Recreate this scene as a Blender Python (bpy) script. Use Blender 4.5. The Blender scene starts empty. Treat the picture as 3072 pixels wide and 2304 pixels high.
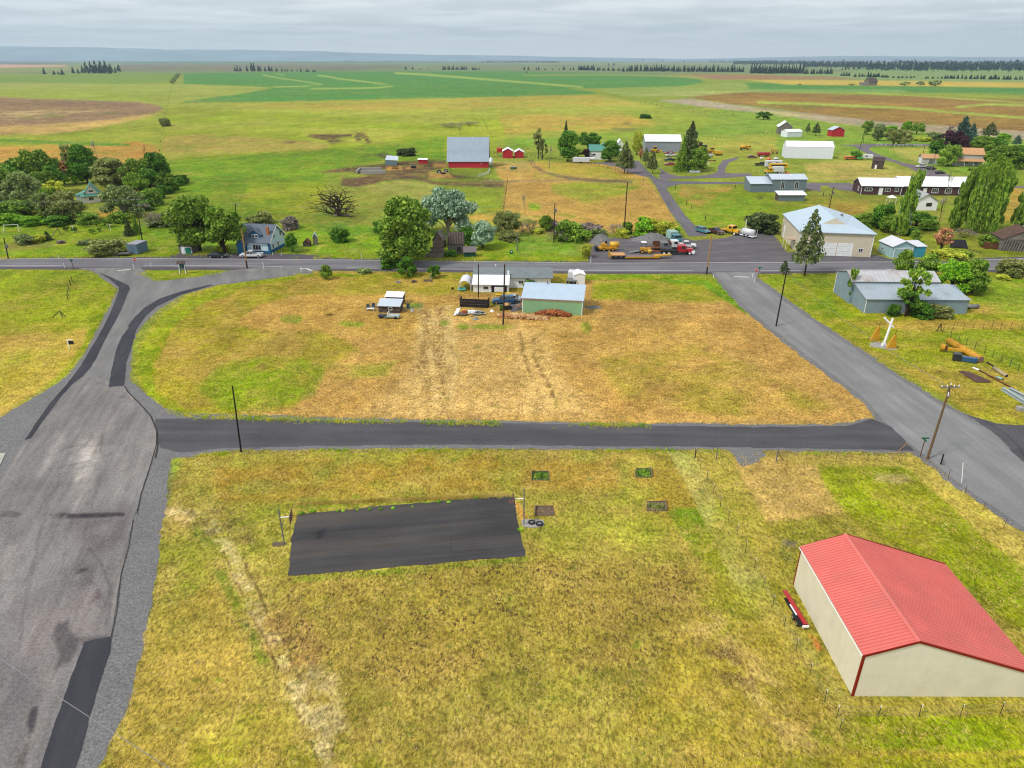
import bpy, bmesh, math, random
import numpy as np
from mathutils import Vector, Matrix
R = math.radians
sc = bpy.context.scene
COL = sc.collection
# -- camera, sky, sun, exposure
CAM_H, PITCH, FPX = 48.0, R(25.1),2080.0
cam = bpy.data.objects.new('camera', bpy.data.cameras.new('camera'))
COL.objects.link(cam); sc.camera = cam
cam.location = (0,0, CAM_H); cam.rotation_euler = (R(90) - PITCH, 0,0)
cam.data.sensor_width = 36; cam.data.lens = FPX / 3072 * 36
cam.data.clip_start = .5; cam.data.clip_end = 90000
SUN_EL, SUN_AZ = R(50), R(240)          # azimuth the light comes from, clockwise from +Y
sun = bpy.data.objects.new('sun', bpy.data.lights.new('sun','SUN')); COL.objects.link(sun)
sun.data.energy = 1.5; sun.data.angle = R(10); sun.data.color = (1,.97,.92)
sd = Vector((math.sin(SUN_AZ) * math.cos(SUN_EL), math.cos(SUN_AZ) * math.cos(SUN_EL), math.sin(SUN_EL)))
sun.rotation_euler = sd.to_track_quat('Z','Y').to_euler()
w = bpy.data.worlds.new('World'); sc.world = w; w.use_nodes = True
nt = w.node_tree; nt.nodes.clear()
def N(nt, t, **k):
    n = nt.nodes.new(t)
    for a, b in k.items():
        if a.startswith('i_'): n.inputs[a[2:].replace('_',' ')].default_value = b
        else: setattr(n, a, b)
    return n
L = lambda nt, a, b: nt.links.new(a, b)
sky = N(nt, 'ShaderNodeTexSky', sky_type='NISHITA', sun_disc=False, sun_elevation=SUN_EL, sun_rotation=SUN_AZ)
geo = N(nt, 'ShaderNodeTexCoord')
sep = N(nt, 'ShaderNodeSeparateXYZ'); L(nt, geo.outputs['Generated'], sep.inputs[0])
mx = N(nt, 'ShaderNodeMath', operation='MAXIMUM'); L(nt, sep.outputs[2], mx.inputs[0]); mx.inputs[1].default_value = .004
ad = N(nt, 'ShaderNodeMath', operation='ADD'); L(nt, mx.outputs[0], ad.inputs[0]); ad.inputs[1].default_value = .035
dv = N(nt, 'ShaderNodeMath', operation='DIVIDE'); dv.inputs[0].default_value = 1; L(nt, ad.outputs[0], dv.inputs[1])
cx = N(nt, 'ShaderNodeMath', operation='MULTIPLY'); L(nt, sep.outputs[0], cx.inputs[0]); L(nt, dv.outputs[0], cx.inputs[1])
cy = N(nt, 'ShaderNodeMath', operation='MULTIPLY'); L(nt, sep.outputs[1], cy.inputs[0]); L(nt, dv.outputs[0], cy.inputs[1])
cb = N(nt, 'ShaderNodeCombineXYZ'); L(nt, cx.outputs[0], cb.inputs[0]); L(nt, cy.outputs[0], cb.inputs[1])
cn = N(nt, 'ShaderNodeTexNoise', i_Scale=.55, i_Detail=7, i_Roughness=.6); L(nt, cb.outputs[0], cn.inputs['Vector'])
cr = N(nt, 'ShaderNodeValToRGB'); L(nt, cn.outputs[0], cr.inputs[0])
cr.color_ramp.elements[0].position = .40; cr.color_ramp.elements[0].color = (.57,.59,.61,1)
cr.color_ramp.elements[1].position = .60; cr.color_ramp.elements[1].color = (.80,.81,.82,1)
# brighter band of cloud low over the horizon
hb = N(nt, 'ShaderNodeMapRange', i_From_Min=.0, i_From_Max=.035, i_To_Min=1.0, i_To_Max=0.0); L(nt, sep.outputs[2], hb.inputs[0])
mb = N(nt, 'ShaderNodeMixRGB'); L(nt, hb.outputs[0], mb.inputs[0]); L(nt, cr.outputs[0], mb.inputs[1]); mb.inputs[2].default_value = (.84,.86,.89,1)
bgs = N(nt, 'ShaderNodeBackground', i_Strength=.06); L(nt, sky.outputs[0], bgs.inputs[0])
bgc = N(nt, 'ShaderNodeBackground', i_Strength=.66); L(nt, mb.outputs[0], bgc.inputs[0])
ads = N(nt, 'ShaderNodeMixShader', i_Fac=.85); L(nt, bgs.outputs[0], ads.inputs[1]); L(nt, bgc.outputs[0], ads.inputs[2])
out = N(nt, 'ShaderNodeOutputWorld'); L(nt, ads.outputs[0], out.inputs[0])
sc.view_settings.view_transform = 'Standard'; sc.view_settings.look = 'None'
sc.view_settings.exposure = 1.07; sc.view_settings.gamma = 1
sc.render.engine = 'CYCLES'; sc.cycles.use_denoising = True; sc.cycles.denoiser = 'OPENIMAGEDENOISE'; sc.cycles.denoising_input_passes = 'RGB_ALBEDO_NORMAL'; sc.cycles.denoising_prefilter = 'ACCURATE'; sc.cycles.filter_width = 1.15; sc.cycles.sample_clamp_indirect = 4
sc.cycles.max_bounces = 5; sc.cycles.diffuse_bounces = 3; sc.cycles.glossy_bounces = 2
sc.cycles.transparent_max_bounces = 8; sc.cycles.volume_bounces = 0
# -- survey: where a point seen in the photograph lies on the ground
S = {'W': (0,0,.72005),'A': (0,400,3.95),'B': (500,560,3.95),'C': (950,380,3.95),'D': (1450,340,3.95),'E': (1900,340,3.95),
     'F': (2512,340,3.95),'G': (1050,560,3.95),'H': (1350,750,4.809),'I': (1740,640,4.809),'J': (2150,560,3.95),
     'K': (2512,600,3.95),'L': (2512,920,3.95),'T1': (0,100,2.765),'T2': (700,100,2.765),'T3': (1400,100,2.765),
     'T4': (2272,100,2.765),'M': (0,760,2.765),'N': (0,1300,1.6525),'O': (780,1380,2.404),'P': (1980,1280,2.0256),
     'Q': (2150,1550,2.2007),'S': (900,900,2.011),'V': (1500,1340,3.687),'X': (0,0,1)}
cP, sP = math.cos(PITCH), math.sin(PITCH)
def nat(r, x, y):
    a, b, s = S[r]; return a + x / s, b + y / s
def g(r, x, y, z=0.):
    u, v = nat(r, x, y); a = (u - 1536) / FPX; b = (1152 - v) / FPX
    dz = -sP + b * cP; t = (z - CAM_H) / dz
    return Vector((a * t, (cP + b * sP) * t, z))
def hgt(r, x, y, y2):
    q = g(r, x, y); v2 = nat(r, x, y2)[1]; k = (1152 - v2) / FPX      # solve U = k F for z
    zz = (k * q.y * cP - q.y * sP) / (cP + k * sP)
    return CAM_H + zz
def dist(q): return q.y * cP + CAM_H * sP
def mpp(q): return dist(q) / FPX            # metres spanned by one picture unit there
K = 1.72
def s2l(v):
    v = v / 255.
    return v / 12.92 if v <= .04045 else ((v + .055) / 1.055) ** 2.4
def c3(r, g_, b, k=None):
    k = k or K
    return tuple(min(.85, s2l(x) / k) for x in (r, g_, b))
rng = np.random.default_rng(7); rnd = random.Random(5)
# -- objects
def tag(o, label=None, cat=None, group=None, kind=None):
    if label: o['label'] = label
    if cat: o['category'] = cat
    if group: o['group'] = group
    if kind: o['kind'] = kind
    return o
def thing(name, label, cat, loc=(0,0,0), rz=0., group=None, scale=None):
    o = bpy.data.objects.new(name, None); COL.objects.link(o); o.empty_display_size = .3
    o.location = loc; o.rotation_euler = (0,0, rz)
    if scale: o.scale = scale
    return tag(o, label, cat, group)
class MB:
    def __init__(s): s.v = []; s.f = []; s.m = []; s.mi = 0
    def add(s, vs, fs):
        n = len(s.v); s.v += [tuple(q) for q in vs]; s.f += [tuple(i + n for i in f) for f in fs]; s.m += [s.mi] * len(fs); return s
    def box(s, x0, y0, z0, x1, y1, z1, M=None):
        vs = [(x0, y0, z0),(x1, y0, z0),(x1, y1, z0),(x0, y1, z0),(x0, y0, z1),(x1, y0, z1),(x1, y1, z1),(x0, y1, z1)]
        if M is not None: vs = [M @ Vector(q) for q in vs]
        return s.add(vs, [(0,3,2,1),(4,5,6,7),(0,1,5,4),(1,2,6,5),(2,3,7,6),(3,0,4,7)])
    def tube(s, p, q, r0, r1=None, n=8, cap=True):
        r1 = r0 if r1 is None else r1
        p, q = Vector(p), Vector(q); d = (q - p)
        if d.length < 1e-6: return s
        d.normalize(); a = d.orthogonal().normalized(); b = d.cross(a)
        vs = []
        for c, r in ((p, r0),(q, r1)):
            for i in range(n):
                t = 2 * math.pi * i / n; vs.append(c + (a * math.cos(t) + b * math.sin(t)) * r)
        fs = [(i, (i + 1) % n, n + (i + 1) % n, n + i) for i in range(n)]
        if cap: fs += [tuple(range(n - 1,-1,-1)), tuple(range(n, 2 * n))]
        return s.add(vs, fs)
    def path(s, pts, r0, r1=None, n=6):
        r1 = r0 if r1 is None else r1; k = len(pts) - 1
        for i in range(k):
            s.tube(pts[i], pts[i + 1], r0 + (r1 - r0) * i / k, r0 + (r1 - r0) * (i + 1) / k, n)
        return s
    def prism(s, pts, h0, h1, M=None):
        "polygon pts (x,y) between heights"
        n = len(pts); vs = [(x, y, h0) for x, y in pts] + [(x, y, h1) for x, y in pts]
        if M is not None: vs = [M @ Vector(q) for q in vs]
        return s.add(vs, [tuple(range(n - 1,-1,-1)), tuple(range(n, 2 * n))] + [(i, (i + 1) % n, n + (i + 1) % n, n + i) for i in range(n)])
    def side(s, pts, w, inset=0., z0=1e9):
        "side profile (x,z) widened across y; points above z0 pulled in"
        n = len(pts); vs = []
        for sg in (-1,1):
            for x, z in pts: vs.append((x, sg * (w / 2 - (inset if z > z0 else 0)), z))
        return s.add(vs, [tuple(range(n)), tuple(range(2 * n - 1, n - 1,-1))] + [(i, n + i, n + (i + 1) % n, (i + 1) % n) for i in range(n)])
    def ball(s, c, r, sx=1, sy=1, sz=1, nu=10, nv=7):
        vs = []; fs = []
        for j in range(nv + 1):
            t = math.pi * j / nv
            for i in range(nu):
                a = 2 * math.pi * i / nu
                vs.append((c[0] + r * sx * math.sin(t) * math.cos(a), c[1] + r * sy * math.sin(t) * math.sin(a), c[2] + r * sz * math.cos(t)))
        for j in range(nv):
            for i in range(nu):
                fs.append((j * nu + i, (j + 1) * nu + i, (j + 1) * nu + (i + 1) % nu, j * nu + (i + 1) % nu))
        return s.add(vs, fs)
    def build(s, name, mat, parent=None, smooth=False, bevel=0):
        me = bpy.data.meshes.new(name); me.from_pydata(s.v, [], s.f);
        mats = mat if isinstance(mat, (list, tuple)) else [mat]
        for m in mats: me.materials.append(m)
        if len(mats) > 1: me.polygons.foreach_set('material_index', s.m)
        if smooth: me.polygons.foreach_set('use_smooth',[True] * len(me.polygons))
        me.validate(); me.update()
        o = bpy.data.objects.new(name, me); COL.objects.link(o); o.parent = parent
        if bevel:
            b = o.modifiers.new('bevel','BEVEL'); b.width = bevel; b.segments = 2; b.limit_method = 'ANGLE'
        return o
def arrmesh(name, V, F, smooth=False):
    me = bpy.data.meshes.new(name); V = np.asarray(V, np.float32); F = np.asarray(F, np.int32); k = F.shape[1]
    me.vertices.add(len(V)); me.vertices.foreach_set('co', V.ravel())
    me.loops.add(F.size); me.loops.foreach_set('vertex_index', F.ravel())
    me.polygons.add(len(F)); me.polygons.foreach_set('loop_start', np.arange(0, F.size, k, dtype=np.int32))
    me.update(calc_edges=True)
    if smooth: me.polygons.foreach_set('use_smooth',[True] * len(F))
    return me
def copy_tree(o, parent=None):
    c = o.copy(); COL.objects.link(c); c.parent = parent
    for ch in list(o.children): copy_tree(ch, c)
    return c
# -- materials
MC = {}
def mat(name, col, rough=.8, var=.12, vs=1.5, bump=.0, bs=8., metal=0., spec=.3, dirt=None, da=.0, ds=.4, coord='Object'):
    if name in MC: return MC[name]
    m = bpy.data.materials.new(name); m.use_nodes = True; nt = m.node_tree; b = nt.nodes['Principled BSDF']
    b.inputs['Roughness'].default_value = rough; b.inputs['Metallic'].default_value = metal; b.inputs['Specular IOR Level'].default_value = spec
    tc = N(nt, 'ShaderNodeTexCoord')
    n1 = N(nt, 'ShaderNodeTexNoise', i_Scale=vs, i_Detail=6, i_Roughness=.65); L(nt, tc.outputs[coord], n1.inputs['Vector'])
    mr = N(nt, 'ShaderNodeMapRange', i_From_Min=.3, i_From_Max=.7, i_To_Min=1 - var, i_To_Max=1 + var); L(nt, n1.outputs[0], mr.inputs[0])
    mu = N(nt, 'ShaderNodeVectorMath', operation='SCALE'); mu.inputs[0].default_value = col[:3]; L(nt, mr.outputs[0], mu.inputs['Scale'])
    o = mu.outputs[0]
    if dirt:
        n2 = N(nt, 'ShaderNodeTexNoise', i_Scale=ds, i_Detail=8, i_Roughness=.7); L(nt, tc.outputs[coord], n2.inputs['Vector'])
        r2 = N(nt, 'ShaderNodeMapRange', i_From_Min=.48, i_From_Max=.66, i_To_Min=0, i_To_Max=da); L(nt, n2.outputs[0], r2.inputs[0])
        mi = N(nt, 'ShaderNodeMixRGB'); L(nt, r2.outputs[0], mi.inputs[0]); L(nt, o, mi.inputs[1]); mi.inputs[2].default_value = (*dirt, 1); o = mi.outputs[0]
    L(nt, o, b.inputs['Base Color'])
    if bump:
        n3 = N(nt, 'ShaderNodeTexNoise', i_Scale=bs, i_Detail=5); L(nt, tc.outputs[coord], n3.inputs['Vector'])
        bp = N(nt, 'ShaderNodeBump', i_Strength=bump, i_Distance=.05); L(nt, n3.outputs[0], bp.inputs['Height']); L(nt, bp.outputs[0], b.inputs['Normal'])
    MC[name] = m; return m
def ribbed(name, col, axis=0, period=.3, depth=.5, rough=.45, metal=0., line=.82, dirt=None, da=0., ds=.5, var=.06, sharp=.12, spec=.4):
    "sheet metal or boards: a groove every `period` metres along the object's axis"
    if name in MC: return MC[name]
    m = mat(name, col, rough=rough, metal=metal, var=var, vs=.7, dirt=dirt, da=da, ds=ds, spec=spec); nt = m.node_tree; b = nt.nodes['Principled BSDF']
    tc = N(nt, 'ShaderNodeTexCoord'); sx = N(nt, 'ShaderNodeSeparateXYZ'); L(nt, tc.outputs['Object'], sx.inputs[0])
    src = sx.outputs[axis] if axis < 3 else None
    if axis == 3:
        a = N(nt, 'ShaderNodeMath', operation='ADD'); L(nt, sx.outputs[0], a.inputs[0]); L(nt, sx.outputs[1], a.inputs[1]); src = a.outputs[0]
    d = N(nt, 'ShaderNodeMath', operation='DIVIDE'); L(nt, src, d.inputs[0]); d.inputs[1].default_value = period
    fr = N(nt, 'ShaderNodeMath', operation='PINGPONG'); L(nt, d.outputs[0], fr.inputs[0]); fr.inputs[1].default_value = .5
    mr = N(nt, 'ShaderNodeMapRange', i_From_Min=0, i_From_Max=sharp, i_To_Min=line, i_To_Max=1.); L(nt, fr.outputs[0], mr.inputs[0])
    old = b.inputs['Base Color'].links[0].from_socket
    mu = N(nt, 'ShaderNodeVectorMath', operation='SCALE'); L(nt, old, mu.inputs[0]); L(nt, mr.outputs[0], mu.inputs['Scale']); L(nt, mu.outputs[0], b.inputs['Base Color'])
    bp = N(nt, 'ShaderNodeBump', i_Strength=depth, i_Distance=.05); L(nt, mr.outputs[0], bp.inputs['Height']); L(nt, bp.outputs[0], b.inputs['Normal'])
    return m
def leafmat(name, cols, clump=1.2, tr=.25):
    if name in MC: return MC[name]
    m = bpy.data.materials.new(name); m.use_nodes = True; nt = m.node_tree; b = nt.nodes['Principled BSDF']
    b.inputs['Roughness'].default_value = .7; b.inputs['Specular IOR Level'].default_value = .2
    ge = N(nt, 'ShaderNodeNewGeometry'); tc = N(nt, 'ShaderNodeTexCoord'); oi = N(nt, 'ShaderNodeObjectInfo')
    n1 = N(nt, 'ShaderNodeTexNoise', i_Scale=clump, i_Detail=3); L(nt, ge.outputs['Position'], n1.inputs['Vector'])
    a = N(nt, 'ShaderNodeMath', operation='MULTIPLY_ADD'); L(nt, ge.outputs['Random Per Island'], a.inputs[0]); a.inputs[1].default_value = .55
    m2 = N(nt, 'ShaderNodeMapRange', i_From_Min=.3, i_From_Max=.7, i_To_Min=-.1, i_To_Max=.5); L(nt, n1.outputs[0], m2.inputs[0]); L(nt, m2.outputs[0], a.inputs[2])
    cr = N(nt, 'ShaderNodeValToRGB'); L(nt, a.outputs[0], cr.inputs[0]); E = cr.color_ramp.elements
    while len(E) < len(cols): E.new(.5)
    for i, c in enumerate(cols): E[i].position = i / (len(cols) - 1); E[i].color = (*c, 1)
    mr = N(nt, 'ShaderNodeMapRange', i_To_Min=.82, i_To_Max=1.18); L(nt, oi.outputs['Random'], mr.inputs[0])
    mu = N(nt, 'ShaderNodeVectorMath', operation='SCALE'); L(nt, cr.outputs[0], mu.inputs[0]); L(nt, mr.outputs[0], mu.inputs['Scale'])
    L(nt, mu.outputs[0], b.inputs['Base Color'])
    t = N(nt, 'ShaderNodeBsdfTranslucent'); L(nt, mu.outputs[0], t.inputs[0]); x = N(nt, 'ShaderNodeMixShader', i_Fac=tr)
    o = nt.nodes['Material Output']; L(nt, b.outputs[0], x.inputs[1]); L(nt, t.outputs[0], x.inputs[2]); L(nt, x.outputs[0], o.inputs[0])
    MC[name] = m; return m
# -- numpy value noise
def vn(x, y, seed=0):
    xi = np.floor(x).astype(np.int64); yi = np.floor(y).astype(np.int64); fx = x - xi; fy = y - yi
    fx = fx * fx * (3 - 2 * fx); fy = fy * fy * (3 - 2 * fy)
    def h(a, b):
        n = (a * 374761393 + b * 668265263 + seed * 1442695041) & 0xffffffff
        n = ((n ^ (n >> 13)) * 1274126177) & 0xffffffff
        return ((n ^ (n >> 16)) & 0xffff) / 65535.
    return (h(xi, yi) * (1 - fx) + h(xi + 1, yi) * fx) * (1 - fy) + (h(xi, yi + 1) * (1 - fx) + h(xi + 1, yi + 1) * fx) * fy
def fbm(x, y, s, o=4, seed=0):
    r = 0; a = .5; t = 0
    for i in range(o):
        r = r + a * vn(x / s, y / s, seed + i * 17); t += a; a *= .55; s *= .47
    return r / t
# -- the ground: one sheet, land cover stored per vertex
rows = np.concatenate([np.arange(4300,2420,-40), np.arange(2420,700,-4.), np.arange(700,300,-2.2), np.arange(300,190,-1.1), np.array([189,188,187,186,185,184,183,182,181.2,180.5])])
us = np.arange(-1300,4400,5.5)
U, Vv = np.meshgrid(us, rows)
a_ = (U - 1536) / FPX; b_ = (1152 - Vv) / FPX
t_ = -CAM_H / (-sP + b_ * cP); GX = a_ * t_; GY = (cP + b_ * sP) * t_
# wander of the outlines, in chart units
n1 = (fbm(GX, GY, 9,4,3) - .5) * 2; n2 = (fbm(GX, GY, 9,4,41) - .5) * 2
Dm = GY * cP + CAM_H * sP
far = np.clip((Dm - 350) / 1500,0,1)
fu = (fbm(U, Vv * 6,60,4,77) - .5) * 2
C = np.zeros(U.shape + (3,)); C[:] = c3(150,158,62)
clod = np.zeros(U.shape); lush = np.zeros(U.shape)
def sdf(P, x, y):
    P = np.array(P, float); d = np.full(x.shape, 1e9); ins = np.zeros(x.shape, bool); n = len(P)
    for i in range(n):
        ax, ay = P[i]; bx, by = P[(i + 1) % n]; ex, ey = bx - ax, by - ay; l = ex * ex + ey * ey + 1e-9
        t = np.clip(((x - ax) * ex + (y - ay) * ey) / l, 0,1)
        d = np.minimum(d, (x - ax - t * ex) ** 2 + (y - ay - t * ey) ** 2)
        if ay != by:
            c = ((ay > y) != (by > y)) & (x < (bx - ax) * (y - ay) / (by - ay) + ax); ins ^= c
    d = np.sqrt(d); return np.where(ins, d, -d)
def paint(r, pts, col, soft=4, wob=5, al=1., tex=0., ts=6., cl=None, lu=None, ysc=1.):
    "land-cover patch; tex breaks it up with noise of ts metres"
    P = [nat(r, *q) for q in pts]; xs = [q[0] for q in P]; ys = [q[1] for q in P]; m = soft + wob * 2 + 4
    j0, j1 = np.searchsorted(us, [min(xs) - m, max(xs) + m]); ii = np.where((rows > min(ys) - m) & (rows < max(ys) + m))[0]
    if len(ii) == 0 or j1 <= j0: return
    sl = (slice(ii[0], ii[-1] + 1), slice(j0, j1))
    k = wob
    x = U[sl] + n1[sl] * k * 1.2; y = Vv[sl] + n2[sl] * k * np.clip(.9 - far[sl],.12,1)
    d = sdf(P, x, y); w_ = np.clip(d / soft * .5 + .5,0,1); w_ = w_ * w_ * (3 - 2 * w_) * al
    if tex:
        q = fbm(GX[sl], GY[sl] * ysc, ts, 5, int(abs(xs[0]) * 7 + ys[0]) % 997)
        w_ = w_ * np.clip(1 - tex + tex * (q - .36) / .22,0,1)
    if col is not None: C[sl] = C[sl] * (1 - w_[..., None]) + np.array(c3(*col)) * w_[..., None]
    if cl is not None: clod[sl] = clod[sl] * (1 - w_) + cl * w_
    if lu is not None: lush[sl] = lush[sl] * (1 - w_) + lu * w_
def line(r, pts, h, col, soft=1.5, wob=1., al=1., tex=0., ts=6.):
    n = len(pts); up = []; dn = []
    for i, (x, y) in enumerate(pts):
        p0 = pts[max(i - 1,0)]; p1 = pts[min(i + 1, n - 1)]; dx, dy = p1[0] - p0[0], p1[1] - p0[1]; l = math.hypot(dx, dy) or 1
        up.append((x - dy / l * h, y + dx / l * h)); dn.append((x + dy / l * h, y - dx / l * h))
    paint(r, up + dn[::-1], col, soft, wob, al, tex, ts)
GRN = (116,148,22); OLV = (163,158,58); TAN = (205,172,92); ORG = (208,158,82); WHT = (72,142,68); BRN = (150,118,88); STR = (222,196,128)
# --- distance
paint('W',[(-900,100),(3200,100),(3200,160),(-900,160)],(128,140,104),6,2)
paint('T1',[(-600,160),(1000,188),(1900,212),(-600,208)],(185,150,150),2,1)
paint('T1',[(-600,215),(640,240),(260,262),(-600,255)],(96,108,112),2,2)
paint('T1',[(-600,250),(560,264),(520,286),(-600,296)],(222,172,140),2,1)
paint('T1',[(-600,296),(700,272),(700,300),(-600,356)],(150,148,96),2,2)
paint('T1',[(520,226),(2900,208),(4300,236),(2300,248),(1100,250)],(66,124,84),2,1)
paint('T1',[(1000,250),(2400,245),(3400,262),(2900,312),(1000,310)],(128,116,104),3,3, tex=.4, ts=90)
paint('T2',[(0,262),(700,278),(1500,262),(1500,300),(0,312)],(108,116,96),3,2,.7, tex=.6, ts=120)
paint('T3',[(200,236),(2300,240),(2300,262),(700,262)],(140,148,108),2,2)
paint('T3',[(0,255),(900,260),(800,300),(0,308)],(128,136,104),3,2, tex=.5, ts=120)
paint('T4',[(620,290),(2900,285),(2900,330),(900,330)],(138,158,100),3,1)
paint('W',[(1800,156),(2300,160),(3200,165),(3200,184),(2212,181),(1640,172),(1560,160)],(142,160,102),3,2)
# --- green wheat and its grassy waterways
paint('T1',[(-900,360),(200,352),(1000,318),(1480,338),(1420,402),(900,425),(-900,418)],(124,152,66),4,3, tex=.35, ts=60)
paint('T1',[(-900,405),(820,418),(300,436),(-900,432)],(186,168,128),3,3)
paint('W',[(398,158),(700,154),(1100,154),(1440,160),(1505,170),(1524,178),(1470,187),(1300,191),(1230,191),(1292,200),(1270,205),(1000,211),(600,219),(400,222),(395,218),(470,208),(560,196),(590,190),(560,187),(395,181)], WHT, 2.5,1.5)
paint('W',[(-500,178),(395,182),(585,190),(520,203),(440,213),(380,222),(350,228),(-500,210)],(172,172,84),4,4, tex=.3, ts=40)
paint('W',[(-500,188),(380,200),(360,222),(200,214),(-500,206)],(158,166,52),5,5,.7, tex=.6, ts=30)
for q, h in (([(240,345),(380,372),(560,395),(740,425),(600,438),(340,445)],5),([(700,350),(780,358),(870,376),(1100,402),(1240,420),(1325,438),(1200,452),(900,457),(640,460)],6),([(1340,330),(1600,342),(1900,366),(2300,398),(2700,430),(2900,448)],8),([(340,330),(420,345)],3)):
    line('T2', q, h, (168,184,96),2,2)
paint('T3',[(450,345),(1150,338),(1950,352),(2212,365),(1980,380),(1600,358),(1140,348),(500,352)],(176,166,92),2,1.5,.8)
paint('T3',[(1780,340),(2500,345),(2900,372),(2100,385)],(168,128,96),3,3)
paint('T3',[(1100,458),(1950,432),(2300,410),(3000,430),(3000,480),(1900,500),(1450,530),(1200,500)],(158,170,88),4,3, tex=.4, ts=40)
paint('W',[(1608,179),(2212,190),(3200,196),(3200,210),(2212,204),(1622,193)], WHT, 2.5,1.5)
paint('T4',[(1180,468),(-100,458),(-60,490),(1300,492)],(132,166,96),3,2,.8)
paint('W',[(1612,172),(1900,174),(2212,178),(3200,182),(3200,194),(2212,189),(1700,183)],(212,184,84),3,2)
paint('W',[(1560,162),(1800,166),(1860,171),(1640,172)],(168,126,88),3,2)
# --- the brown fields
paint('W',[(1480,208),(1560,200),(1640,199),(2212,214),(3200,222),(3200,300),(2212,290),(2000,276),(1850,265),(1700,236),(1560,222)],(146,112,62),3,3, tex=.12, ts=30)
paint('W',[(1480,206),(1640,205),(1900,220),(2212,236),(3200,260),(3200,286),(2212,268),(1800,250),(1600,222)],(166,134,62),5,8,.75, tex=.9, ts=14)
for q, h in (([(0,572),(500,588),(900,605),(1250,622),(1600,655),(2212,700),(3200,745)],9),([(840,492),(1300,515),(1800,550),(2212,572),(3200,600)],5),([(1650,612),(1900,590),(2400,598)],9)):
    line('T4', q, h, (178,186,88),3,3)
paint('T4',[(-160,590),(300,590),(560,600),(500,622),(100,625)],(112,120,58),5,5,.7, tex=.6, ts=20)
paint('W',[(1422,217),(1490,213),(1580,226),(1760,246),(1900,262),(2212,284),(3200,320),(3200,336),(2212,303),(1880,277),(1700,252),(1560,236),(1480,226)],(184,164,146),3,3)
paint('W',[(1600,232),(1720,246),(1780,254),(1700,250),(1640,242)],(214,196,140),3,3)
paint('W',[(1480,198),(1640,196),(1500,208),(1340,206)],(186,182,110),3,3)
# --- left fields
paint('W',[(-600,207),(0,209),(60,213),(180,216),(300,220),(345,228),(352,236),(335,243),(250,262),(150,278),(0,292),(-600,300)],(150,122,98),3,3, tex=.08, ts=30)
paint('W',[(-300,232),(0,238),(110,240),(200,236),(260,240),(120,250),(-300,262)],(206,180,128),5,12,.8, tex=.95, ts=14)
paint('W',[(-300,214),(300,224),(330,230),(150,230),(-300,226)],(112,88,76),5,9,.5, tex=.9, ts=10)
paint('W',[(-600,282),(0,274),(200,262),(330,246),(356,236),(340,252),(180,282),(0,300),(-600,310)],(216,182,112),4,4, tex=.3, ts=20)
paint('W',[(-600,300),(0,292),(150,288),(290,262),(356,240),(352,300),(340,340),(0,330),(-600,330)],(166,168,60),5,5, tex=.3, ts=20)
paint('W',[(-600,322),(0,316),(130,312),(300,306),(345,318),(338,350),(200,360),(-600,420)], ORG, 6,6, tex=.35, ts=16)
line('W',[(-600,300),(0,303),(150,309),(280,313)],3,(96,142,48),4,4)
# --- middle fields beyond the village
paint('W',[(360,224),(600,221),(1000,212),(1285,204),(1400,224),(1510,262),(1380,275),(1300,290),(1060,300),(1000,272),(700,265),(352,290)],(178,172,74),5,6, tex=.15, ts=30)
paint('W',[(500,226),(900,216),(1285,206),(1380,225),(1100,236),(700,240)],(196,168,80),8,10,.8, tex=.8, ts=25)
paint('W',[(1080,250),(1300,245),(1480,262),(1330,280),(1080,288)],(206,172,84),8,10,.8, tex=.5, ts=25)
paint('W',[(360,232),(470,236),(700,248),(860,250),(760,266),(600,262),(420,268),(360,262)],(150,162,34),8,10,.85, tex=.6, ts=22)
paint('W',[(352,284),(700,264),(1000,268),(1060,300),(1090,330),(980,345),(700,350),(340,345)],(160,166,48),6,6)
paint('W',[(352,292),(430,290),(700,306),(720,322),(520,332),(345,342)],(186,164,88),7,6,.95, tex=.3, ts=20)
paint('W',[(1000,244),(1080,256),(1095,300),(1060,305),(1000,280)],(172,176,50),6,6,.8)
paint('W',[(640,280),(800,275),(900,285),(820,312),(680,310)],(200,188,88),8,8,.8, tex=.5, ts=8)
paint('W',[(340,350),(700,322),(800,315),(960,295),(965,350),(820,345),(700,372),(700,420),(560,480),(330,470)], GRN, 8,8)
paint('W',[(540,400),(700,390),(700,470),(500,475)],(166,170,30),10,12,.7, tex=.5, ts=12)
paint('W',[(1090,300),(1300,290),(1510,262),(1560,236),(1700,252),(1880,277),(2212,303),(3200,340),(3200,420),(2212,400),(1850,330),(1660,330),(1500,300),(1400,296),(1100,320)],(134,162,60),6,6, tex=.12, ts=30)
paint('W',[(1320,230),(1500,245),(1560,262),(1450,300),(1300,294),(1420,270)],(160,172,62),8,8,.7)
# manure and bare earth
for q in ([(620,835),(1000,830),(980,860),(840,870),(950,900),(810,915),(740,880),(610,855)],[(1010,820),(1090,825),(1150,905),(1110,915),(1060,850),(1050,900),(1010,890)],[(430,895),(520,897),(515,908),(430,908)]):
    paint('T2', q, (82,58,50),3,5, tex=.35, ts=5)
for r, q in (('T3',[(1200,785),(1400,790),(1380,803),(1220,803)]),('T3',[(1300,742),(1360,740),(1360,755),(1310,755)])):
    paint(r, q, (112,96,72),4,5,.9)
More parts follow.
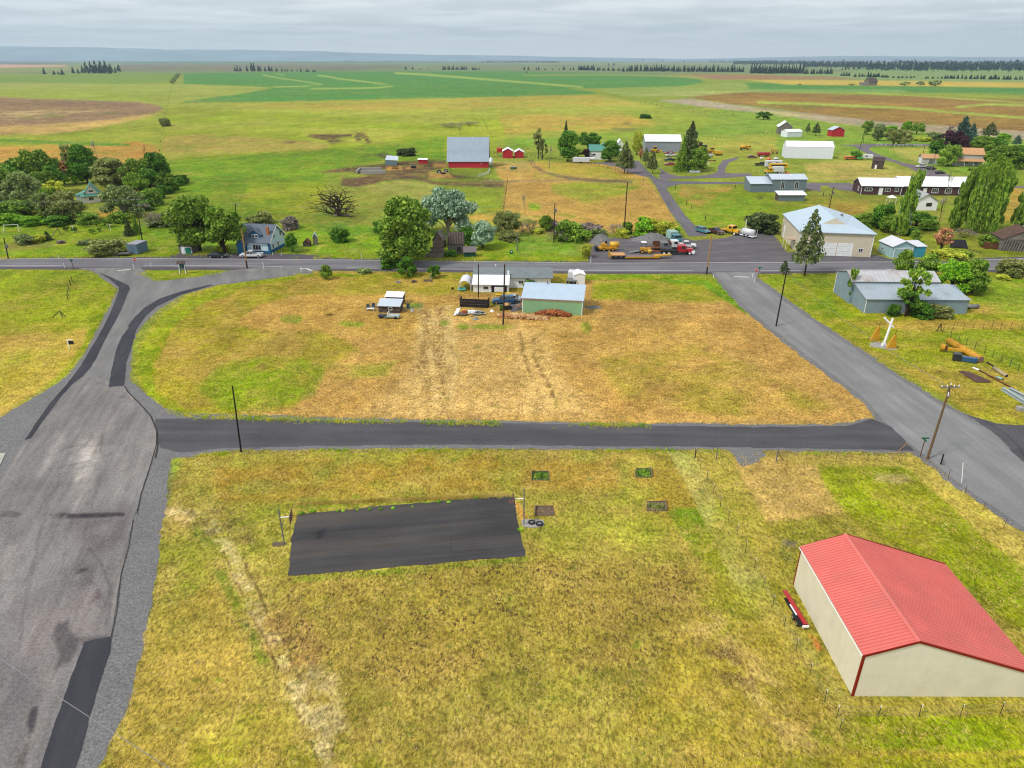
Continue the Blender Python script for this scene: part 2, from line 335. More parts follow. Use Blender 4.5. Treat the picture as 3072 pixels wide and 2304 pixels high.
# --- village land, north of the highway
paint('W',[(1060,350),(1370,352),(1410,400),(1440,440),(1470,500),(1300,505),(1080,500),(1090,400)],(206,166,92),6,6, tex=.15, ts=14)
paint('W',[(1150,368),(1330,375),(1380,392),(1330,400),(1150,388)],(190,166,84),6,5,.8)
paint('D',[(800,830),(1450,830),(1850,850),(1700,960),(1300,1080),(1000,1010),(830,950)],(160,168,52),9,9,.9, tex=.4, ts=8)
paint('D',[(660,590),(1200,600),(1500,650),(1700,760),(1200,740),(800,690)],(176,166,62),8,7,.9, tex=.45, ts=9)
paint('D',[(550,1060),(680,1090),(670,1150),(540,1150)],(138,164,38),6,6,.9)
paint('C',[(950,740),(1900,700),(2230,720),(2150,1200),(1200,1100),(900,900)],(146,164,48),10,10,.9, tex=.3, ts=9)
paint('C',[(540,700),(1000,640),(1400,700),(1330,900),(1000,840),(620,770)],(182,172,98),10,10,.9, tex=.4, ts=7)
paint('C',[(1750,1000),(2180,990),(2150,1150),(1800,1120)],(214,168,84),8,8,.85, tex=.4, ts=7)
paint('C',[(300,610),(1000,545),(1500,545),(2212,640),(2212,720),(1350,690),(1250,640),(800,640),(500,720),(290,690)],(94,72,62),5,6, tex=.25, ts=5)
paint('C',[(50,545),(300,480),(600,455),(1300,385),(1520,395),(1540,480),(1300,560),(700,590),(450,540),(60,560)],(92,70,58),5,6, tex=.2, ts=5)
paint('C',[(540,360),(800,300),(900,340),(880,400),(700,350)],(84,76,58),5,5,.9, tex=.3, ts=5)
for q in ([(820,470),(1010,465),(1020,515),(830,520)],[(1050,470),(1260,465),(1240,495),(1060,500)],[(1330,540),(1600,560),(1610,610),(1330,610)],[(1400,440),(1540,440),(1550,480),(1400,480)]):
    paint('C', q, (204,160,92),4,4,.95, tex=.4, ts=3)
paint('C',[(1330,610),(1900,620),(2212,625),(2212,640),(1400,650)],(140,160,40),3,3,.8)
line('D',[(0,800),(300,805),(700,800),(1100,785),(1450,810),(1760,818)],9,(150,128,112),3,2,.9, tex=.3, ts=3)
for dx in (-20,22):
    line('D',[(560 + dx, 545),(600 + dx, 620),(700 + dx * .8,690),(860,735 + dx * .4),(1080,775 + dx * .4),(1400,800 + dx * .4),(1770,815 + dx * .4)],7,(112,96,84),3,2)
line('D',[(280,800),(240,1050),(230,1300)],4,(120,108,64),3,2,.8, tex=.3, ts=3)
paint('D',[(150,560),(520,550),(560,640),(540,700),(240,690),(120,640)],(188,168,104),8,7,.8, tex=.5, ts=6)
# east of the north road
paint('W',[(1440,400),(1620,398),(1700,430),(2200,450),(2212,560),(1700,480),(1500,500),(1470,440)],(150,164,48),8,8, tex=.1, ts=12)
paint('E',[(550,860),(1180,850),(1150,900),(950,1000),(900,1140),(700,1080),(550,990)],(206,164,90),9,9,.9, tex=.5, ts=8)
paint('E',[(880,1010),(1680,980),(1620,1150),(1400,1150),(1250,1390),(850,1350),(700,1220)],(128,162,30),10,8,.85, tex=.4, ts=9)
paint('E',[(700,280),(1700,250),(1710,520),(1500,560),(1200,520),(900,500),(780,420)],(182,164,80),8,8,.85, tex=.45, ts=9)
paint('E',[(1100,560),(1500,620),(1500,690),(1300,740),(1080,740)],(158,160,66),8,8,.8, tex=.5, ts=7)
paint('F',[(-400,600),(0,560),(380,560),(860,690),(1090,780),(1000,800),(0,800),(-350,790)],(214,188,110),7,6,.9, tex=.35, ts=10)
paint('F',[(560,410),(1070,400),(1060,500),(960,590),(700,480)],(200,182,100),6,5,.95, tex=.3, ts=8)
paint('F',[(0,1040),(380,1050),(360,1150),(150,1230),(0,1200)],(208,164,88),8,7,.9, tex=.35, ts=7)
paint('J',[(1100,90),(1900,200),(1650,360),(1100,250)],(196,166,74),10,9,.7, tex=.6, ts=7)
paint('F',[(2000,880),(2230,880),(2230,1250),(1920,1280)],(214,172,84),8,6,.8, tex=.3, ts=7)
paint('F',[(1600,700),(2300,700),(2300,890),(1600,860)],(150,160,50),8,6,.8)
# north verge and west meadow
paint('W',[(-800,480),(330,468),(560,480),(1000,500),(1250,520),(1270,566),(-800,564)],(132,164,24),8,8)
paint('A',[(-400,1080),(600,1070),(1600,1180),(1900,1420),(0,1480),(-400,1480)],(146,168,30),10,9,.9, tex=.35, ts=6)
paint('A',[(60,1310),(400,1280),(640,1310),(600,1350),(60,1420)],(156,140,88),7,7,.85, tex=.5, ts=5)
paint('A',[(1080,930),(1400,900),(1380,970),(1180,1000)],(206,156,70),6,5,.9, tex=.3, ts=5)
paint('C',[(0,1130),(560,1150),(760,1260),(300,1300),(0,1260)],(96,148,60),8,8,.75, tex=.6, ts=6)
line('C',[(1150,880),(800,820),(400,760),(250,1020),(640,900)],6,(96,132,44),5,5,.5, tex=.6, ts=5)
line('C',[(0,1470),(60,1400),(110,1390)],14,(206,196,100),4,3,.9, tex=.3, ts=3)
paint('D',[(380,1440),(1150,1480),(1280,1659),(380,1659)],(96,158,42),10,9,.85, tex=.5, ts=6)
paint('A',[(-400,1465),(1400,1468),(2212,1460),(2212,1475),(-400,1480)],(196,172,84),3,3,.7, tex=.4, ts=4)
for i in range(260):   # rank grass and weeds of the creek bottom and the pastures north of the highway
    x, y = rnd.uniform(-40,1280), rnd.uniform(455,552); a = rnd.uniform(6,26)
    paint('W',[(x - a, y),(x - a * .3, y - a * .16),(x + a, y),(x + a * .3, y + a * .16)], rnd.choice([(98,146,46),(92,132,24),(150,172,84),(168,172,92),(120,156,40),(84,116,30)]),5,6,.7)
for i in range(260):
    x, y = rnd.uniform(-40,2212), rnd.uniform(230,455); a = rnd.uniform(6,40)
    paint('W',[(x - a, y),(x - a * .3, y - a * .06),(x + a, y),(x + a * .3, y + a * .06)], rnd.choice([(112,150,36),(150,164,50),(178,168,84),(122,140,40),(98,134,34)]),4,5,.38)
# --- south of the highway
BL = [(292,800),(305,740),(340,690),(400,640),(500,603),(640,583),(900,590),(1240,592),(1540,592),(1600,640),(1700,732),(1900,890),(1850,925),(1400,920),(700,910),(400,900),(320,860)]
paint('W', BL, (207,165,96),6,4, tex=0)
paint('W',[(640,583),(1240,590),(1240,625),(900,640),(640,640),(560,660),(520,700),(700,720),(780,750),(700,800),(640,880),(480,905),(400,900),(320,860),(292,800),(305,740),(340,690),(400,640),(500,603)],(168,158,52),12,8,.92, tex=.35, ts=7)
paint('W',[(520,690),(600,650),(640,640),(900,634),(980,650),(1000,720),(900,740),(700,715),(540,712)],(206,168,90),8,6,.9, tex=.25, ts=7)
paint('W',[(425,838),(470,790),(560,770),(660,775),(700,800),(680,850),(600,880),(480,890)],(128,154,30),14,10,.9, tex=.5, ts=5)
paint('W',[(700,790),(860,780),(840,810),(720,815)],(140,156,40),14,12,.8, tex=.6, ts=6)
paint('W',[(1280,610),(1500,606),(1540,620),(1580,650),(1440,655),(1280,645)],(156,170,28),10,7,.95, tex=.25, ts=6)
paint('W',[(1250,592),(1540,592),(1620,660),(1660,700),(1600,672),(1520,618),(1400,604),(1250,604)],(112,160,24),5,4)
paint('W',[(292,800),(305,740),(340,690),(400,640),(500,603),(640,590),(640,600),(520,622),(430,660),(360,715),(330,780),(335,850),(400,888),(500,900),(500,912),(400,905),(320,860)],(150,172,20),8,5,.9, tex=.2, ts=5)
paint('W',[(1300,770),(1500,740),(1640,800),(1800,880),(1600,905),(1330,860)],(172,158,62),22,18,.8, tex=.55, ts=8)
paint('W',[(1000,700),(1240,705),(1320,690),(1560,690),(1500,740),(1200,770),(980,760)],(214,174,98),16,12,.7, tex=.5, ts=8)
paint('W',[(960,660),(1060,650),(1060,690),(980,692)],(212,178,100),10,8,.8)
paint('W',[(900,700),(960,690),(1120,700),(1180,740),(1230,830),(1300,900),(760,905),(840,840),(890,780)],(226,188,124),30,16,.75, tex=.45, ts=5)
paint('W',[(905,670),(975,660),(990,760),(985,895),(880,895),(900,780)],(232,202,140),14,8,.85, tex=.4, ts=1.6)
paint('W',[(1100,715),(1175,715),(1200,790),(1240,890),(1140,890),(1120,790)],(226,190,124),14,8,.7, tex=.5, ts=1.6)
for q in ([(920,672),(925,720),(912,760),(916,800),(925,850),(930,890)],[(950,665),(955,690),(944,730),(952,780),(955,830),(966,890)]):
    line('W', q, 8,(234,202,134),4,3,.9, tex=.5, ts=1.5); line('W', q, 5,(140,100,62),3,6,.9, tex=.96, ts=.45); line('W',[(x - 9, y) for x, y in q],3,(146,106,68),2,6,.8, tex=.97, ts=.4); line('W',[(x + 9, y) for x, y in q],2,(150,110,70),2,6,.8, tex=.97, ts=.4)
for q in ([(1120,720),(1132,760),(1150,810),(1175,885)],[(1150,725),(1155,770),(1185,830),(1205,885)]):
    line('W', q, 7,(230,194,124),5,4,.8, tex=.6, ts=1.5); line('W', q, 4.5,(122,88,58),3,7,.95, tex=.94, ts=.5)
paint('W',[(840,850),(900,790),(1000,800),(1200,820),(1260,890),(800,900)],(228,190,124),18,14,.6, tex=.75, ts=4)
line('W',[(1000,830),(1060,810),(1150,830),(1200,880)],3,(232,198,132),3,4,.6, tex=.6, ts=2)
line('W',[(870,870),(940,850),(1060,830),(1280,690),(1560,680)],4,(220,182,112),4,6,.5, tex=.6, ts=2)
line('W',[(400,905),(900,912),(1400,920),(1860,925)],4,(176,172,48),4,3,.9, tex=.3, ts=3)
# small green tufts around the yard
for x, y, a, b in ((630,690,26,8),(760,700,30,6),(1000,705,14,6),(1063,706,50,6),(960,697,12,5),(1265,708,12,12),(895,660,20,6),(1075,655,20,5)):
    paint('W',[(x - a, y),(x - a * .6, y - b),(x + a * .6, y - b),(x + a, y),(x + a * .5, y + b),(x - a * .5, y + b)],(134,160,46),4,4,.9, tex=.3, ts=2)
paint('M',[(1870,1510),(1930,1505),(2000,1515),(1930,1530)],(40,34,30),2,1)
paint('B',[(1870,1520),(1935,1508),(2005,1522),(1935,1536)],(48,38,32),1.5,1,.9)
# west wedge
paint('W',[(-900,585),(140,580),(215,595),(248,625),(240,660),(215,700),(180,770),(120,830),(0,880),(-900,1000)],(152,166,36),8,7, tex=0)
paint('W',[(-900,715),(0,722),(120,715),(190,710),(175,750),(150,780),(100,830),(0,900),(-900,1000)],(206,174,88),10,8,.9, tex=.3, ts=8)
paint('W',[(-900,780),(60,800),(130,770),(160,770),(120,820),(40,850),(-900,900)],(168,162,48),12,10,.8, tex=.5, ts=7)
paint('W',[(0,690),(150,700),(160,715),(0,725)],(170,166,50),8,6,.8)
paint('W',[(300,585),(560,572),(560,580),(480,590),(400,606),(345,606)],(150,168,30),4,3)
# east fields
paint('W',[(1640,592),(2212,585),(3200,570),(3200,930),(2212,915),(2110,905),(1950,800),(1740,680),(1640,600)],(158,164,42),8,7, tex=0)
paint('W',[(1640,596),(1800,590),(1800,650),(1850,690),(1780,690),(1680,630)],(134,164,30),12,9,.8, tex=.4, ts=6)
paint('W',[(1800,690),(2212,690),(2212,712),(2060,716),(1880,706)],(204,168,86),9,7,.85, tex=.35, ts=7)
paint('W',[(1760,700),(1950,790),(2212,800),(2212,920),(2110,905),(1950,800),(1840,735)],(192,166,76),14,10,.85, tex=.4, ts=7)
paint('W',[(2020,720),(2212,716),(2212,800),(2120,780),(2040,740)],(138,166,28),14,9,.8, tex=.4, ts=7)
paint('W',[(2120,600),(2212,600),(2400,680),(2212,690),(2100,650)],(126,164,40),12,9,.8, tex=.3, ts=6)
paint('K',[(1700,1240),(2212,1230),(2212,1350),(1600,1340)],(206,166,92),9,8,.8, tex=.5, ts=5)
line('L',[(1140,775),(1260,765),(1440,810),(1560,830)],16,(120,104,58),6,6,.8, tex=.6, ts=2)
line('L',[(1450,1095),(1760,1110)],7,(96,76,48),4,4,.8, tex=.5, ts=1.5)
paint('L',[(380,430),(500,410),(700,480),(640,510),(400,470)],(172,160,146),3,3,.95)
# --- foreground paddock
FG = [(395,985),(480,970),(700,963),(1400,966),(1960,972),(2020,985),(2100,1060),(2212,1140),(2800,1500),(2800,3000),(60,3000),(205,1660),(262,1530),(300,1400),(335,1250),(352,1150),(365,1060)]
paint('W', FG, (172,157,76),5,3, cl=.35)
paint('W',[(500,965),(1300,966),(1500,1100),(1560,1240),(1100,1330),(300,1300),(330,1100)],(160,160,62),30,24,.7, tex=.6, ts=5, cl=.3)
paint('W',[(440,1010),(900,985),(1330,990),(1330,1060),(900,1070),(660,1090),(480,1080)],(180,140,62),22,20,.65, tex=.75, ts=4)
paint('W',[(620,1250),(1150,1200),(1500,1210),(1560,1300),(1500,1420),(900,1480),(600,1420)],(172,150,74),40,20,.9, tex=.4, ts=4, cl=1.0)
paint('W',[(300,1350),(500,1250),(560,1500),(700,1660),(230,1700)],(194,166,84),24,20,.7, tex=.5, ts=3.5, cl=.1)
paint('W',[(1340,980),(1500,985),(1560,1150),(1600,1240),(1480,1180),(1380,1060)],(176,150,64),16,14,.75, tex=.5, ts=4, cl=.1)
paint('W',[(1440,1100),(1560,1090),(1590,1200),(1570,1240),(1500,1200)],(112,142,24),9,6,.92, tex=.3, ts=2.5, cl=0)
paint('W',[(1440,970),(1500,985),(1560,1110),(1640,1240),(1700,1330),(1850,1530),(1820,1540),(1680,1400),(1580,1250),(1500,1080)],(186,178,104),6,4,.92, tex=.3, ts=2, cl=.05)
paint('W',[(1550,1080),(1850,1060),(2212,1180),(2500,1300),(2500,1900),(1700,1900),(1500,1260)],(160,156,48),16,12,.55, tex=.5, ts=4, cl=.1)
paint('W',[(1580,985),(1760,990),(1800,1080),(1820,1110),(1660,1130),(1620,1060)],(210,176,108),10,7,.95, tex=.25, ts=2.5, cl=.2)
paint('W',[(1760,1000),(2010,1005),(2100,1080),(2212,1200),(2500,1400),(2300,1420),(2000,1210),(1840,1120),(1780,1050)],(150,160,34),10,8,.95, tex=.3, ts=3.5, cl=.05)
paint('W',[(1960,985),(2030,1000),(2110,1070),(2212,1160),(2500,1350),(2400,1380),(2150,1180),(2050,1090),(1960,1010),(1700,1005),(1700,985)],(206,184,96),6,4,.92, tex=.25, ts=3, cl=.05)
paint('P',[(1310,290),(1500,290),(1530,325),(1440,350),(1300,325)],(186,170,112),10,6,.9, tex=.3, ts=2)
paint('W',[(1500,1320),(1700,1340),(1850,1560),(2000,1560),(2000,1700),(1300,1700),(1350,1560)],(180,158,66),26,20,.7, tex=.6, ts=4, cl=.3)
paint('W',[(1800,1548),(2500,1545),(2500,1620),(1850,1620),(1700,1600)],(142,156,28),10,8,.92, tex=.2, ts=4, cl=0)
paint('W',[(1600,1640),(2500,1612),(2500,1624),(1600,1656)],(196,180,66),6,4,.8, tex=.3, ts=3)
paint('W',[(1700,1640),(2500,1628),(2500,1900),(1700,1900)],(150,156,30),10,8,.7, tex=.4, ts=4)
paint('W',[(420,1530),(700,1550),(900,1700),(400,1700)],(152,156,40),30,22,.6, tex=.6, ts=3.5)
# straw track winding through the paddock
TR = [(320,1105),(380,1105),(450,1130),(500,1190),(530,1260),(570,1340),(610,1430),(650,1520),(690,1600),(720,1700)]
line('W', TR, 44,(206,180,104),40,22,.7, tex=.85, ts=3)
line('W', TR, 15,(230,208,150),14,16,.85, tex=.97, ts=1.4)
line('W',[(x - 16, y) for x, y in TR[3:]],3,(110,88,56),4,9,.85, tex=.97, ts=.9); line('W',[(x + 22, y) for x, y in TR[3:]],3,(104,84,58),4,9,.9, tex=.95, ts=.9)
line('W',[(x - 40, y) for x, y in TR[2:7]],12,(112,134,38),10,12,.8, tex=.85, ts=1.4)
paint('W',[(560,1300),(660,1290),(700,1420),(680,1480),(600,1400)],(104,84,62),18,14,.6, tex=.97, ts=.7)
paint('W',[(630,1440),(720,1430),(760,1600),(700,1660)],(222,202,150),20,20,.7, tex=.9, ts=1.2)
paint('W',[(380,1090),(520,1100),(560,1180),(420,1150)],(100,82,60),16,12,.6, tex=.97, ts=.8)
line('W',[(1500,1330),(1600,1430),(1700,1560),(1740,1640)],40,(226,196,122),34,26,.75, tex=.97, ts=1.8)
paint('W',[(1480,1380),(1600,1400),(1640,1500),(1560,1480)],(88,66,54),30,20,.7, tex=.98, ts=.8)
paint('W',[(560,1330),(680,1340),(700,1420),(620,1460),(560,1400)],(176,138,84),14,12,.5, tex=.8, ts=1, cl=1.2)
for x, y, a, b in ((535,1338,34,3),(545,1352,38,3),(575,1373,30,3),(600,1385,40,3)):
    paint('W',[(x - a, y + 5),(x + a, y - 7),(x + a, y - 7 + b),(x - a, y + 5 + b)],(96,76,60),2.5,3,.75, tex=.8, ts=.8)
for i in range(70):    # scattered green and dark tussocks
    x, y = rnd.uniform(330,1500), rnd.uniform(1000,1650); a = rnd.uniform(3,11)
    paint('W',[(x - a, y),(x, y - a * .6),(x + a, y),(x, y + a * .6)], rnd.choice([(118,142,40),(118,142,40),(104,92,70),(196,178,96),(100,118,48)]),6,6,.75)
for i in range(130):   # tussocks and bare scuffs in the mown block
    x, y = rnd.uniform(380,1800), rnd.uniform(700,900); a = rnd.uniform(3,10)
    paint('W',[(x - a, y),(x, y - a * .4),(x + a, y),(x, y + a * .4)], rnd.choice([(148,150,52),(140,106,66),(228,192,120),(162,120,72)]),5,5,.6)
paint('W',[(640,1090),(1100,1070),(1110,1075),(640,1100)],(126,150,44),5,4,.8, tex=.6, ts=1.2)
paint('W',[(615,1248),(1140,1202),(1142,1212),(620,1260)],(132,152,44),6,5,.8, tex=.6, ts=1.5)
for q in ([(1095,1085),(1122,1085),(1140,1120),(1130,1135)],): paint('W', q, (206,150,82),5,4,.7)
for x, y in ((1165,1028),(1390,1022),(1418,1092),(1175,1103)):
    paint('W',[(x - 26, y - 10),(x + 26, y - 12),(x + 30, y + 12),(x - 28, y + 14)],(204,158,84),8,5,.65, tex=.4, ts=1)
paint('W',[(1345,985),(1400,990),(1420,1012),(1372,1016)],(206,192,92),9,6,.8, tex=.3, ts=1)
paint('W',[(1690,1165),(1720,1170),(1715,1215),(1685,1205)],(96,122,56),9,7,.8, tex=.4, ts=1.5)
paint('Q',[(440,150),(530,170),(520,200),(440,190)],(128,120,110),5,4,.9)
paint('Q',[(610,770),(670,800),(700,880),(660,880)],(214,116,70),5,4,.8, tex=.4, ts=.6)
# gravel thrown into the grass edge
line('N',[(852,120),(832,240),(822,340),(792,500),(770,700),(742,870),(712,1050),(664,1250),(622,1380),(560,1480),(478,1659)],9,(128,122,112),9,7,.85,.75,.7)
line('N',[(720,395),(800,380),(860,400),(960,440)],26,(222,190,134),18,14,.8,.8,1.1)
line('M',[(990,300),(920,450),(800,660),(700,840),(560,1030),(380,1150),(220,1240),(0,1370)],16,(136,128,104),12,10,.8,.7,1.2)
line('M',[(1500,350),(1300,480),(1160,620),(1090,760),(1090,1060),(1200,1160),(1350,1280),(1600,1350)],10,(132,128,96),9,8,.8,.7,1)
line('W',[(340,895),(700,903),(1000,909),(1400,916),(1860,912)],3,(140,130,96),4,4,.8,.7,.9); line('W',[(480,976),(1000,971),(1500,972),(1960,979)],3,(132,124,96),4,4,.8,.7,.9)
# broad wandering variation everywhere, from 400 m down to a metre
for s_, k_, sd_ in ((420,.10,1),(110,.14,2),(26,.16,3),(7,.17,4),(1.9,.17,5)):
    f_ = (fbm(GX, GY * (1.0 if s_ > 10 else .8), s_, 4, sd_ * 31) - .5) * 2
    C *= (1 + k_ * 1.7 * f_ * (1 - .65 * far))[..., None]
for s_, sd_, wn in ((46,611,.55),(11,900,.7),(3.2,77,1.1)):
    sw = (fbm(GX, GY, s_, 5, sd_) - .5) * 2
    C += (np.clip(sw - .05,0,1) * .5 * wn * (1 - .6 * far))[..., None] * (np.array(c3(224,186,112)) - C)
    gw = np.clip((1.5 - C[..., 0] / (C[..., 1] + 1e-6)) / .35,0,1)[..., None]
    C += (np.clip(-sw - .05,0,1) * .55 * wn * (1 - .6 * far))[..., None] * (C * (np.array((.62,.92,.55)) * gw + np.array((.80,.74,.66)) * (1 - gw)) - C)
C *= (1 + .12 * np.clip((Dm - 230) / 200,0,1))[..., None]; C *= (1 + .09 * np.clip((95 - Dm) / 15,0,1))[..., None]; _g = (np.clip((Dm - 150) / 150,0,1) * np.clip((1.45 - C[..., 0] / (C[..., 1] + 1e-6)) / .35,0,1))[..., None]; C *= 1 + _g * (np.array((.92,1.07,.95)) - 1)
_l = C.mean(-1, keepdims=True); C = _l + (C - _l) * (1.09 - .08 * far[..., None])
C = np.clip(C, .004,.85)
nr, ncl = U.shape; idx = np.arange(nr * ncl).reshape(nr, ncl)
Fg = np.stack([idx[:-1, :-1], idx[:-1,1:], idx[1:, 1:], idx[1:, :-1]],-1).reshape(-1,4)
Vg = np.stack([GX, GY, np.zeros_like(GX)],-1).reshape(-1,3)
me = arrmesh('ground', Vg, Fg)
ca = me.color_attributes.new('cover','FLOAT_COLOR','POINT')
ca.data.foreach_set('color', np.concatenate([C, clod[..., None]],-1).reshape(-1).astype(np.float32))
ground = bpy.data.objects.new('ground', me); COL.objects.link(ground); tag(ground, kind='structure')
gm = bpy.data.materials.new('grassland'); gm.use_nodes = True; nt = gm.node_tree; b = nt.nodes['Principled BSDF']
b.inputs['Roughness'].default_value = .95; b.inputs['Specular IOR Level'].default_value = .08
at = N(nt, 'ShaderNodeAttribute', attribute_name='cover'); ge = N(nt, 'ShaderNodeNewGeometry')
def noise(sc_, det=6, ro=.65, vec=None, dist_=0.):
    n = N(nt, 'ShaderNodeTexNoise', i_Scale=sc_, i_Detail=det, i_Roughness=ro, i_Distortion=dist_); L(nt, vec or ge.outputs['Position'], n.inputs['Vector']); return n.outputs[0]
def mrange(s, a, b_, c, d):
    m = N(nt, 'ShaderNodeMapRange', i_From_Min=a, i_From_Max=b_, i_To_Min=c, i_To_Max=d); L(nt, s, m.inputs[0]); return m.outputs[0]
mp = N(nt, 'ShaderNodeMapping'); mp.inputs['Scale'].default_value = (1,.6,1); mp.inputs['Rotation'].default_value = (0,0,.35); L(nt, ge.outputs['Position'], mp.inputs[0])
V_ = mp.outputs[0]
nA = noise(3.4,3,.7, V_, .6); nB = noise(.7,3,.6); nC = noise(.14,3,.6)
def mul(a, b_):
    q = N(nt, 'ShaderNodeMath', operation='MULTIPLY'); L(nt, a, q.inputs[0]); L(nt, b_, q.inputs[1]); return q.outputs[0]
k1 = mul(mul(mrange(nA, .36,.64,.50,1.46), mrange(nB, .36,.64,.80,1.2)), mrange(nC, .36,.64,.9,1.1))
mu = N(nt, 'ShaderNodeVectorMath', operation='SCALE'); L(nt, at.outputs['Color'], mu.inputs[0]); L(nt, k1, mu.inputs['Scale'])
def blend(f, a, col):
    m_ = N(nt, 'ShaderNodeMixRGB'); L(nt, f, m_.inputs[0]); L(nt, a, m_.inputs[1]); m_.inputs[2].default_value = (*col, 1); return m_.outputs[0]
c_ = blend(mul(mrange(noise(4.6,2,.6, V_, .5),.54,.66,0,.7), mrange(noise(.35,3),.42,.60,.1,1)), mu.outputs[0], c3(238,206,132))     # straw blades
sr = N(nt, 'ShaderNodeSeparateColor'); L(nt, at.outputs['Color'], sr.inputs[0]); rg = N(nt, 'ShaderNodeMath', operation='DIVIDE'); L(nt, sr.outputs[0], rg.inputs[0]); L(nt, sr.outputs[1], rg.inputs[1]); grn = mrange(rg.outputs[0],1.15,1.5,1,.06)
c_ = blend(mul(mul(mrange(noise(1.5,3,.6),.54,.64,0,.6), mrange(noise(.2,3),.44,.58,.1,1)), grn), c_, c3(96,124,16))                        # green tufts
c_ = blend(mrange(noise(5.2,2,.6, V_, .6),.60,.68,0,.55), c_, c3(90,76,34))                                                          # gaps with soil
cm = mul(mul(mrange(noise(3.2,3,.6, V_, .8),.56,.59,0,.9), at.outputs['Alpha']), mrange(noise(.4,3),.40,.52,0,1)); c_ = blend(cm, c_, c3(84,60,48))
L(nt, c_, b.inputs['Base Color'])
bp = N(nt, 'ShaderNodeBump', i_Strength=.8, i_Distance=.1); L(nt, nA, bp.inputs['Height']); L(nt, bp.outputs[0], b.inputs['Normal'])
me.materials.append(gm)
# -- roads, yards and markings: thin sheets over the ground
def dens(P, step):
    out_ = []
    for i in range(len(P)):
        a, b_ = P[i], P[(i + 1) % len(P)]; n = max(1, int((b_ - a).length / step))
        for k in range(n): out_.append(a.lerp(b_, k / n))
    return out_
def catmull(P, closed=True, sub=6):
    n = len(P); o = []
    for i in range(n if closed else n - 1):
        p0, p1, p2, p3 = (P[(i + k - 1) % n] if closed else P[min(max(i + k - 1,0), n - 1)] for k in range(4))
        for k in range(sub):
            t = k / sub; o.append(.5 * ((2 * p1) + (p2 - p0) * t + (2 * p0 - 5 * p1 + 4 * p2 - p3) * t * t + (3 * p1 - p0 - 3 * p2 + p3) * t ** 3))
    if not closed: o.append(P[-1])
    return o
def sheet(name, r, pts, z, m, jit=.1, step=.6, curve=False, kind='structure', label=None, parent=None):
    P = [g(r, *q) for q in pts]
    if curve: P = catmull(P)
    P = dens(P, step) if step else P
    vs = []
    for q in P:
        e = jit * (vn(np.array(q.x * .9), np.array(q.y * .9),5) - .5) * 2 + jit * .5 * rnd.uniform(-1,1); e2 = jit * (vn(np.array(q.x * .9), np.array(q.y * .9),9) - .5) * 2 + jit * .5 * rnd.uniform(-1,1)
        vs.append((q.x + float(e), q.y + float(e2), z))
    b_ = MB(); b_.add(vs, [tuple(range(len(vs)))]); o = b_.build(name, m, parent)
    if o.data.polygons and o.data.polygons[0].normal.z < 0: o.data.flip_normals()
    return tag(o, label, kind=kind)
def roadmat(name, col, streak, dirx=0, var=.16, sc_=.16, rough=.9, speck=.12, dirt=None, da=.5, ang=0.):
    m = bpy.data.materials.new(name); m.use_nodes = True; nt = m.node_tree; b = nt.nodes['Principled BSDF']
    b.inputs['Roughness'].default_value = rough; b.inputs['Specular IOR Level'].default_value = .25
    ge = N(nt, 'ShaderNodeNewGeometry'); mp = N(nt, 'ShaderNodeMapping', vector_type='TEXTURE'); mp.inputs['Rotation'].default_value = (0,0, ang); mp.inputs['Scale'].default_value = (streak, 1,1)
    L(nt, ge.outputs['Position'], mp.inputs[0])
    n1 = N(nt, 'ShaderNodeTexNoise', i_Scale=sc_ * 5, i_Detail=6, i_Roughness=.6); L(nt, mp.outputs[0], n1.inputs['Vector'])
    n2 = N(nt, 'ShaderNodeTexNoise', i_Scale=.13, i_Detail=4, i_Roughness=.6); L(nt, ge.outputs['Position'], n2.inputs['Vector'])
    n3 = N(nt, 'ShaderNodeTexNoise', i_Scale=4.5, i_Detail=2, i_Roughness=.6); L(nt, ge.outputs['Position'], n3.inputs['Vector'])
    o = None
    for s, v_ in ((n1, var),(n2, var * .8),(n3, speck)):
        r_ = N(nt, 'ShaderNodeMapRange', i_From_Min=.3, i_From_Max=.7, i_To_Min=1 - v_, i_To_Max=1 + v_); L(nt, s.outputs[0], r_.inputs[0])
        if o is None: o = r_.outputs[0]
        else:
            q = N(nt, 'ShaderNodeMath', operation='MULTIPLY'); L(nt, o, q.inputs[0]); L(nt, r_.outputs[0], q.inputs[1]); o = q.outputs[0]
    mu = N(nt, 'ShaderNodeVectorMath', operation='SCALE'); mu.inputs[0].default_value = col; L(nt, o, mu.inputs['Scale']); c = mu.outputs[0]
    if dirt:
        n4 = N(nt, 'ShaderNodeTexNoise', i_Scale=sc_ * 2.3, i_Detail=5); L(nt, mp.outputs[0], n4.inputs['Vector'])
        r_ = N(nt, 'ShaderNodeMapRange', i_From_Min=.46, i_From_Max=.68, i_To_Min=0, i_To_Max=da); L(nt, n4.outputs[0], r_.inputs[0])
        x = N(nt, 'ShaderNodeMixRGB'); L(nt, r_.outputs[0], x.inputs[0]); L(nt, c, x.inputs[1]); x.inputs[2].default_value = (*dirt, 1); c = x.outputs[0]
    L(nt, c, b.inputs['Base Color'])
    bp = N(nt, 'ShaderNodeBump', i_Strength=.25, i_Distance=.03); L(nt, n3.outputs[0], bp.inputs['Height']); L(nt, bp.outputs[0], b.inputs['Normal'])
    return m
HWY = roadmat('highway_asphalt', c3(138,136,140),14, ang=0, sc_=.14, dirt=c3(112,106,116), da=.6)
ASPH = roadmat('old_asphalt', c3(146,144,142),7, ang=R(109), sc_=.12, dirt=c3(112,108,108), da=.5)
SIDE = roadmat('side_road_asphalt', c3(154,154,152),9, ang=R(94.5), sc_=.12, dirt=c3(126,122,128), da=.5)
APR = roadmat('apron_surface', c3(144,140,137),8, ang=R(104), sc_=.16, var=.26, speck=.18, dirt=c3(186,170,158), da=.6)
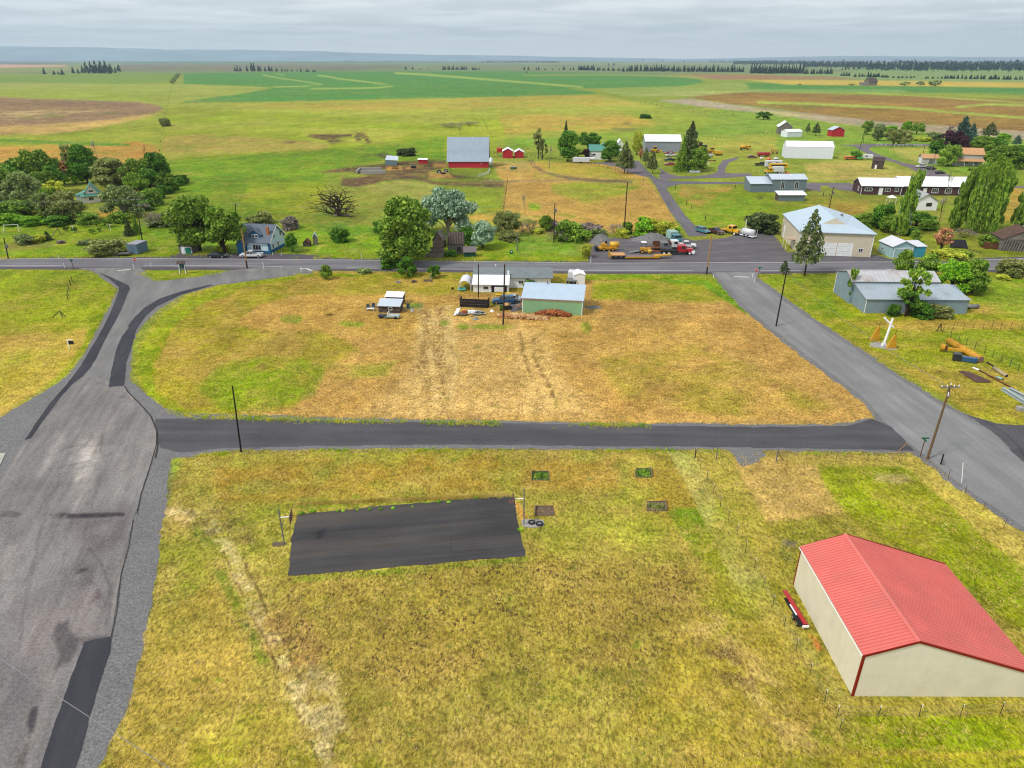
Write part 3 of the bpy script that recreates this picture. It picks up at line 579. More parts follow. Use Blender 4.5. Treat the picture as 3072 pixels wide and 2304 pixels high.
TYM = mat('tyre_mark', c3(88,80,80),.9,.3,2); DUSTM = roadmat('dust_stain_m', c3(160,148,140),5, ang=R(104), sc_=.2, var=.2, speck=.15)
GRAV = roadmat('gravel', c3(136,134,134),1.5, sc_=.3, speck=.38, var=.14)
DGRV = roadmat('dark_gravel', c3(92,90,94),12, ang=0, sc_=.12, var=.2, speck=.22, dirt=c3(122,120,124), da=.4)
YARD = roadmat('yard_gravel', c3(112,108,112),5, ang=.1, sc_=.14, var=.14, speck=.25, dirt=c3(142,132,132), da=.5)
PAT = roadmat('fresh_asphalt', c3(68,68,76),5, ang=R(106), sc_=.2, var=.16, speck=.1, dirt=c3(96,92,100), da=.3)
PATO = roadmat('worn_patch', c3(104,97,96),3, sc_=.2, var=.2, speck=.12)
COURT = roadmat('court_asphalt', c3(78,77,78),14, ang=R(8), sc_=.2, var=.24, speck=.14, dirt=c3(112,102,92), da=.6)
NRD = roadmat('north_road', c3(118,114,120),7, ang=R(90), sc_=.12, dirt=c3(142,138,142), da=.4)
LANE = roadmat('lane_gravel', c3(128,118,126),5, ang=R(150), sc_=.12, dirt=c3(150,140,140), da=.4)
WPAINT = mat('road_paint', c3(236,234,232),.7,.12,3)
SHD = roadmat('shoulder_gravel', c3(104,96,100),8, sc_=.2, speck=.35, var=.15)
sheet('shoulder','X',[(-900,768),(0,771),(500,771),(1050,775),(1810,784),(2200,783),(2677,780),(2942,775),(3900,740),(3900,800),(3072,818),(2955,816),(2710,817),(2277,822),(2079,822),(1810,822),(1417,817),(1050,813),(500,810),(0,808),(-900,808)],.01, SHD, .25,3)
sheet('highway','X',[(-900,772),(0,775),(500,774.5),(1050,778.5),(1810,788),(2200,786.5),(2677,784),(2942,778.5),(3900,745),(3900,790),(3072,811.5),(2955,811),(2710,812.5),(2277,816),(2079,816),(1810,815.5),(1417,811.5),(1050,807.5),(500,801),(0,801),(-900,801)],.03, HWY, .03,4)
def mark(name, r, pts, w_=.12, m=WPAINT, z=.05):
    P = [g(r, *q) for q in pts]; b_ = MB(); vs = []
    for i, q in enumerate(P):
        d = (P[min(i + 1, len(P) - 1)] - P[max(i - 1,0)]).normalized(); nrm = Vector((-d.y, d.x, 0)) * w_
        vs += [q + nrm + Vector((0,0, z)), q - nrm + Vector((0,0, z))]
    b_.add(vs, [(2 * i, 2 * i + 1,2 * i + 3,2 * i + 2) for i in range(len(P) - 1)])
    return tag(b_.build(name, m), kind='structure')
mark('edge_line','X',[(-900,774),(0,776.6),(500,776.5),(1050,780.5),(1810,790),(2200,788.5),(2677,786),(2942,780.5),(3900,747)])
mark('edge_line','X',[(-900,797.5),(0,797.5),(188,797.5)])
mark('edge_line','X',[(432,796),(700,797.8),(850,800)])
mark('edge_line','X',[(1040,804),(1417,808),(1810,812),(2079,812.8)])
mark('edge_line','X',[(2277,812.8),(2710,809),(2955,807.4),(3072,807.6),(3900,786)])
mark('edge_line','X',[(900,806.5),(918,805.5),(935,812.5)],.28)
YP = mat('yellow_paint', c3(214,184,110),.7,.1,3)
mark('stop_line','X',[(352,812.5),(392,808.6)],.3); mark('stop_line','X',[(2203,830),(2247,832)],.3)
# west intersection, the apron and the road that swings back to the highway
sheet('gravel_shoulder','M',[(800,170),(980,300),(900,460),(800,640),(700,830),(560,1020),(380,1140),(220,1230),(0,1360),(-700,1560),(-1500,3200),(-1500,5600),(-120,5600),(803,4269),(950,4000),(1037,3802),(1188,3250),(1250,2900),(1288,2664),(1330,2330),(1372,2062),(1400,1850),(1425,1711),(1560,1670),(2212,1600),(2600,1560),(2212,1388),(1600,1350),(1350,1280),(1200,1160),(1080,1060),(1100,760),(1160,620),(1300,480),(1500,350),(1800,265),(2212,212),(2600,165),(2400,110),(2050,128),(1560,192),(1400,220),(1290,210),(1200,150),(1165,118),(700,110)],.008, GRAV, .22,.5)
sheet('road','M',[(640,122),(830,165),(990,270),(1000,320),(930,450),(800,700),(690,900),(600,1010),(430,1220),(300,1400),(205,1550),(-250,2300),(-700,3300),(-1500,5600),(-500,5600),(628,4272),(780,3700),(923,3183),(1004,2664),(1104,2213),(1238,1794),(1310,1600),(1300,1470),(1250,1350),(1150,1240),(1060,1150),(1035,1105),(1055,900),(1110,700),(1200,520),(1320,400),(1500,330),(1760,265),(2212,205),(2600,150),(2750,118),(2400,108),(2000,132),(1560,195),(1400,225),(1290,215),(1200,150),(1160,118)],.04, ASPH, .06,.8)
sheet('apron','M',[(700,990),(880,1060),(1030,1110),(1060,1150),(1150,1240),(1250,1350),(1298,1470),(1306,1600),(1233,1794),(1099,2213),(999,2664),(918,3183),(775,3700),(620,4272),(-500,5550),(-1450,5550),(-660,3300),(-240,2300),(210,1565),(330,1400),(480,1220)],.05, APR, .12,.8)
sheet('asphalt_patch','M',[(815,160),(900,190),(1000,235),(1065,268),(1080,295),(1055,345),(1020,440),(960,560),(880,700),(800,870),(745,960),(690,1020),(600,1090),(500,1200),(420,1310),(340,1420),(260,1535),(205,1555),(280,1440),(420,1240),(560,1080),(650,970),(720,850),(820,680),(940,460),(990,330),(985,280),(900,210)],.065, PAT, .04,.8)
sheet('asphalt_patch','M',[(1760,258),(1500,318),(1330,375),(1200,450),(1120,530),(1060,605),(1070,620),(1010,690),(965,800),(930,950),(900,1112),(1030,1100),(1050,900),(1085,800),(1130,640),(1200,530),(1300,440),(1500,345),(1760,265)],.065, PAT, .04,.8)
sheet('asphalt_patch','N',[(552,1008),(420,1035),(390,1110),(330,1280),(260,1470),(205,1659),(120,2000),(300,2000),(375,1659),(440,1420),(500,1220),(545,1090)],.07, PAT, .05,.5)
CRK = mat('crack_seal', c3(66,62,62),.9)
mark('pavement_crack','M',[(1035,1105),(1060,1150),(1150,1240),(1250,1350),(1300,1470),(1308,1600),(1290,1700)],.09, CRK, .075)
mark('pavement_crack','N',[(660,430),(640,560),(600,700),(580,880),(552,1010)],.035, CRK, .075)
mark('pavement_crack','N',[(780,0),(775,60),(740,180),(700,300),(680,400)],.05, CRK, .075)
mark('pavement_crack','M',[(1000,280),(940,450),(820,700),(700,900),(560,1090),(420,1250),(280,1440)],.06, CRK, .075)
sheet('concrete_slab','N',[(-60,100),(30,100),(0,160),(-60,240)],.08, mat('kerb_concrete', c3(206,202,188),.9),.02,.5)
DUST = roadmat('pale_dust', c3(178,164,154),5, ang=R(75), sc_=.14, var=.12)
# middle gravel road, side road, north road, yards and lanes
sheet('gravel_verge','W',[(330,885),(400,893),(700,902),(1000,908),(1400,915),(1800,918),(1880,905),(1960,925),(2020,985),(1960,978),(1500,971),(1000,969),(700,970),(480,974),(380,992),(340,960)],.012, GRAV, .35,.8)
sheet('road','W',[(335,905),(420,904),(700,909),(1000,913),(1400,920),(1700,923),(1830,920),(1885,905),(1930,925),(1975,975),(1900,972),(1500,965),(1000,961),(700,963),(480,968),(390,978),(345,968),(338,935)],.03, DGRV, .15,.8)
sheet('gravel_verge','W',[(1570,965),(1640,967),(1650,985),(1640,1000),(1600,1010),(1590,990)],.014, GRAV, .3,.5)
sheet('road','W',[(1544,588),(1562,612),(1600,652),(1650,697),(1710,745),(1800,810),(1868,862),(1905,905),(1960,955),(2020,1005),(2090,1060),(2212,1140),(2500,1330),(2600,1230),(2330,1080),(2212,1000),(2180,970),(2150,940),(2100,910),(2020,868),(1930,812),(1850,758),(1770,705),(1700,656),(1655,622),(1628,604),(1640,588)],.045, SIDE, .1,.8)
sheet('gravel_verge','W',[(1536,588),(1555,614),(1595,658),(1645,703),(1705,751),(1795,816),(1860,868),(1895,910),(1950,960),(2012,1012),(2085,1068),(2205,1148),(2490,1340),(2620,1220),(2340,1070),(2216,990),(2106,904),(2026,862),(1936,806),(1856,752),(1776,699),(1706,650),(1661,616),(1634,598),(1645,588)],.011, GRAV, .35,.8)
sheet('road','W',[(2085,895),(2150,914),(2212,920),(2500,925),(2500,1010),(2212,1004),(2180,968),(2140,930)],.035, DGRV, .2,.8)
mark('pavement_crack','W',[(2130,912),(2170,935),(2200,965),(2212,985),(2240,1010)],.06, CRK, .06)
sheet('road','E',[(20,560),(130,690),(190,760),(270,870),(340,1000),(430,1160),(540,1300),(620,1400),(650,1460),(880,1450),(780,1370),(690,1290),(590,1180),(500,1050),(440,960),(390,900),(420,870),(560,840),(1320,838),(1320,815),(700,808),(450,800),(330,790),(230,740),(130,640),(60,560)],.03, NRD, .15,1.5)
sheet('lane','E',[(330,790),(300,740),(330,700),(300,640),(360,680),(440,725),(560,745),(720,750),(860,735),(960,715),(1000,680),(1010,620),(1060,560),(1240,515),(1250,530),(1130,590),(1090,650),(1090,710),(1400,715),(1400,745),(1080,765),(800,768),(500,775),(400,790),(380,800)],.034, LANE, .2,1.5)
sheet('lane','E',[(2030,824),(2420,826),(2420,852),(2220,860),(2220,930),(2050,900)],.03, LANE, .3,2)
sheet('lane','F',[(-100,824),(160,826),(200,860),(190,930),(0,900),(-100,880)],.032, LANE, .3,2)
sheet('lane','F',[(1100,365),(800,362),(400,362),(180,372),(0,372),(200,395),(280,440),(400,500),(700,590),(900,670),(1080,770),(1300,800),(1700,860),(2120,885),(2400,885),(2400,865),(2000,862),(1600,800),(1400,760),(1260,700),(1060,640),(800,590),(620,535),(440,470),(370,420),(420,392),(700,385),(1100,385)],.033, LANE, .2,1.5)
sheet('lane','D',[(1250,590),(1500,580),(1640,600),(1800,560),(1900,640),(1960,760),(1870,740),(1700,690),(1600,640),(1400,600)],.026, LANE, .3,1.5)
sheet('yard','W',[(1262,540),(1300,520),(1330,512),(1450,508),(1500,520),(1560,515),(1620,500),(1665,500),(1680,520),(1700,545),(1880,550),(1895,552),(1930,560),(2010,562),(2010,568),(1700,566),(1540,567),(1270,565)],.022, YARD, .4,1.2)
sheet('drive','W',[(370,548),(560,546),(720,553),(720,560),(370,557)],.02, SHD, .4,1.2)
sheet('drive','H',[(620,740),(700,690),(1000,700),(1040,860),(900,900),(860,850),(740,800)],.02, YARD, .3,.6)
sheet('basketball_court','O',[(200,838),(232,540),(265,400),(420,378),(900,330),(1300,300),(1760,258),(1835,270),(1850,400),(1880,540),(1915,692),(1300,745),(800,790)],.03, COURT, .10,.3)
mark('pavement_crack','O',[(1385,520),(1372,580),(1378,690)],.02, CRK, .04); mark('pavement_crack','O',[(1000,752),(1250,715),(1400,705)],.02, CRK, .04)


# wear, stains and tyre marks of the big apron: a second thin sheet whose colours are stored per vertex
_C, _n1, _n2 = C, n1, n2
C = np.zeros(U.shape + (3,)); C[:] = c3(144,140,137)
n1 = (fbm(GX, GY, 2.2,5,3) - .5) * 2; n2 = (fbm(GX, GY, 2.2,5,41) - .5) * 2
LG = (176,168,162); PK = (152,140,136); DK = (84,78,80); WR = (106,98,98)
for q, c_, so, wo, al, tx, ts_ in (
    ([(390,0),(520,0),(500,120),(450,260),(400,380),(340,360),(380,180)], LG, 40,14,.9,.6,2.5),([(420,60),(480,50),(450,200),(400,250),(380,230)],(220,210,198),24,10,1., .5,1.5),
    ([(250,80),(290,0),(330,0),(270,110),(210,220),(190,210)], LG, 16,8,.9,.5,2),([(560,20),(770,40),(730,180),(690,300),(560,300)], LG, 50,20,.55,.6,2),
    ([(0,520),(60,480),(120,520),(60,900),(0,1100)], LG, 50,24,.6,.8,2.5),([(150,450),(200,440),(120,800),(60,900)],(160,154,150),30,16,.7,.8,2),
    ([(340,410),(640,400),(620,560),(480,600),(400,520)],(124,110,112),40,20,.8,.6,2),([(120,880),(400,780),(540,840),(500,1000),(300,1040),(100,1200)], PK, 60,24,.8,.6,2),
    ([(260,740),(430,620),(540,760),(550,900),(480,820),(360,780)], WR, 34,20,.55,.8,1.8),([(0,1100),(260,1140),(280,1300),(100,1659),(0,1659)],(124,120,122),60,24,.6,.5,2.5),
    ([(200,1180),(280,1140),(300,1240),(220,1420),(160,1659),(80,1659),(150,1400)],(158,148,140),40,20,.7,.8,2),
    ([(0,388),(60,385),(110,398),(100,414),(50,416),(0,420)], WR, 4,4,.95,.5,.7),([(245,406),(330,396),(450,398),(450,420),(340,424),(250,420)],(78,68,72),5,4,.95,.5,.7),([(400,398),(560,394),(620,397),(616,412),(540,418),(400,420)],(64,58,64),3,2,.95,.1,.5),
    ([(285,940),(345,925),(345,975),(400,1020),(380,1070),(350,1130),(290,1165),(262,1200),(290,1110),(285,1060),(262,1000)],(100,94,95),8,7,.9,.15,.8),([(400,1010),(550,1000),(480,1020),(400,1050)],(92,84,84),6,5,.8,.3,.6),
    ([(165,1362),(192,1355),(190,1400),(165,1480),(140,1520),(136,1440),(148,1390)],(66,62,68),7,5,.9,.3,.5),([(130,1500),(150,1500),(120,1659),(70,1659),(100,1580)],(112,100,92),8,7,.8,.7,.6),([(370,705),(405,672),(440,668),(436,682),(395,695)],(70,64,64),5,4,.9,.3,.4),
    ([(440,720),(470,740),(500,800),(490,830),(450,840),(470,790)],(100,80,80),8,8,.7,.9,.4)):
    paint('N', q, c_, so, wo, al, tx, ts_)
for q, h_, al in (([(300,90),(330,70),(420,60),(460,20),(455,0)],3.5,.5),([(455,0),(468,40),(455,70),(430,90)],3,.6),([(500,40),(470,90),(440,140),(250,180)],2.5,.5),([(520,50),(420,70),(330,110),(290,150)],2.5,.45),([(560,100),(480,130),(300,170)],3,.35),([(440,570),(500,640),(545,760),(548,860),(520,960)],7,.55),([(150,0),(60,160),(0,280)],3,.5),([(300,200),(200,500),(120,900),(80,1200)],6,.35),([(500,200),(440,420),(400,600)],6,.35),([(250,300),(160,640),(90,1000)],5,.3),([(420,300),(330,520),(300,720)],5,.3)):
    line('N', q, h_, (92,86,88),4,3, al, .5,1.2)
line('M',[(990,1190),(1030,1195)],3,(80,72,72),3,2,.9); line('M',[(960,1270),(940,1320),(890,1410),(850,1480),(860,1560),(830,1650)],6,(108,98,98),6,5,.8,.5,1)
line('M',[(820,960),(830,1040),(880,1100)],4,(108,104,104),4,3,.6,.5,1); line('M',[(1070,1260),(980,1300),(820,1500),(720,1659)],14,(184,172,166),12,8,.7,.5,2)
POLY = [nat('M', *q) for q in [(700,1000),(880,1072),(1020,1118),(1050,1156),(1140,1246),(1236,1350),(1285,1470),(1294,1600),(1222,1794),(1088,2213),(988,2664),(905,3183),(762,3700),(600,4272),(-500,5500),(-1400,5500),(-640,3300),(-220,2300),(225,1570),(345,1400),(492,1222)]]
jj = np.where((us > -700) & (us < 620))[0]; ii = np.where((rows > 1000) & (rows < 2700))[0]; sl = (slice(ii[0], ii[-1] + 1), slice(jj[0], jj[-1] + 1))
ins = sdf(POLY, U[sl], Vv[sl]) > 0; h_, w_ = ins.shape; idx = np.arange(h_ * w_).reshape(h_, w_)
ok = ins[:-1, :-1] & ins[:-1,1:] & ins[1:, 1:] & ins[1:, :-1]
Fw = np.stack([idx[:-1, :-1], idx[:-1,1:], idx[1:, 1:], idx[1:, :-1]],-1)[ok]
Vw = np.stack([GX[sl], GY[sl], np.full((h_, w_),.056)],-1).reshape(-1,3); used = np.unique(Fw); mp_ = -np.ones(len(Vw), np.int64); mp_[used] = np.arange(len(used))
me = arrmesh('apron_wear', Vw[used], mp_[Fw]); ca = me.color_attributes.new('cover','FLOAT_COLOR','POINT')
ca.data.foreach_set('color', np.concatenate([C[sl].reshape(-1,3)[used], np.zeros((len(used),1))],-1).reshape(-1).astype(np.float32))
o = bpy.data.objects.new('apron_wear', me); COL.objects.link(o); tag(o, kind='structure')
C, n1, n2 = _C, _n1, _n2
wm = roadmat('worn_apron',(.2,.2,.2),8, ang=R(104), sc_=.2, var=.2, speck=.26); nt = wm.node_tree; at = N(nt, 'ShaderNodeAttribute', attribute_name='cover')
for l_ in list(nt.links):
    if l_.to_node.type == 'VECT_MATH' and l_.to_socket.name == 'Scale': L(nt, at.outputs['Color'], l_.to_node.inputs[0])
me.materials.append(wm)
# -- far ridge under the cloud
def ridge(name, y0, x0, x1, hfun, col, seed):
    n = 260; V = []; F = []
    for j in range(9):
        t = j / 8
        for i in range(n):
            x = x0 + (x1 - x0) * i / (n - 1)
            h = max(0, hfun(x)) * (math.sin(t * math.pi / 2) ** .8) * (.75 + .5 * float(fbm(np.array(x * 1.), np.array(t * 4000.),2600,4, seed)))
            V.append((x, y0 + t * 3500 + 500 * float(vn(np.array(x / 1500.), np.array(t * 2), seed)), h - 2))
    for j in range(8):
        for i in range(n - 1): F.append((j * n + i, j * n + i + 1,(j + 1) * n + i + 1,(j + 1) * n + i))
    me_ = arrmesh(name, V, np.array(F), True); me_.materials.append(mat(name + '_cover', col, .95,.35,.0007, coord='Object'))
    o = bpy.data.objects.new(name, me_); COL.objects.link(o); return tag(o, kind='structure')
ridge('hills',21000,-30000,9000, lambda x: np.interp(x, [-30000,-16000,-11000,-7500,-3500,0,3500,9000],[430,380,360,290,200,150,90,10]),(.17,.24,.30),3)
ridge('hills',15500,1500,19000, lambda x: np.interp(x, [1500,4000,7000,9000,12000,19000],[0,60,110,120,95,60]),(.05,.09,.07),8)
# -- plants: crowns are clouds of leaf-sized faces
def quads(Cn, s, el=1.5, up=None, r_=None):
    r_ = r_ or rng; n = len(Cn)
    a = r_.normal(size=(n, 3));
    if up is not None: a = a * .5 + up
    a /= np.linalg.norm(a, axis=1, keepdims=True)
    b_ = r_.normal(size=(n, 3)); b_ -= (a * b_).sum(1, keepdims=True) * a; b_ /= np.linalg.norm(b_, axis=1, keepdims=True) + 1e-9
    s = np.broadcast_to(np.asarray(s),(n,))[:, None] * r_.uniform(.6,1.4,(n, 1)); a = a * s * el; b_ = b_ * s
    V = np.stack([Cn - a - b_ * .45, Cn + a * .15 - b_, Cn + a + b_ * .35, Cn - a * .1 + b_],1).reshape(-1,3)
    return V, np.arange(4 * n).reshape(n, 4)
def limbs(paths, name):
    b_ = MB()
    for pts, r0, r1 in paths: b_.path([Vector(q) for q in pts], r0, r1,6)
    return b_
LIB = {}
def crown_pts(kind, seed):
    r_ = np.random.default_rng(seed); P = []; lim = []
    if kind in ('broad','round','tall','bush','willow','thin'):
        nb = {'broad': 46,'round': 34,'tall': 40,'bush': 34,'willow': 40,'thin': 22}[kind]
        z0, z1, R0 = {'broad': (.08,1,.5),'round': (.1,1,.5),'tall': (.08,1,.46),'bush': (.0,1,.5),'willow': (.1,1,.5),'thin': (.2,1,.42)}[kind]
        lf = {'broad': 280,'round': 280,'tall': 280,'bush': 230,'willow': 220,'thin': 110}[kind]
        for i in range(nb):
            t = (i + .5) / nb; z = (z0 + (z1 - z0) * (.1 + .8 * r_.random() ** .8)) if kind != 'bush' else .78 * r_.random()
            q = (z - z0) / (z1 - z0); env = R0 * {'broad': (math.sin(math.pi * min(1, q * .78 + .2)) ** .55),'round': math.sin(math.pi * (q * .86 + .1)) ** .6,'tall': (1 - abs(q - .42) ** 1.6) * (.8 + .2 * math.sin(q * 9 + seed)),'bush': math.sqrt(max(0,1 - q * q)) ** .7 , 'willow': math.sin(math.pi * (q * .75 + .18)) ** .5,'thin': math.sin(math.pi * (q * .8 + .15)) ** .7}[kind]
            a = 2.4 * i + r_.random(); rr = env * (.35 + .6 * math.sqrt(r_.random())) * (.8 + .35 * math.sin(a * 2 + seed))
            c = np.array([rr * math.cos(a), rr * math.sin(a), z]); br = {'thin': .08,'bush': .17}.get(kind, .13) * r_.uniform(.7,1.3)
            d = r_.normal(size=(lf, 3)); d /= np.linalg.norm(d, axis=1, keepdims=True); rad = br * r_.uniform(.35,1.15,(lf, 1)) ** .6
            q_ = c + d * rad * np.array([1.15,1.15,.8]); P.append(q_[q_[:, 2] > .01])
            if i % 2 == 0 and kind != 'bush':
                b0 = .12 + .4 * r_.random(); lim.append(([(0,0, b0 * z),(c[0] * .45, c[1] * .45, b0 * z + (z - b0 * z) * .6), tuple(c)],.014,.004))
        tr = [([(0,0,0),(.01 * r_.normal(),.01,.3),(.02,0,.6),(.0,.01,.85)],.034 if kind != 'bush' else .02,.01)]
        return np.concatenate(P), tr + lim, .021 if kind != 'bush' else .029,1.5
    if kind in ('pine','spruce','spruce2'):
        nl = {'pine': 15,'spruce': 24,'spruce2': 16}[kind]; z0 = {'pine': .24,'spruce': .05,'spruce2': .08}[kind]
        for i in range(nl):
            q = i / (nl - 1); z = z0 + (1 - z0) * q * .97
            env = {'pine': .5 * (1 - q) ** .75 * (.75 + .25 * min(1,(q + .15) * 4)),'spruce': .5 * (1 - q) ** .9,'spruce2': .5 * (1 - q) ** .7}[kind] + .02
            nb = int(7 - 3 * q) if kind == 'pine' else int(9 - 4 * q)
            for k in range(nb):
                a = 2 * math.pi * k / nb + i * 1.3 + r_.uniform(-.3,.3); l_ = env * r_.uniform(.65,1.12); dr = {'pine': .05,'spruce': -.22,'spruce2': .12}[kind]
                e = np.array([math.cos(a), math.sin(a), dr]) * l_; n_ = int(26 * (.5 + l_ * 2)) if kind == 'pine' else int(34 * (.5 + l_ * 2))
                t = r_.uniform(.45 if kind == 'pine' else .15,1.0,(n_, 1)); q_ = np.array([0,0, z]) + e * t + r_.normal(size=(n_, 3)) * np.array([.022,.022,.014]) * (.6 + l_ * 2)
                P.append(q_)
                if k % 2 == 0: lim.append(([(0,0, z - .02), tuple(np.array([0,0, z]) + e * .9)],.006,.002))
        return np.concatenate(P),[([(0,0,0),(.005,0,.5),(0,0,.97)],.026,.004)] + lim, .017,2.0
    if kind == 'poplar':
        for i in range(95):
            q = r_.random(); z = .1 + .88 * q; env = .5 * math.sin(math.pi * (q * .82 + .13)) ** .6; a = r_.uniform(0,6.3); rr = env * r_.uniform(.1,1.0) * (.7 + .45 * math.sin(z * 17 + a * 2))
            lean = .42 * z * z; c = np.array([rr * math.cos(a) + lean, rr * math.sin(a), z]); d = r_.normal(size=(110,3)); d /= np.linalg.norm(d, axis=1, keepdims=True)
            P.append(c + d * r_.uniform(.4,1.1,(110,1)) * np.array([.10,.10,.07])); lim.append(([(lean * .3,0, z * .55), tuple(c)],.006,.002)) if i % 3 == 0 else None
        return np.concatenate(P),[([(0,0,0),(.06,0,.35),(.17,0,.65),(.36,0,.93)],.03,.006)] + lim, .019,2.2
    if kind in ('bare','barebush','snag'):
        def grow(p, d, l_, r0, dep):
            q = p + d * l_; lim.append(([tuple(p), tuple(q)], r0, r0 * .65))
            if dep == 0: P.append(q + r_.normal(size=(14,3)) * .035); return
            for _ in range(3 if dep > 1 else 2):
                e = d + r_.normal(size=3) * (.55 if kind != 'snag' else .3); e /= np.linalg.norm(e); grow(q, e, l_ * r_.uniform(.6,.8), r0 * .6, dep - 1)
        if kind == 'bare': grow(np.array([0,0,0.]), np.array([0,0,1.]),.3,.022,4)
        if kind == 'snag': grow(np.array([0,0,0.]), np.array([0,0,1.]),.36,.02,3)
        if kind == 'barebush':
            for k in range(9):
                a = k * .7; d = np.array([math.cos(a) * .6, math.sin(a) * .6,.8]); grow(np.array([0,0,0.]), d / np.linalg.norm(d),.34,.012,3)
        return np.concatenate(P), lim, .008,2.6
    if kind == 'farfir':
        for i in range(7):
            q = i / 6; z = .05 + .9 * q; env = .5 * (1 - q) ** .8 + .03; k = 16 - int(q * 10); a = r_.uniform(0,6.3, k)
            P.append(np.stack([env * np.cos(a) * r_.uniform(.2,.9, k), env * np.sin(a) * r_.uniform(.2,.9, k), z + r_.normal(size=k) * .04],1))
        return np.concatenate(P),[([(0,0,0),(0,0,.8)],.03,.01)],.10,1.3
    if kind == 'farround':
        d = r_.normal(size=(110,3)); d /= np.linalg.norm(d, axis=1, keepdims=True)
        return np.array([0,0,.55]) + d * r_.uniform(.5,1,(110,1)) * np.array([.45,.45,.42]),[([(0,0,0),(0,0,.6)],.03,.01)],.09,1.2
BARK = mat('bark', c3(92,78,62),.9,.3,3); PBARK = mat('pale_bark', c3(168,158,140),.9,.3,3); DBARK = mat('dark_bark', c3(66,52,42),.9,.3,3)
_c3 = c3
def c3(r, g_, b, k=None): return _c3(r, g_, b, .62)
LF = {
 'green': leafmat('leaf_green',[c3(38,62,16), c3(76,108,30), c3(118,142,48), c3(158,172,70)]),
 'deep': leafmat('leaf_deep_green',[c3(26,54,14), c3(54,92,24), c3(88,126,36), c3(124,156,56)]),
 'olive': leafmat('leaf_olive',[c3(64,76,36), c3(106,118,54), c3(132,134,80), c3(160,158,110)]),
 'bright': leafmat('leaf_bright',[c3(40,84,14), c3(82,130,26), c3(124,162,34), c3(168,186,60)]),
 'yellow': leafmat('leaf_yellow_green',[c3(84,98,24), c3(130,140,40), c3(164,166,56), c3(196,190,80)]),
 'silver': leafmat('leaf_silver',[c3(50,72,52), c3(98,122,96), c3(140,160,134), c3(180,190,168)]),
 'needle': leafmat('needle_green',[c3(26,38,20), c3(52,68,36), c3(86,98,54), c3(126,130,88)]),
 'pine': leafmat('needle_pine',[c3(34,46,26), c3(66,80,44), c3(100,112,62), c3(140,142,92)]),
 'blue': leafmat('needle_blue',[c3(22,40,36), c3(40,66,58), c3(70,96,82), c3(104,126,106)]),
 'purple': leafmat('leaf_purple',[c3(22,12,18), c3(44,24,34), c3(72,44,52), c3(98,64,66)]),
 'russet': leafmat('leaf_russet',[c3(96,66,50), c3(140,98,70), c3(172,128,92), c3(196,156,116)]),
 'grey': leafmat('twig_grey',[c3(72,64,58), c3(110,100,92), c3(140,130,120), c3(164,156,146)]),
 'greygreen': leafmat('leaf_grey_green',[c3(54,68,36), c3(90,106,54), c3(126,138,84), c3(158,162,116)]),
 'far': leafmat('far_needles',[c3(12,32,30), c3(20,44,40), c3(30,56,50)],.05),
}
c3 = _c3
def lib(kind, var):
    k = (kind, var)
    if k not in LIB:
        pts, lim, s, el = crown_pts(kind, 100 + var * 13 + len(kind))
        V, F = quads(pts, s, el, up=np.array([0,0,.9]) if kind in ('poplar','willow') else None)
        m = arrmesh('crown', V, F); m.materials.append(LF['green'])
        tb = limbs(lim, 'trunk'); o = tb.build('trunk', BARK); tm = o.data; bpy.data.objects.remove(o)
        LIB[k] = (m, tm)
    return LIB[k]
def plant(name, label, cat, q, h, wd, kind='round', lf='green', bark=None, group=None, rz=None, var=None, crown='crown', lean=0.):
    m, tm = lib(kind, rnd.randrange(3) if var is None else var)
    t = thing(name, label, cat, (q[0], q[1],0), rnd.uniform(0,6.28) if rz is None else rz, group, (wd, wd, h))
    if lean: t.rotation_euler[1] = lean
    c = bpy.data.objects.new(crown, m); COL.objects.link(c); c.parent = t
    c.material_slots[0].link = 'OBJECT'; c.material_slots[0].material = LF[lf]
    r = bpy.data.objects.new('trunk', tm); COL.objects.link(r); r.parent = t
    r.material_slots[0].link = 'OBJECT'; r.material_slots[0].material = bark or BARK
    return t
def T(r, x, y, ytop, w_, kind, lf, name, label, cat='tree', **k):
    q = g(r, x, y); h = hgt(r, x, y, ytop); wd = w_ / S[r][2] * mpp(q) * (1.14 if r == 'A' and kind not in ('snag','spruce') else 1)
    return plant(name, label, cat, q, h, wd, kind, lf, **k)
# west grove round the green-roofed house
T('A',60,905,430,250,'spruce','needle','spruce_tree','tall dark brown-green spruce at the left edge of the west grove')
T('A',110,640,360,300,'broad','green','deciduous_tree','broad green tree above the dark spruce at the far left')
T('A',280,640,290,290,'broad','deep','deciduous_tree','dark green tree left of the tallest pale treetops in the grove')
T('A',490,640,200,330,'broad','green','deciduous_tree','bushy green tree with a pointed top in the upper left grove')
T('A',640,620,230,200,'thin','olive','deciduous_tree','thin olive tree in the grove beside the russet one')
T('A',770,600,280,190,'thin','russet','deciduous_tree','pale russet thinly leaved tree at the middle of the grove')
T('A',860,560,110,200,'thin','olive','deciduous_tree','tall pale olive tree with wispy top at the back of the grove')
T('A',1040,590,130,330,'tall','deep','deciduous_tree','tall dark green tree leaning over the green-roofed house', bark=DBARK)
T('A',1190,420,50,110,'snag','grey','dead_tree','bare dead spire sticking out of the back of the grove', crown='twigs', bark=PBARK)
T('A',1350,640,300,440,'broad','olive','deciduous_tree','wide olive-grey tree behind the right side of the green-roofed house')
T('A',1690,640,300,300,'broad','green','deciduous_tree','mid green tree at the right of the grove above the white clothes poles')
T('A',1720,330,130,130,'snag','russet','dead_tree','reddish dead treetop standing up at the right of the grove', crown='twigs')
T('A',1880,610,235,320,'broad','deep','deciduous_tree','dark green tree at the right end of the grove')
T('A',1640,780,470,230,'round','green','deciduous_tree','small light green tree in front of the right end of the grove')
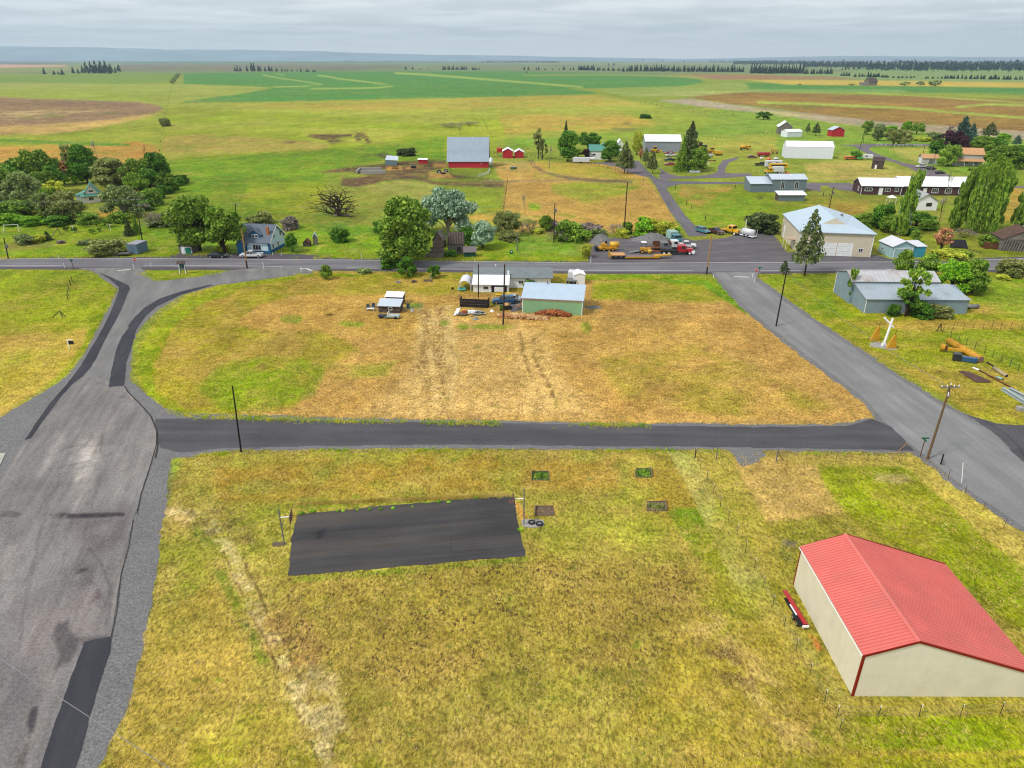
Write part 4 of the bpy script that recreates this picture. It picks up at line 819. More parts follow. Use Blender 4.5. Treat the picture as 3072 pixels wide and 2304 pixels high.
T('A',330,900,470,340,'broad','greygreen','deciduous_tree','grey-green tree with tangled branches right of the dark spruce')
T('A',690,830,560,260,'round','yellow','deciduous_tree','yellow-green tree just left of the green-roofed house')
T('A',560,760,440,260,'broad','green','deciduous_tree','green tree in the middle of the grove above the yellow-green one')
T('A',900,600,420,190,'round','bright','deciduous_tree','bright yellow-green tree behind the green-roofed house')
T('A',790,1040,680,380,'broad','olive','deciduous_tree','large olive tree in front of the green-roofed house')
T('A',560,1060,690,260,'thin','greygreen','deciduous_tree','half bare grey-green tree at the front edge of the grove')
T('A',960,1050,780,190,'thin','olive','deciduous_tree','sparse brown-green tree right of the large olive tree')
T('A',1480,1000,620,340,'broad','greygreen','deciduous_tree','spreading tree with bare grey limbs right of the green-roofed house', bark=PBARK)
T('A',1640,960,800,200,'barebush','grey','bare_shrub','grey leafless shrub right of the spreading bare-limbed tree','shrub', crown='twigs')
T('A',1540,1215,1010,150,'spruce','needle','spruce_tree','small conical spruce beside the leaning power pole')
T('A',1630,1190,980,130,'spruce','green','spruce_tree','lighter green small conifer touching the conical spruce')
T('A',570,1265,1160,130,'spruce','needle','spruce_tree','low dark spruce in the grass left of the white clothes frame')
for i, (x, y, yt, w_) in enumerate(((60,1070,930,230),(230,1085,940,230),(400,1080,950,230),(560,1070,1000,160))):
    T('A', x, y, yt, w_, 'bush','bright','hedge_shrub','bright green hedge shrub along the bottom left edge of the grove','shrub', group='hedge at the foot of the west grove')
for i, (x, y) in enumerate(((1800,820),(1880,770),(1950,720),(2020,670),(2080,620),(2140,590))):
    T('A', x, y, y - 120,150,'bush','deep','hedge_shrub','dark green hedge shrub running up the right side of the grove','shrub', group='hedge up the right side of the grove')
T('A',1290,1430,1240,340,'bush','olive','shrub','large brown-green bush next to the blue container','shrub')
T('A',1940,1105,900,300,'barebush','grey','bare_shrub','grey leafless bush left of the two big roadside trees','shrub', crown='twigs')
T('A',1930,1100,950,250,'bush','greygreen','shrub','grey-green undergrowth inside the grey leafless bush','shrub')
T('A',300,1310,1190,180,'bush','greygreen','shrub','grey-green bush in the meadow above the left pole','shrub')
T('A',460,1290,1200,160,'bush','yellow','shrub','yellowish bush in the meadow next to the low dark spruce','shrub')
T('A',720,1300,1260,80,'bush','grey','shrub','small grey shrub alone in the left meadow','shrub')
T('A',1060,1310,1260,190,'bush','greygreen','shrub','low grey shrub at the top of the verge left of the brown-green bush','shrub')
for i, (x, y, s_) in enumerate(((790,1160,60),(880,1170,60),(1000,1110,70),(1150,1100,80),(1290,1110,100),(1100,1190,60),(1180,1165,50))):
    T('A', x, y, y - s_, s_, 'round','green','orchard_tree','small round young tree on the lawn in front of the grove', group='young trees on the west lawn')
for x, y, yt, w_, k_, l_, s_ in ((0,760,400,300,'broad','green','green tree cut by the left edge above the dark spruce'),(200,800,520,260,'round','olive','olive tree right of the dark spruce top'),(440,820,560,260,'broad','green','green tree left of the yellow-green one in the grove'),(660,980,640,240,'broad','green','green tree left of the large olive tree'),(400,560,300,240,'broad','olive','olive tree in the upper left of the grove'),(1200,560,330,200,'round','greygreen','grey tree behind the ridge of the green-roofed house'),(1500,620,400,240,'broad','green','green tree between the olive-grey and mid green trees'),(1790,700,420,240,'broad','deep','dark tree low at the right end of the grove'),(1560,900,640,220,'thin','olive','thin tree behind the double-crossarm pole'),(120,980,780,260,'bush','green','green undergrowth at the foot of the dark spruce'),(1400,800,640,220,'bush','deep','dark undergrowth right of the green-roofed house'),(860,900,780,260,'bush','green','undergrowth between the large olive tree and the house'),(300,1000,800,260,'round','green','small green tree above the left part of the hedge'),(480,940,760,240,'round','olive','olive tree above the middle of the hedge'),(1100,520,300,240,'broad','green','green tree behind the gable of the green-roofed house'),(680,700,380,240,'broad','deep','dark tree behind the yellow-green one in the grove'),(150,560,340,240,'broad','olive','olive tree at the back left of the grove'),(1620,640,360,220,'broad','olive','olive tree at the back of the right part of the grove'),(1980,700,470,200,'round','green','rounded green tree at the right end of the grove'),(1760,860,640,240,'bush','green','green scrub left of the diagonal hedge'),(1620,920,760,240,'bush','deep','dark scrub below the small light green tree'),(1050,1060,930,240,'bush','green','green scrub below the green-roofed house'),(720,1080,940,260,'bush','deep','dark scrub under the large olive tree'),(1440,1060,920,180,'bush','green','low green bush at the foot of the bare-limbed tree')):
    T('A', x, y, yt, w_, k_, l_, 'grove_tree', s_)
# roadside trees and the blue house
T('B',400,770,105,640,'tall','green','cottonwood_tree','huge green tree behind the small teal-doored shed', var=0, bark=DBARK)
T('B',690,790,225,540,'round','green','cottonwood_tree','big rounded tree directly left of the blue house', var=1, bark=DBARK)
T('B',660,770,690,130,'bush','yellow','shrub','yellow shrub between the trunks left of the blue house','shrub')
T('B',1100,440,285,290,'bush','olive','shrub','olive bush behind the roof of the blue house','shrub')
T('B',1470,500,345,200,'bush','grey','shrub','dark grey-brown bush behind and right of the blue house','shrub')
T('B',1490,775,565,180,'round','deep','small_tree','small dark round tree right of the blue house')
T('B',2060,650,470,190,'bush','deep','shrub','round dark green bush in the meadow right of the blue house','shrub')
T('B',1890,1095,935,150,'round','green','small_tree','little tree south of the highway at the left of the mown lot', bark=DBARK)
# cottonwood, silver poplar and the creek
T('C',1060,1600,862,760,'broad','green','cottonwood_tree','giant cottonwood standing over the highway at the picture centre left', var=2, bark=DBARK)
T('G',690,1062,840,250,'round','deep','small_tree','bright green small tree under the giant cottonwood')
T('G',480,960,820,200,'bush','deep','shrub','dark green thicket at the foot of the giant cottonwood','shrub')
T('G',1000,1080,935,150,'round','deep','small_tree','small tree with a dark trunk right of the cottonwood beside the planter', bark=DBARK)
T('G',165,1025,955,150,'bush','greygreen','shrub','low bush on the south verge left of the giant cottonwood','shrub')
T('C',1560,1300,740,540,'broad','silver','silver_poplar','large silvery grey-green tree behind the collapsed wooden house', var=0, bark=PBARK)
T('C',1330,1240,900,330,'round','silver','silver_poplar','lower silver tree left of the large silvery one', var=1)
T('C',1970,1440,1130,340,'round','silver','silver_poplar','bushy silver tree right of the collapsed wooden house', var=2)
T('C',1790,1380,1180,200,'bush','deep','shrub','dark green bush between the two silver trees','shrub')
T('C',1060,345,230,190,'bush','needle','shrub','dark round bush in the pasture left of the red barn','shrub')
T('C',280,1360,1180,190,'bush','deep','shrub','dark bush in the creek bottom right of the blue house','shrub')
T('C',760,1255,1090,160,'bush','deep','shrub','dark bush behind the left side of the giant cottonwood','shrub')
T('C',1590,1530,1440,170,'bush','deep','shrub','green bush growing against the collapsed wooden house','shrub')
T('G',1860,590,300,290,'willow','olive','willow_tree','olive willow with fanned bare stems by the creek')
T('G',2050,540,420,210,'barebush','grey','bare_shrub','dark leafless shrub at the foot of the bare poplar','shrub', crown='twigs')
T('G',2075,440,60,110,'snag','grey','dead_tree','tall grey dead poplar by the creek', crown='twigs', bark=PBARK)
T('D',560,1400,1220,170,'barebush','greygreen','bare_shrub','thin pale shrub right of the dead poplar','shrub', crown='twigs')
for x, y, yt, w_, k_, l_, s_ in ((740,1400,1205,140,'tall','green','small green tree left of the creekside pole'),(830,1380,1260,140,'bush','grey','grey bush behind the creekside pole'),(1000,1500,1245,240,'bush','green','green bush right of the creekside pole'),(900,1510,1350,180,'barebush','grey','purplish bare bush at the foot of the creekside pole'),(1120,1510,1340,240,'bush','green','low green bush in the middle of the creek hedge'),(1250,1440,1290,230,'bush','grey','grey-purple bush in the middle of the creek hedge'),(1570,1450,1275,140,'barebush','grey','grey bush left of the tall dark pole'),(1700,1430,1270,110,'bush','green','small green bush right of the tall dark pole'),(1900,1440,1210,250,'bush','bright','bright green bush above the gravel pile'),(2110,1450,1260,230,'bush','yellow','yellow-green bush above the parked trucks'),(1400,1440,1380,120,'bush','greygreen','low grey-green bush left of the gravel pile'),(640,1420,1350,120,'bush','yellow','low yellow bush left of the small creek tree'),(1060,1440,1290,200,'bush','greygreen','pale bush behind the green bush in the creek hedge'),(1330,1460,1350,160,'bush','greygreen','small pale bush near the gravel heap'),(300,1500,1380,220,'bush','olive','olive bush below the willow'),(2010,1440,1240,150,'thin','yellow','thin yellow sapling in the creek hedge above the trucks'),(1640,1470,1350,120,'bush','yellow','yellow bush at the foot of the tall dark pole')):
    T('D', x, y, yt, w_ * 1.15, k_, l_, 'creek_shrub', s_, 'shrub')
T('E',490,1440,1340,110,'bush','bright','shrub','small bright green bush beside the north road','shrub')
T('E',1500,1395,1130,380,'bush','needle','shrub','big dark bush left of the cream workshop','shrub')
# farmstead north of the paddock
T('D',650,545,170,190,'thin','olive','birch_tree','thin yellowish birch left of the big maple', bark=DBARK, var=0)
T('D',700,545,300,160,'thin','greygreen','birch_tree','half bare birch joined to the right of the yellowish birch', bark=DBARK, var=1)
T('D',970,500,85,130,'spruce','needle','spruce_tree','narrow brown spruce top rising behind the big maple')
T('D',1000,570,200,310,'tall','deep','maple_tree','big dense maple in front of the livestock trailer', var=0, bark=DBARK)
T('D',1240,430,225,270,'round','deep','maple_tree','round green maple behind the green-roofed white farmhouse', var=1)
T('D',1120,520,420,120,'round','green','small_tree','light green small tree between the maples')
T('D',1215,550,425,100,'round','purple','plum_tree','small dark purple tree left of the white farmhouse')
T('D',1500,570,330,270,'round','deep','maple_tree','dark tree in front of the white farmhouse right side', var=2)
T('D',1670,715,330,230,'pine','pine','pine_tree','grey-green pine at the turn of the farm lane', var=0)
T('D',1710,715,420,190,'pine','pine','pine_tree','second pine touching the right of the pine at the farm lane', var=1)
T('D',1820,490,210,180,'tall','yellow','ash_tree','yellow-green tree left of the long grey shed')
T('D',1860,560,390,90,'thin','russet','red_shrub','reddish shrub beneath the yellow-green tree','shrub')
T('D',1920,615,405,110,'pine','pine','pine_tree','slim pine left of the lane fork', var=2)
T('D',2005,715,460,150,'pine','pine','pine_tree','short pine in the island at the lane fork', var=1)
T('D',1980,640,500,90,'pine','needle','pine_tree','smallest pine between the two pines at the lane fork', var=0)
T('E',650,680,95,300,'spruce2','needle','conifer_tree','tallest shaggy conifer above the green skip', var=0)
T('E',570,690,300,220,'spruce','green','conifer_tree','green conifer on the left flank of the tallest conifer', var=1)
T('E',720,690,420,260,'broad','green','deciduous_tree','green tree in front of the tallest conifer')
T('E',805,650,390,160,'tall','green','deciduous_tree','rounded tree on the right flank of the tallest conifer')
T('E',1540,75,-20,160,'round','deep','deciduous_tree','lone dark wind-bent tree in the pasture above the grey shed')
T('E',140,60,0,110,'bush','deep','shrub','lone round bush in the pasture behind the long grey shed','shrub')
T('E',2060,245,110,70,'pine','pine','pine_tree','thin pine right of the small white shed', var=2)
T('E',2160,265,110,120,'pine','needle','pine_tree','denser pine right of the thin pine near the white shed', var=0)
T('F',215,545,440,130,'bush','deep','shrub','dark bush over the little green thing by the lane bend','shrub')
# north-east grove
for x, y, yt, w_, k_, l_, nm, s_ in ((345,250,90,150,'round','green','deciduous_tree','green tree at the left end of the north-east thicket'),(480,325,125,210,'tall','greygreen','deciduous_tree','grey-green tree second from the left in the north-east thicket'),(660,380,180,260,'round','olive','deciduous_tree','olive tree over the white rail fence'),(780,385,200,200,'round','olive','deciduous_tree','greyish tree right of the olive tree over the rail fence'),(640,250,150,190,'round','bright','deciduous_tree','bright tree behind the olive tree over the rail fence'),(820,240,95,130,'round','bright','deciduous_tree','bright tree behind the right part of the north-east thicket'),(935,250,105,150,'round','green','deciduous_tree','green tree at the right end of the north-east thicket'),(1150,320,215,220,'bush','greygreen','shrub','pale scrub between the thicket and the purple tree'),(1000,330,270,160,'bush','yellow','shrub','yellow scrub right of the north-east thicket'),
        (1310,330,130,130,'thin','grey','deciduous_tree','pale bare tree left of the tall blue-green conifer'),(1440,410,35,270,'spruce2','blue','conifer_tree','tall blue-green conifer above the purple tree'),(1560,380,120,180,'spruce2','blue','conifer_tree','blue-green conifer right of the tall one'),(1350,420,210,240,'round','purple','plum_tree','large dark purple tree in the north-east grove'),(1490,450,300,150,'round','purple','plum_tree','smaller purple tree right of the large purple one'),(1150,500,325,190,'round','deep','deciduous_tree','dark green tree behind the orange-roofed garage'),(1310,620,375,270,'broad','green','deciduous_tree','big green tree between the garage and the orange-roofed house'),(1790,300,110,220,'pine','needle','pine_tree','dark pine standing over the right of the north-east grove'),(2115,395,255,120,'pine','blue','pine_tree','small dark pine near the right edge of the picture'),(1700,450,270,260,'broad','green','deciduous_tree','green tree behind the orange-roofed house'),(1850,440,290,220,'broad','deep','deciduous_tree','dark green tree below the dark pine'),(1960,330,235,190,'round','bright','deciduous_tree','light green tree right of the dark pine'),(1960,660,370,320,'broad','green','deciduous_tree','large light green tree right of the orange-roofed house'),(2180,650,400,240,'broad','deep','deciduous_tree','dark tree on the right edge beside the orange-roofed house'),(2120,500,380,200,'round','green','deciduous_tree','green tree on the right edge below the small dark pine'),(1780,560,440,160,'bush','green','shrub','green shrub at the back wall of the orange-roofed house'),(1600,680,640,90,'bush','green','shrub','green shrub before the orange-roofed house')):
    T('F', x, y, yt, w_, k_, l_, nm, s_, 'shrub' if 'shrub' in nm else 'tree')
# poplars and the thicket round the white cottage
for x, y, yt, w_, v_, s_ in ((1420,1380,640,300,0,'leftmost full poplar of the leaning row by the white cottage'),(1520,1400,600,300,1,'second full poplar of the leaning row'),(1620,1420,560,320,2,'third and tallest poplar of the leaning row'),(1720,1430,600,300,0,'fourth poplar of the leaning row'),(1800,1440,680,260,1,'rightmost poplar of the leaning row'),(1350,1390,760,240,2,'shorter poplar before the leftmost one of the leaning row'),(1680,1380,580,260,1,'poplar behind the third and fourth of the leaning row'),(1860,1400,760,240,0,'short poplar behind the rightmost one of the leaning row')):
    T('F', x, y, yt, w_ * .6,'poplar','green','poplar_tree', s_, rz=rnd.uniform(-.3,.3), var=v_, group='leaning poplar row', bark=PBARK)
T('F',2110,1420,660,210,'poplar','green','poplar_tree','poplar at the right edge behind the wrecked barn', rz=0, var=2, bark=DBARK)
T('F',2250,1430,640,230,'poplar','deep','poplar_tree','dark poplar cut off by the right edge of the picture', rz=0, var=0, bark=DBARK)
T('F',720,1455,690,210,'poplar','green','poplar_tree','slim leaning poplar in front of the white-roofed school', rz=0, var=1, bark=PBARK)
T('F',760,1400,930,170,'poplar','silver','poplar_tree','pale lower stem of foliage beside the slim leaning poplar', rz=.2, var=0, bark=PBARK)
T('F',1210,1335,640,130,'snag','olive','dead_tree','tall half dead poplar with bare brown stems', crown='twigs', bark=PBARK)
T('F',1190,1340,960,170,'snag','grey','dead_tree','shorter bare brown trunks beside the half dead poplar', crown='twigs', bark=DBARK)
for x, y, yt, w_, k_, l_, s_ in ((520,1380,1070,320,'broad','deep','dark green tree left of the slim poplar'),(390,1340,1170,240,'bush','green','green shrub behind the cream workshop'),(600,1420,1200,240,'broad','green','lighter green tree beneath the dark one left of the slim poplar'),(930,1330,1170,320,'broad','deep','dark green tree below the white cottage'),(1060,1380,1240,220,'bush','green','green shrub below the dark tree by the white cottage'),(860,1440,1340,190,'bush','deep','dark low shrub right of the slim poplar base'),(260,1260,1200,160,'bush','green','small shrub above the cream workshop roof')):
    T('F', x, y, yt, w_, k_, l_, 'thicket_tree', s_)
T('K',915,500,365,140,'round','green','small_tree','small green tree behind the light blue garage')
T('K',1220,620,300,330,'thin','russet','brown_shrub','brown budding shrub right of the turquoise shed','shrub')
T('K',1500,450,330,230,'barebush','grey','bare_shrub','bleached bare branches right of the brown shrub','shrub', crown='twigs')
T('K',1780,560,400,190,'bush','green','shrub','green shrub left of the wrecked barn','shrub')
T('K',1300,700,580,330,'bush','yellow','shrub','yellow-green shrub on the north verge below the brown shrub','shrub')
T('K',1500,700,600,180,'bush','green','shrub','low green shrub on the north verge before the wrecked barn','shrub')
T('K',2060,885,650,330,'bush','olive','shrub','brownish bush on the south verge at the right edge','shrub')
T('K',760,900,590,240,'tall','green','locust_tree','leafy tree between the grey barn and the highway', bark=DBARK)
T('K',1050,930,650,330,'broad','green','locust_tree','wide leafy tree behind the roof of the grey barn', bark=DBARK)
T('K',1340,1090,720,330,'broad','bright','locust_tree','light green tree at the right end of the grey barn', bark=DBARK)
T('K',1590,1100,710,360,'broad','green','locust_tree','olive-topped big tree right of the grey barn', var=2)
T('K',830,1375,800,420,'thin','green','locust_tree','tall ragged tree rising in front of the grey barn', var=1, bark=DBARK)
T('K',800,1378,1010,330,'thin','deep','locust_tree','lower leafy tree at the foot of the ragged tree', var=0, bark=DBARK)
T('K',990,1380,1180,260,'bush','deep','shrub','green shrub at the foot of the ragged tree before the grey barn','shrub')
T('K',1200,1385,1230,260,'bush','olive','shrub','brown-green shrub before the front wall of the grey barn','shrub')
T('K',1140,1230,1090,190,'bush','bright','shrub','bright shrub poking above the low roof edge of the grey barn','shrub')
T('K',660,1370,1230,150,'bush','deep','shrub','dark shrub left of the ragged tree at the grey barn wall','shrub')
T('K',130,1210,800,200,'thin','green','locust_tree','thin sapling against the left end of the grey barn')
T('K',1960,930,875,170,'bush','yellow','shrub','low mustard-yellow shrub in the east field','shrub')
T('J',1040,1052,275,400,'pine','pine','ponderosa_pine','tall ponderosa pine standing in front of the cream workshop', var=0, bark=DBARK)
T('J',790,1045,875,140,'pine','needle','pine_tree','small pine left of the tall ponderosa by the highway', var=1)
T('H',1120,520,345,250,'bush','deep','shrub','green shrub behind the pale green workshop roof','shrub')
T('H',740,870,790,60,'bush','green','shrub','small weeds beside the firewood trailer','shrub')
T('I',90,640,440,150,'bush','yellow','shrub','low yellow scrub left of the gravel yard','shrub')
T('I',1390,340,180,110,'bush','bright','shrub','bright bush behind the teal truck','shrub')
# far lone shrubs and field trees
T('T1',1370,770,695,95,'bush','olive','shrub','lone dark shrub on the far west fence line','shrub')
for i, t in enumerate((0,.35,.7,1.)): T('T1',1430 + 50 * t, 422 - 70 * t, 385 - 55 * t, 56,'farround','greygreen','hedge_tree','tree in the short row at the corner of the green wheat', group='tree row at the corner of the green wheat')
for x, y, yt, w_, s_ in ((1220,437,398,95,'leftmost of three pale bushes in the far yellow field'),(1348,438,397,80,'middle pale bush in the far yellow field'),(1470,440,387,130,'largest pale bush in the far yellow field'),(780,433,416,55,'small dark bush left of the far grey barn'),(350,430,418,40,'tiny bush at the left of the far yellow field')):
    T('T4', x, y, yt, w_, 'farround','greygreen','far_shrub', s_, 'shrub')
# --- far conifers: single trees where one can tell them apart, one mass where one cannot
def firs(r, lst, label, group):
    for x, y, yt, w_ in lst:
        q = g(r, x, y); plant('fir_tree', label, 'tree', q, max(3, hgt(r, x, y, yt)), w_ / S[r][2] * mpp(q),'farfir','far', group=group)
def spread(x0, x1, y, hh, n, w_, jy=3):
    return [(x0 + (x1 - x0) * (i + rnd.random() * .9) / n, y + rnd.uniform(-jy, jy), y - hh * rnd.uniform(.6,1.1), w_ * rnd.uniform(.7,1.2)) for i in range(n)]
firs('T1',[(370,338,288,34),(450,342,312,30),(485,340,318,22),(520,344,303,40),(610,330,282,32),(650,332,290,24),(240,222,198,10)],'scattered dark fir left of the big far fir clump','scattered firs on the far left')
firs('T1',[(720,325,240,46),(760,318,236,44),(800,326,228,56),(845,325,228,56),(885,325,234,56),(925,322,252,44),(990,316,262,44),(690,330,275,40),(740,332,282,30),(780,332,270,40),(830,332,262,40),(870,332,268,40),(910,334,270,40),(960,328,285,30)],'dark fir in the big clump of the far left fields','big far left fir clump')
firs('T2',[(15,315,280,22),(35,315,270,26),(60,315,275,24),(115,315,268,24),(155,314,248,34),(175,315,245,30),(210,315,268,30),(225,315,275,24),(265,315,282,26),(300,315,272,34),(320,315,280,24),(360,316,292,30),(405,316,290,22),(430,316,295,18),(450,316,298,18),(485,316,300,22),(530,317,300,12),(560,318,290,18),(610,320,298,22),(625,320,302,18),(665,320,302,22),(682,320,305,16)],'fir in the row at the top left edge of the green wheat','fir row behind the green wheat')
firs('T2', spread(915,1000,236,14,6,16,1) + spread(1240,1320,236,10,4,18,1) + [(1430,300,274,22),(1488,300,282,20),(1550,302,290,12),(1622,302,290,12)] + spread(1740,1945,303,36,12,24,1) + spread(1975,2045,304,28,5,20,1),'small dark fir in the far fields above the wheat','firs scattered above the wheat')
firs('T3',[(477,306,276,22),(511,306,276,24),(577,306,280,16),(597,306,278,20),(650,306,288,18),(497,325,312,22),(710,304,294,14),(805,306,274,26),(770,304,290,14),(860,306,285,18),(885,306,280,18),(1178,268,245,12),(1222,268,240,16),(1465,236,215,12),(1540,236,222,8),(1628,236,216,14),(1805,240,225,22)],'lone fir dotted along the far plain right of centre','lone firs right of centre')
firs('T3', spread(920,1060,306,44,11,30,1) + spread(1060,1300,310,28,12,24,2) + spread(1300,1720,316,50,26,30,2) + spread(1720,2000,318,50,17,30,2) + spread(2000,2300,320,55,18,28,2),'dark fir in the long row right of the picture centre','long fir row right of centre')
firs('T4', spread(-60,380,332,76,30,34,3) + spread(390,620,336,46,12,26,2) + [(605,338,285,30),(575,338,284,22)],'tall dark fir in the dense stand at the right','dense fir stand right')
firs('T4', spread(690,770,352,32,5,24,3) + spread(790,900,360,28,6,24,2) + spread(905,1005,364,42,7,30,2) + spread(1020,1090,366,22,5,24,2) + spread(1120,1320,370,20,6,26,2) + spread(1390,1500,374,18,5,22,1) + spread(1525,1700,376,32,9,30,1) + spread(1725,1900,380,38,8,30,1) + spread(1915,2010,382,38,5,34,1) + spread(2020,2212,384,34,8,24,1),'small fir in the broken row under the far forest','broken fir row under the far forest')
def wood(name, r, segs, n, wpx):
    V0 = []; F0 = []; c0 = 0
    for i in range(n):
        x0, x1, y0, y1, hh = rnd.choice(segs); x = rnd.uniform(x0, x1); y = rnd.uniform(y0, y1); q = g(r, x, y); h = max(4, hgt(r, x, y, y - hh * rnd.uniform(.55,1.15))); wd = wpx / S[r][2] * mpp(q) * rnd.uniform(.7,1.3)
        k = 9; zz = rng.uniform(.1,1, k); a = rng.uniform(0,6.3, k); rr = .5 * (1 - zz) ** .8 * wd * rng.uniform(.1,.8, k)
        P = np.stack([q.x + rr * np.cos(a), q.y + rr * np.sin(a), zz * h * .95],1); s = np.full(k, h * .13)
        V, F = quads(P, s, 1.2); V0.append(V); F0.append(F + c0); c0 += len(V)
    m = arrmesh(name, np.concatenate(V0), np.concatenate(F0)); m.materials.append(LF['far']); o = bpy.data.objects.new(name, m); COL.objects.link(o)
    return tag(o, 'dark fir forest filling the far right horizon','forest', kind='stuff')
wood('far_forest','T4',[(-200,400,250,262,26),(380,900,285,262,34),(700,2600,262,310,44),(900,2600,280,312,52),(-200,2600,240,250,18),(1200,2600,268,318,48),(-400,500,236,244,12)],3600,22)
wood('horizon_wood','T2',[(1560,2260,222,226,8),(2050,2700,240,244,14),(2100,2700,241,245,16),(2500,3500,234,238,8),(1950,2900,226,229,8),(3500,4300,238,242,8)],1300,8)
# knee-high grass along verges and fences
def tufts(name, n, pick, cols, hh):
    P = [];

    while len(P) < n:
        p = pick()
        if float(fbm(np.array(p[0] * 1.), np.array(p[1] * 1.),5,3,5)) > .5 + rnd.uniform(-.12,.06): P.append(p)
    P = np.array(P); k = 5; Q = np.repeat(P, k, 0); m_ = len(Q); Q[:, :2] += rng.normal(size=(m_, 2)) * .14
    h = np.repeat(rng.uniform(.5,1.2, len(P)), k) * hh * rng.uniform(.6,1.1, m_); a = rng.uniform(0,6.3, m_); wv = .035 + .03 * rng.random(m_)
    l_ = rng.normal(size=(m_, 2)) * .35 * h[:, None]
    A = Q.copy(); A[:, 0] -= np.cos(a) * wv; A[:, 1] -= np.sin(a) * wv; B = Q.copy(); B[:, 0] += np.cos(a) * wv; B[:, 1] += np.sin(a) * wv
    T_ = Q.copy(); T_[:, :2] += l_; T_[:, 2] += h
    me_ = arrmesh(name, np.stack([A, B, T_],1).reshape(-1,3), np.arange(3 * m_).reshape(m_, 3)); me_.materials.append(leafmat(name + '_blades', cols, .3,.5))
    o = bpy.data.objects.new(name, me_); COL.objects.link(o); return tag(o, 'rough ' + name.replace('_',' '),'grass', kind='stuff')
def alongs(specs):
    segs = [(([g(r, *q) for q in pts]), w_) for r, pts, w_ in specs]; ls = []
    for P, w_ in segs:
        for i in range(len(P) - 1): ls.append((P[i], P[i + 1], w_, (P[i + 1] - P[i]).length * w_))
    tot = sum(l_[3] for l_ in ls)
    def pick():
        t = rnd.random() * tot
        for a, b_, w_, l_ in ls:
            if t < l_: break
            t -= l_
        p = a.lerp(b_, rnd.random()); return (p.x + rnd.gauss(0, w_ * .5), p.y + rnd.gauss(0, w_ * .5),0)
    return pick
VERGE = [('W',[(360,715),(330,780),(333,850),(400,898),(700,910),(1400,920)],.9),('W',[(430,660),(520,622),(640,600)],1.6),('W',[(1250,600),(1520,602)],2.0),('W',[(1535,606),(1580,655)],.8),('W',[(420,984),(700,973),(1500,974),(1560,976)],.5),('W',[(1660,978),(1960,985)],.5),('W',[(640,594),(880,598),(1000,600)],1.5),('W',[(0,556),(560,545)],2.5),('W',[(650,556),(1250,562)],2.5),('W',[(310,590),(345,606),(480,590)],1.2),('W',[(232,622),(228,660),(176,762)],.5)]
_b3 = c3
def c3(r, g_, b, k=None): return _b3(r, g_, b, .75)
tufts('verge_grass',10000, alongs(VERGE),[c3(92,132,20), c3(136,162,28), c3(182,176,60), c3(204,186,100)],.36)
tufts('dry_fence_grass',1200, alongs([('W',[(640,1090),(1100,1070)],.4)]),[c3(120,124,44), c3(176,158,74), c3(214,188,110), c3(228,206,146)],.3)
def inlot():
    P = []
    FGp = [nat('W', *q) for q in FG]; BLp = [nat('W', *q) for q in BL]; CT = [nat('O', *q) for q in ((190,850),(255,370),(1840,250),(1930,700))]
    while sum(len(p) for p in P) < 30000:
        x = rng.uniform(-42,62,40000); y = 30 + 100 * rng.random(40000) ** 1.3
        F_ = y * cP + CAM_H * sP; u = 1536 + FPX * x / F_; v = 1152 - FPX * (y * sP - CAM_H * cP) / F_
        k = ((sdf(FGp, u, v) > 14) & (sdf(CT, u, v) < 0)) | ((sdf(BLp, u, v) > 6) & (rng.random(40000) < .5))
        k &= ~((x > 27) & (x < 45) & (y > 40.5) & (y < 57)) & (fbm(x, y, 2.5,3,71) > .40); P.append(np.stack([x, y, 0 * x],1)[k])
    return np.concatenate(P)[:30000]
_L = inlot(); _i = iter(range(10 ** 7))
_pk = lambda: tuple(_L[next(_i) % len(_L)])
_keep = fbm
fbm = lambda *a, **k: 1.
tufts('meadow_tufts',30000, _pk, [c3(84,96,30), c3(150,150,56), c3(196,172,92), c3(214,186,112), c3(232,212,156)],.12)
fbm = _keep
c3 = _b3
# -- buildings
WHITE = (.74,.75,.76)
M_white = mat('white_paint',(.72,.73,.73),.6,.08,1.2); M_trim = mat('white_trim',(.78,.79,.8),.5,.04)
M_glass = mat('dark_glass',(.02,.025,.03),.08,.2,1, spec=.8); M_glassl = mat('pale_glass',(.16,.20,.24),.12,.3,2, spec=.8)
M_galv = ribbed('galvanised_roof',(.52,.59,.66),0,.45,.5,.4,.25,.86, dirt=(.42,.40,.36), da=.25)
M_galvy = ribbed('galvanised_roof_b',(.50,.57,.65),1,.45,.5,.4,.25,.86, dirt=(.42,.40,.36), da=.25)
M_whroof = ribbed('white_metal_roof',(.80,.82,.84),0,.6,.3,.4,0,.93)
M_dark = mat('black_void',(.012,.012,.014),.9,.2); M_rub = mat('tyre_rubber',(.018,.018,.02),.85,.2,4)
M_conc = mat('concrete', c3(186,182,176),.9,.14,2,.3); M_wood = mat('weathered_wood', c3(128,116,104),.9,.3,2.5,.3)
M_dwood = ribbed('dark_weathered_boards', c3(88,74,66),3,.25,.6,.9,0,.5, dirt=c3(160,148,134), da=.6, ds=1.6, var=.25)
M_gwood = ribbed('grey_weathered_boards', c3(150,142,132),3,.22,.6,.9,0,.5, dirt=c3(90,78,66), da=.6, ds=1.2, var=.25)
M_red = ribbed('barn_red_boards', c3(200,40,54,1.3),3,.3,.4,.8,0,.82, dirt=c3(140,52,54), da=.5)
M_steel = mat('grey_steel', c3(150,152,154),.5,.12,3, metal=.3); M_rust = mat('rusty_steel', c3(122,72,48),.85,.3,3)
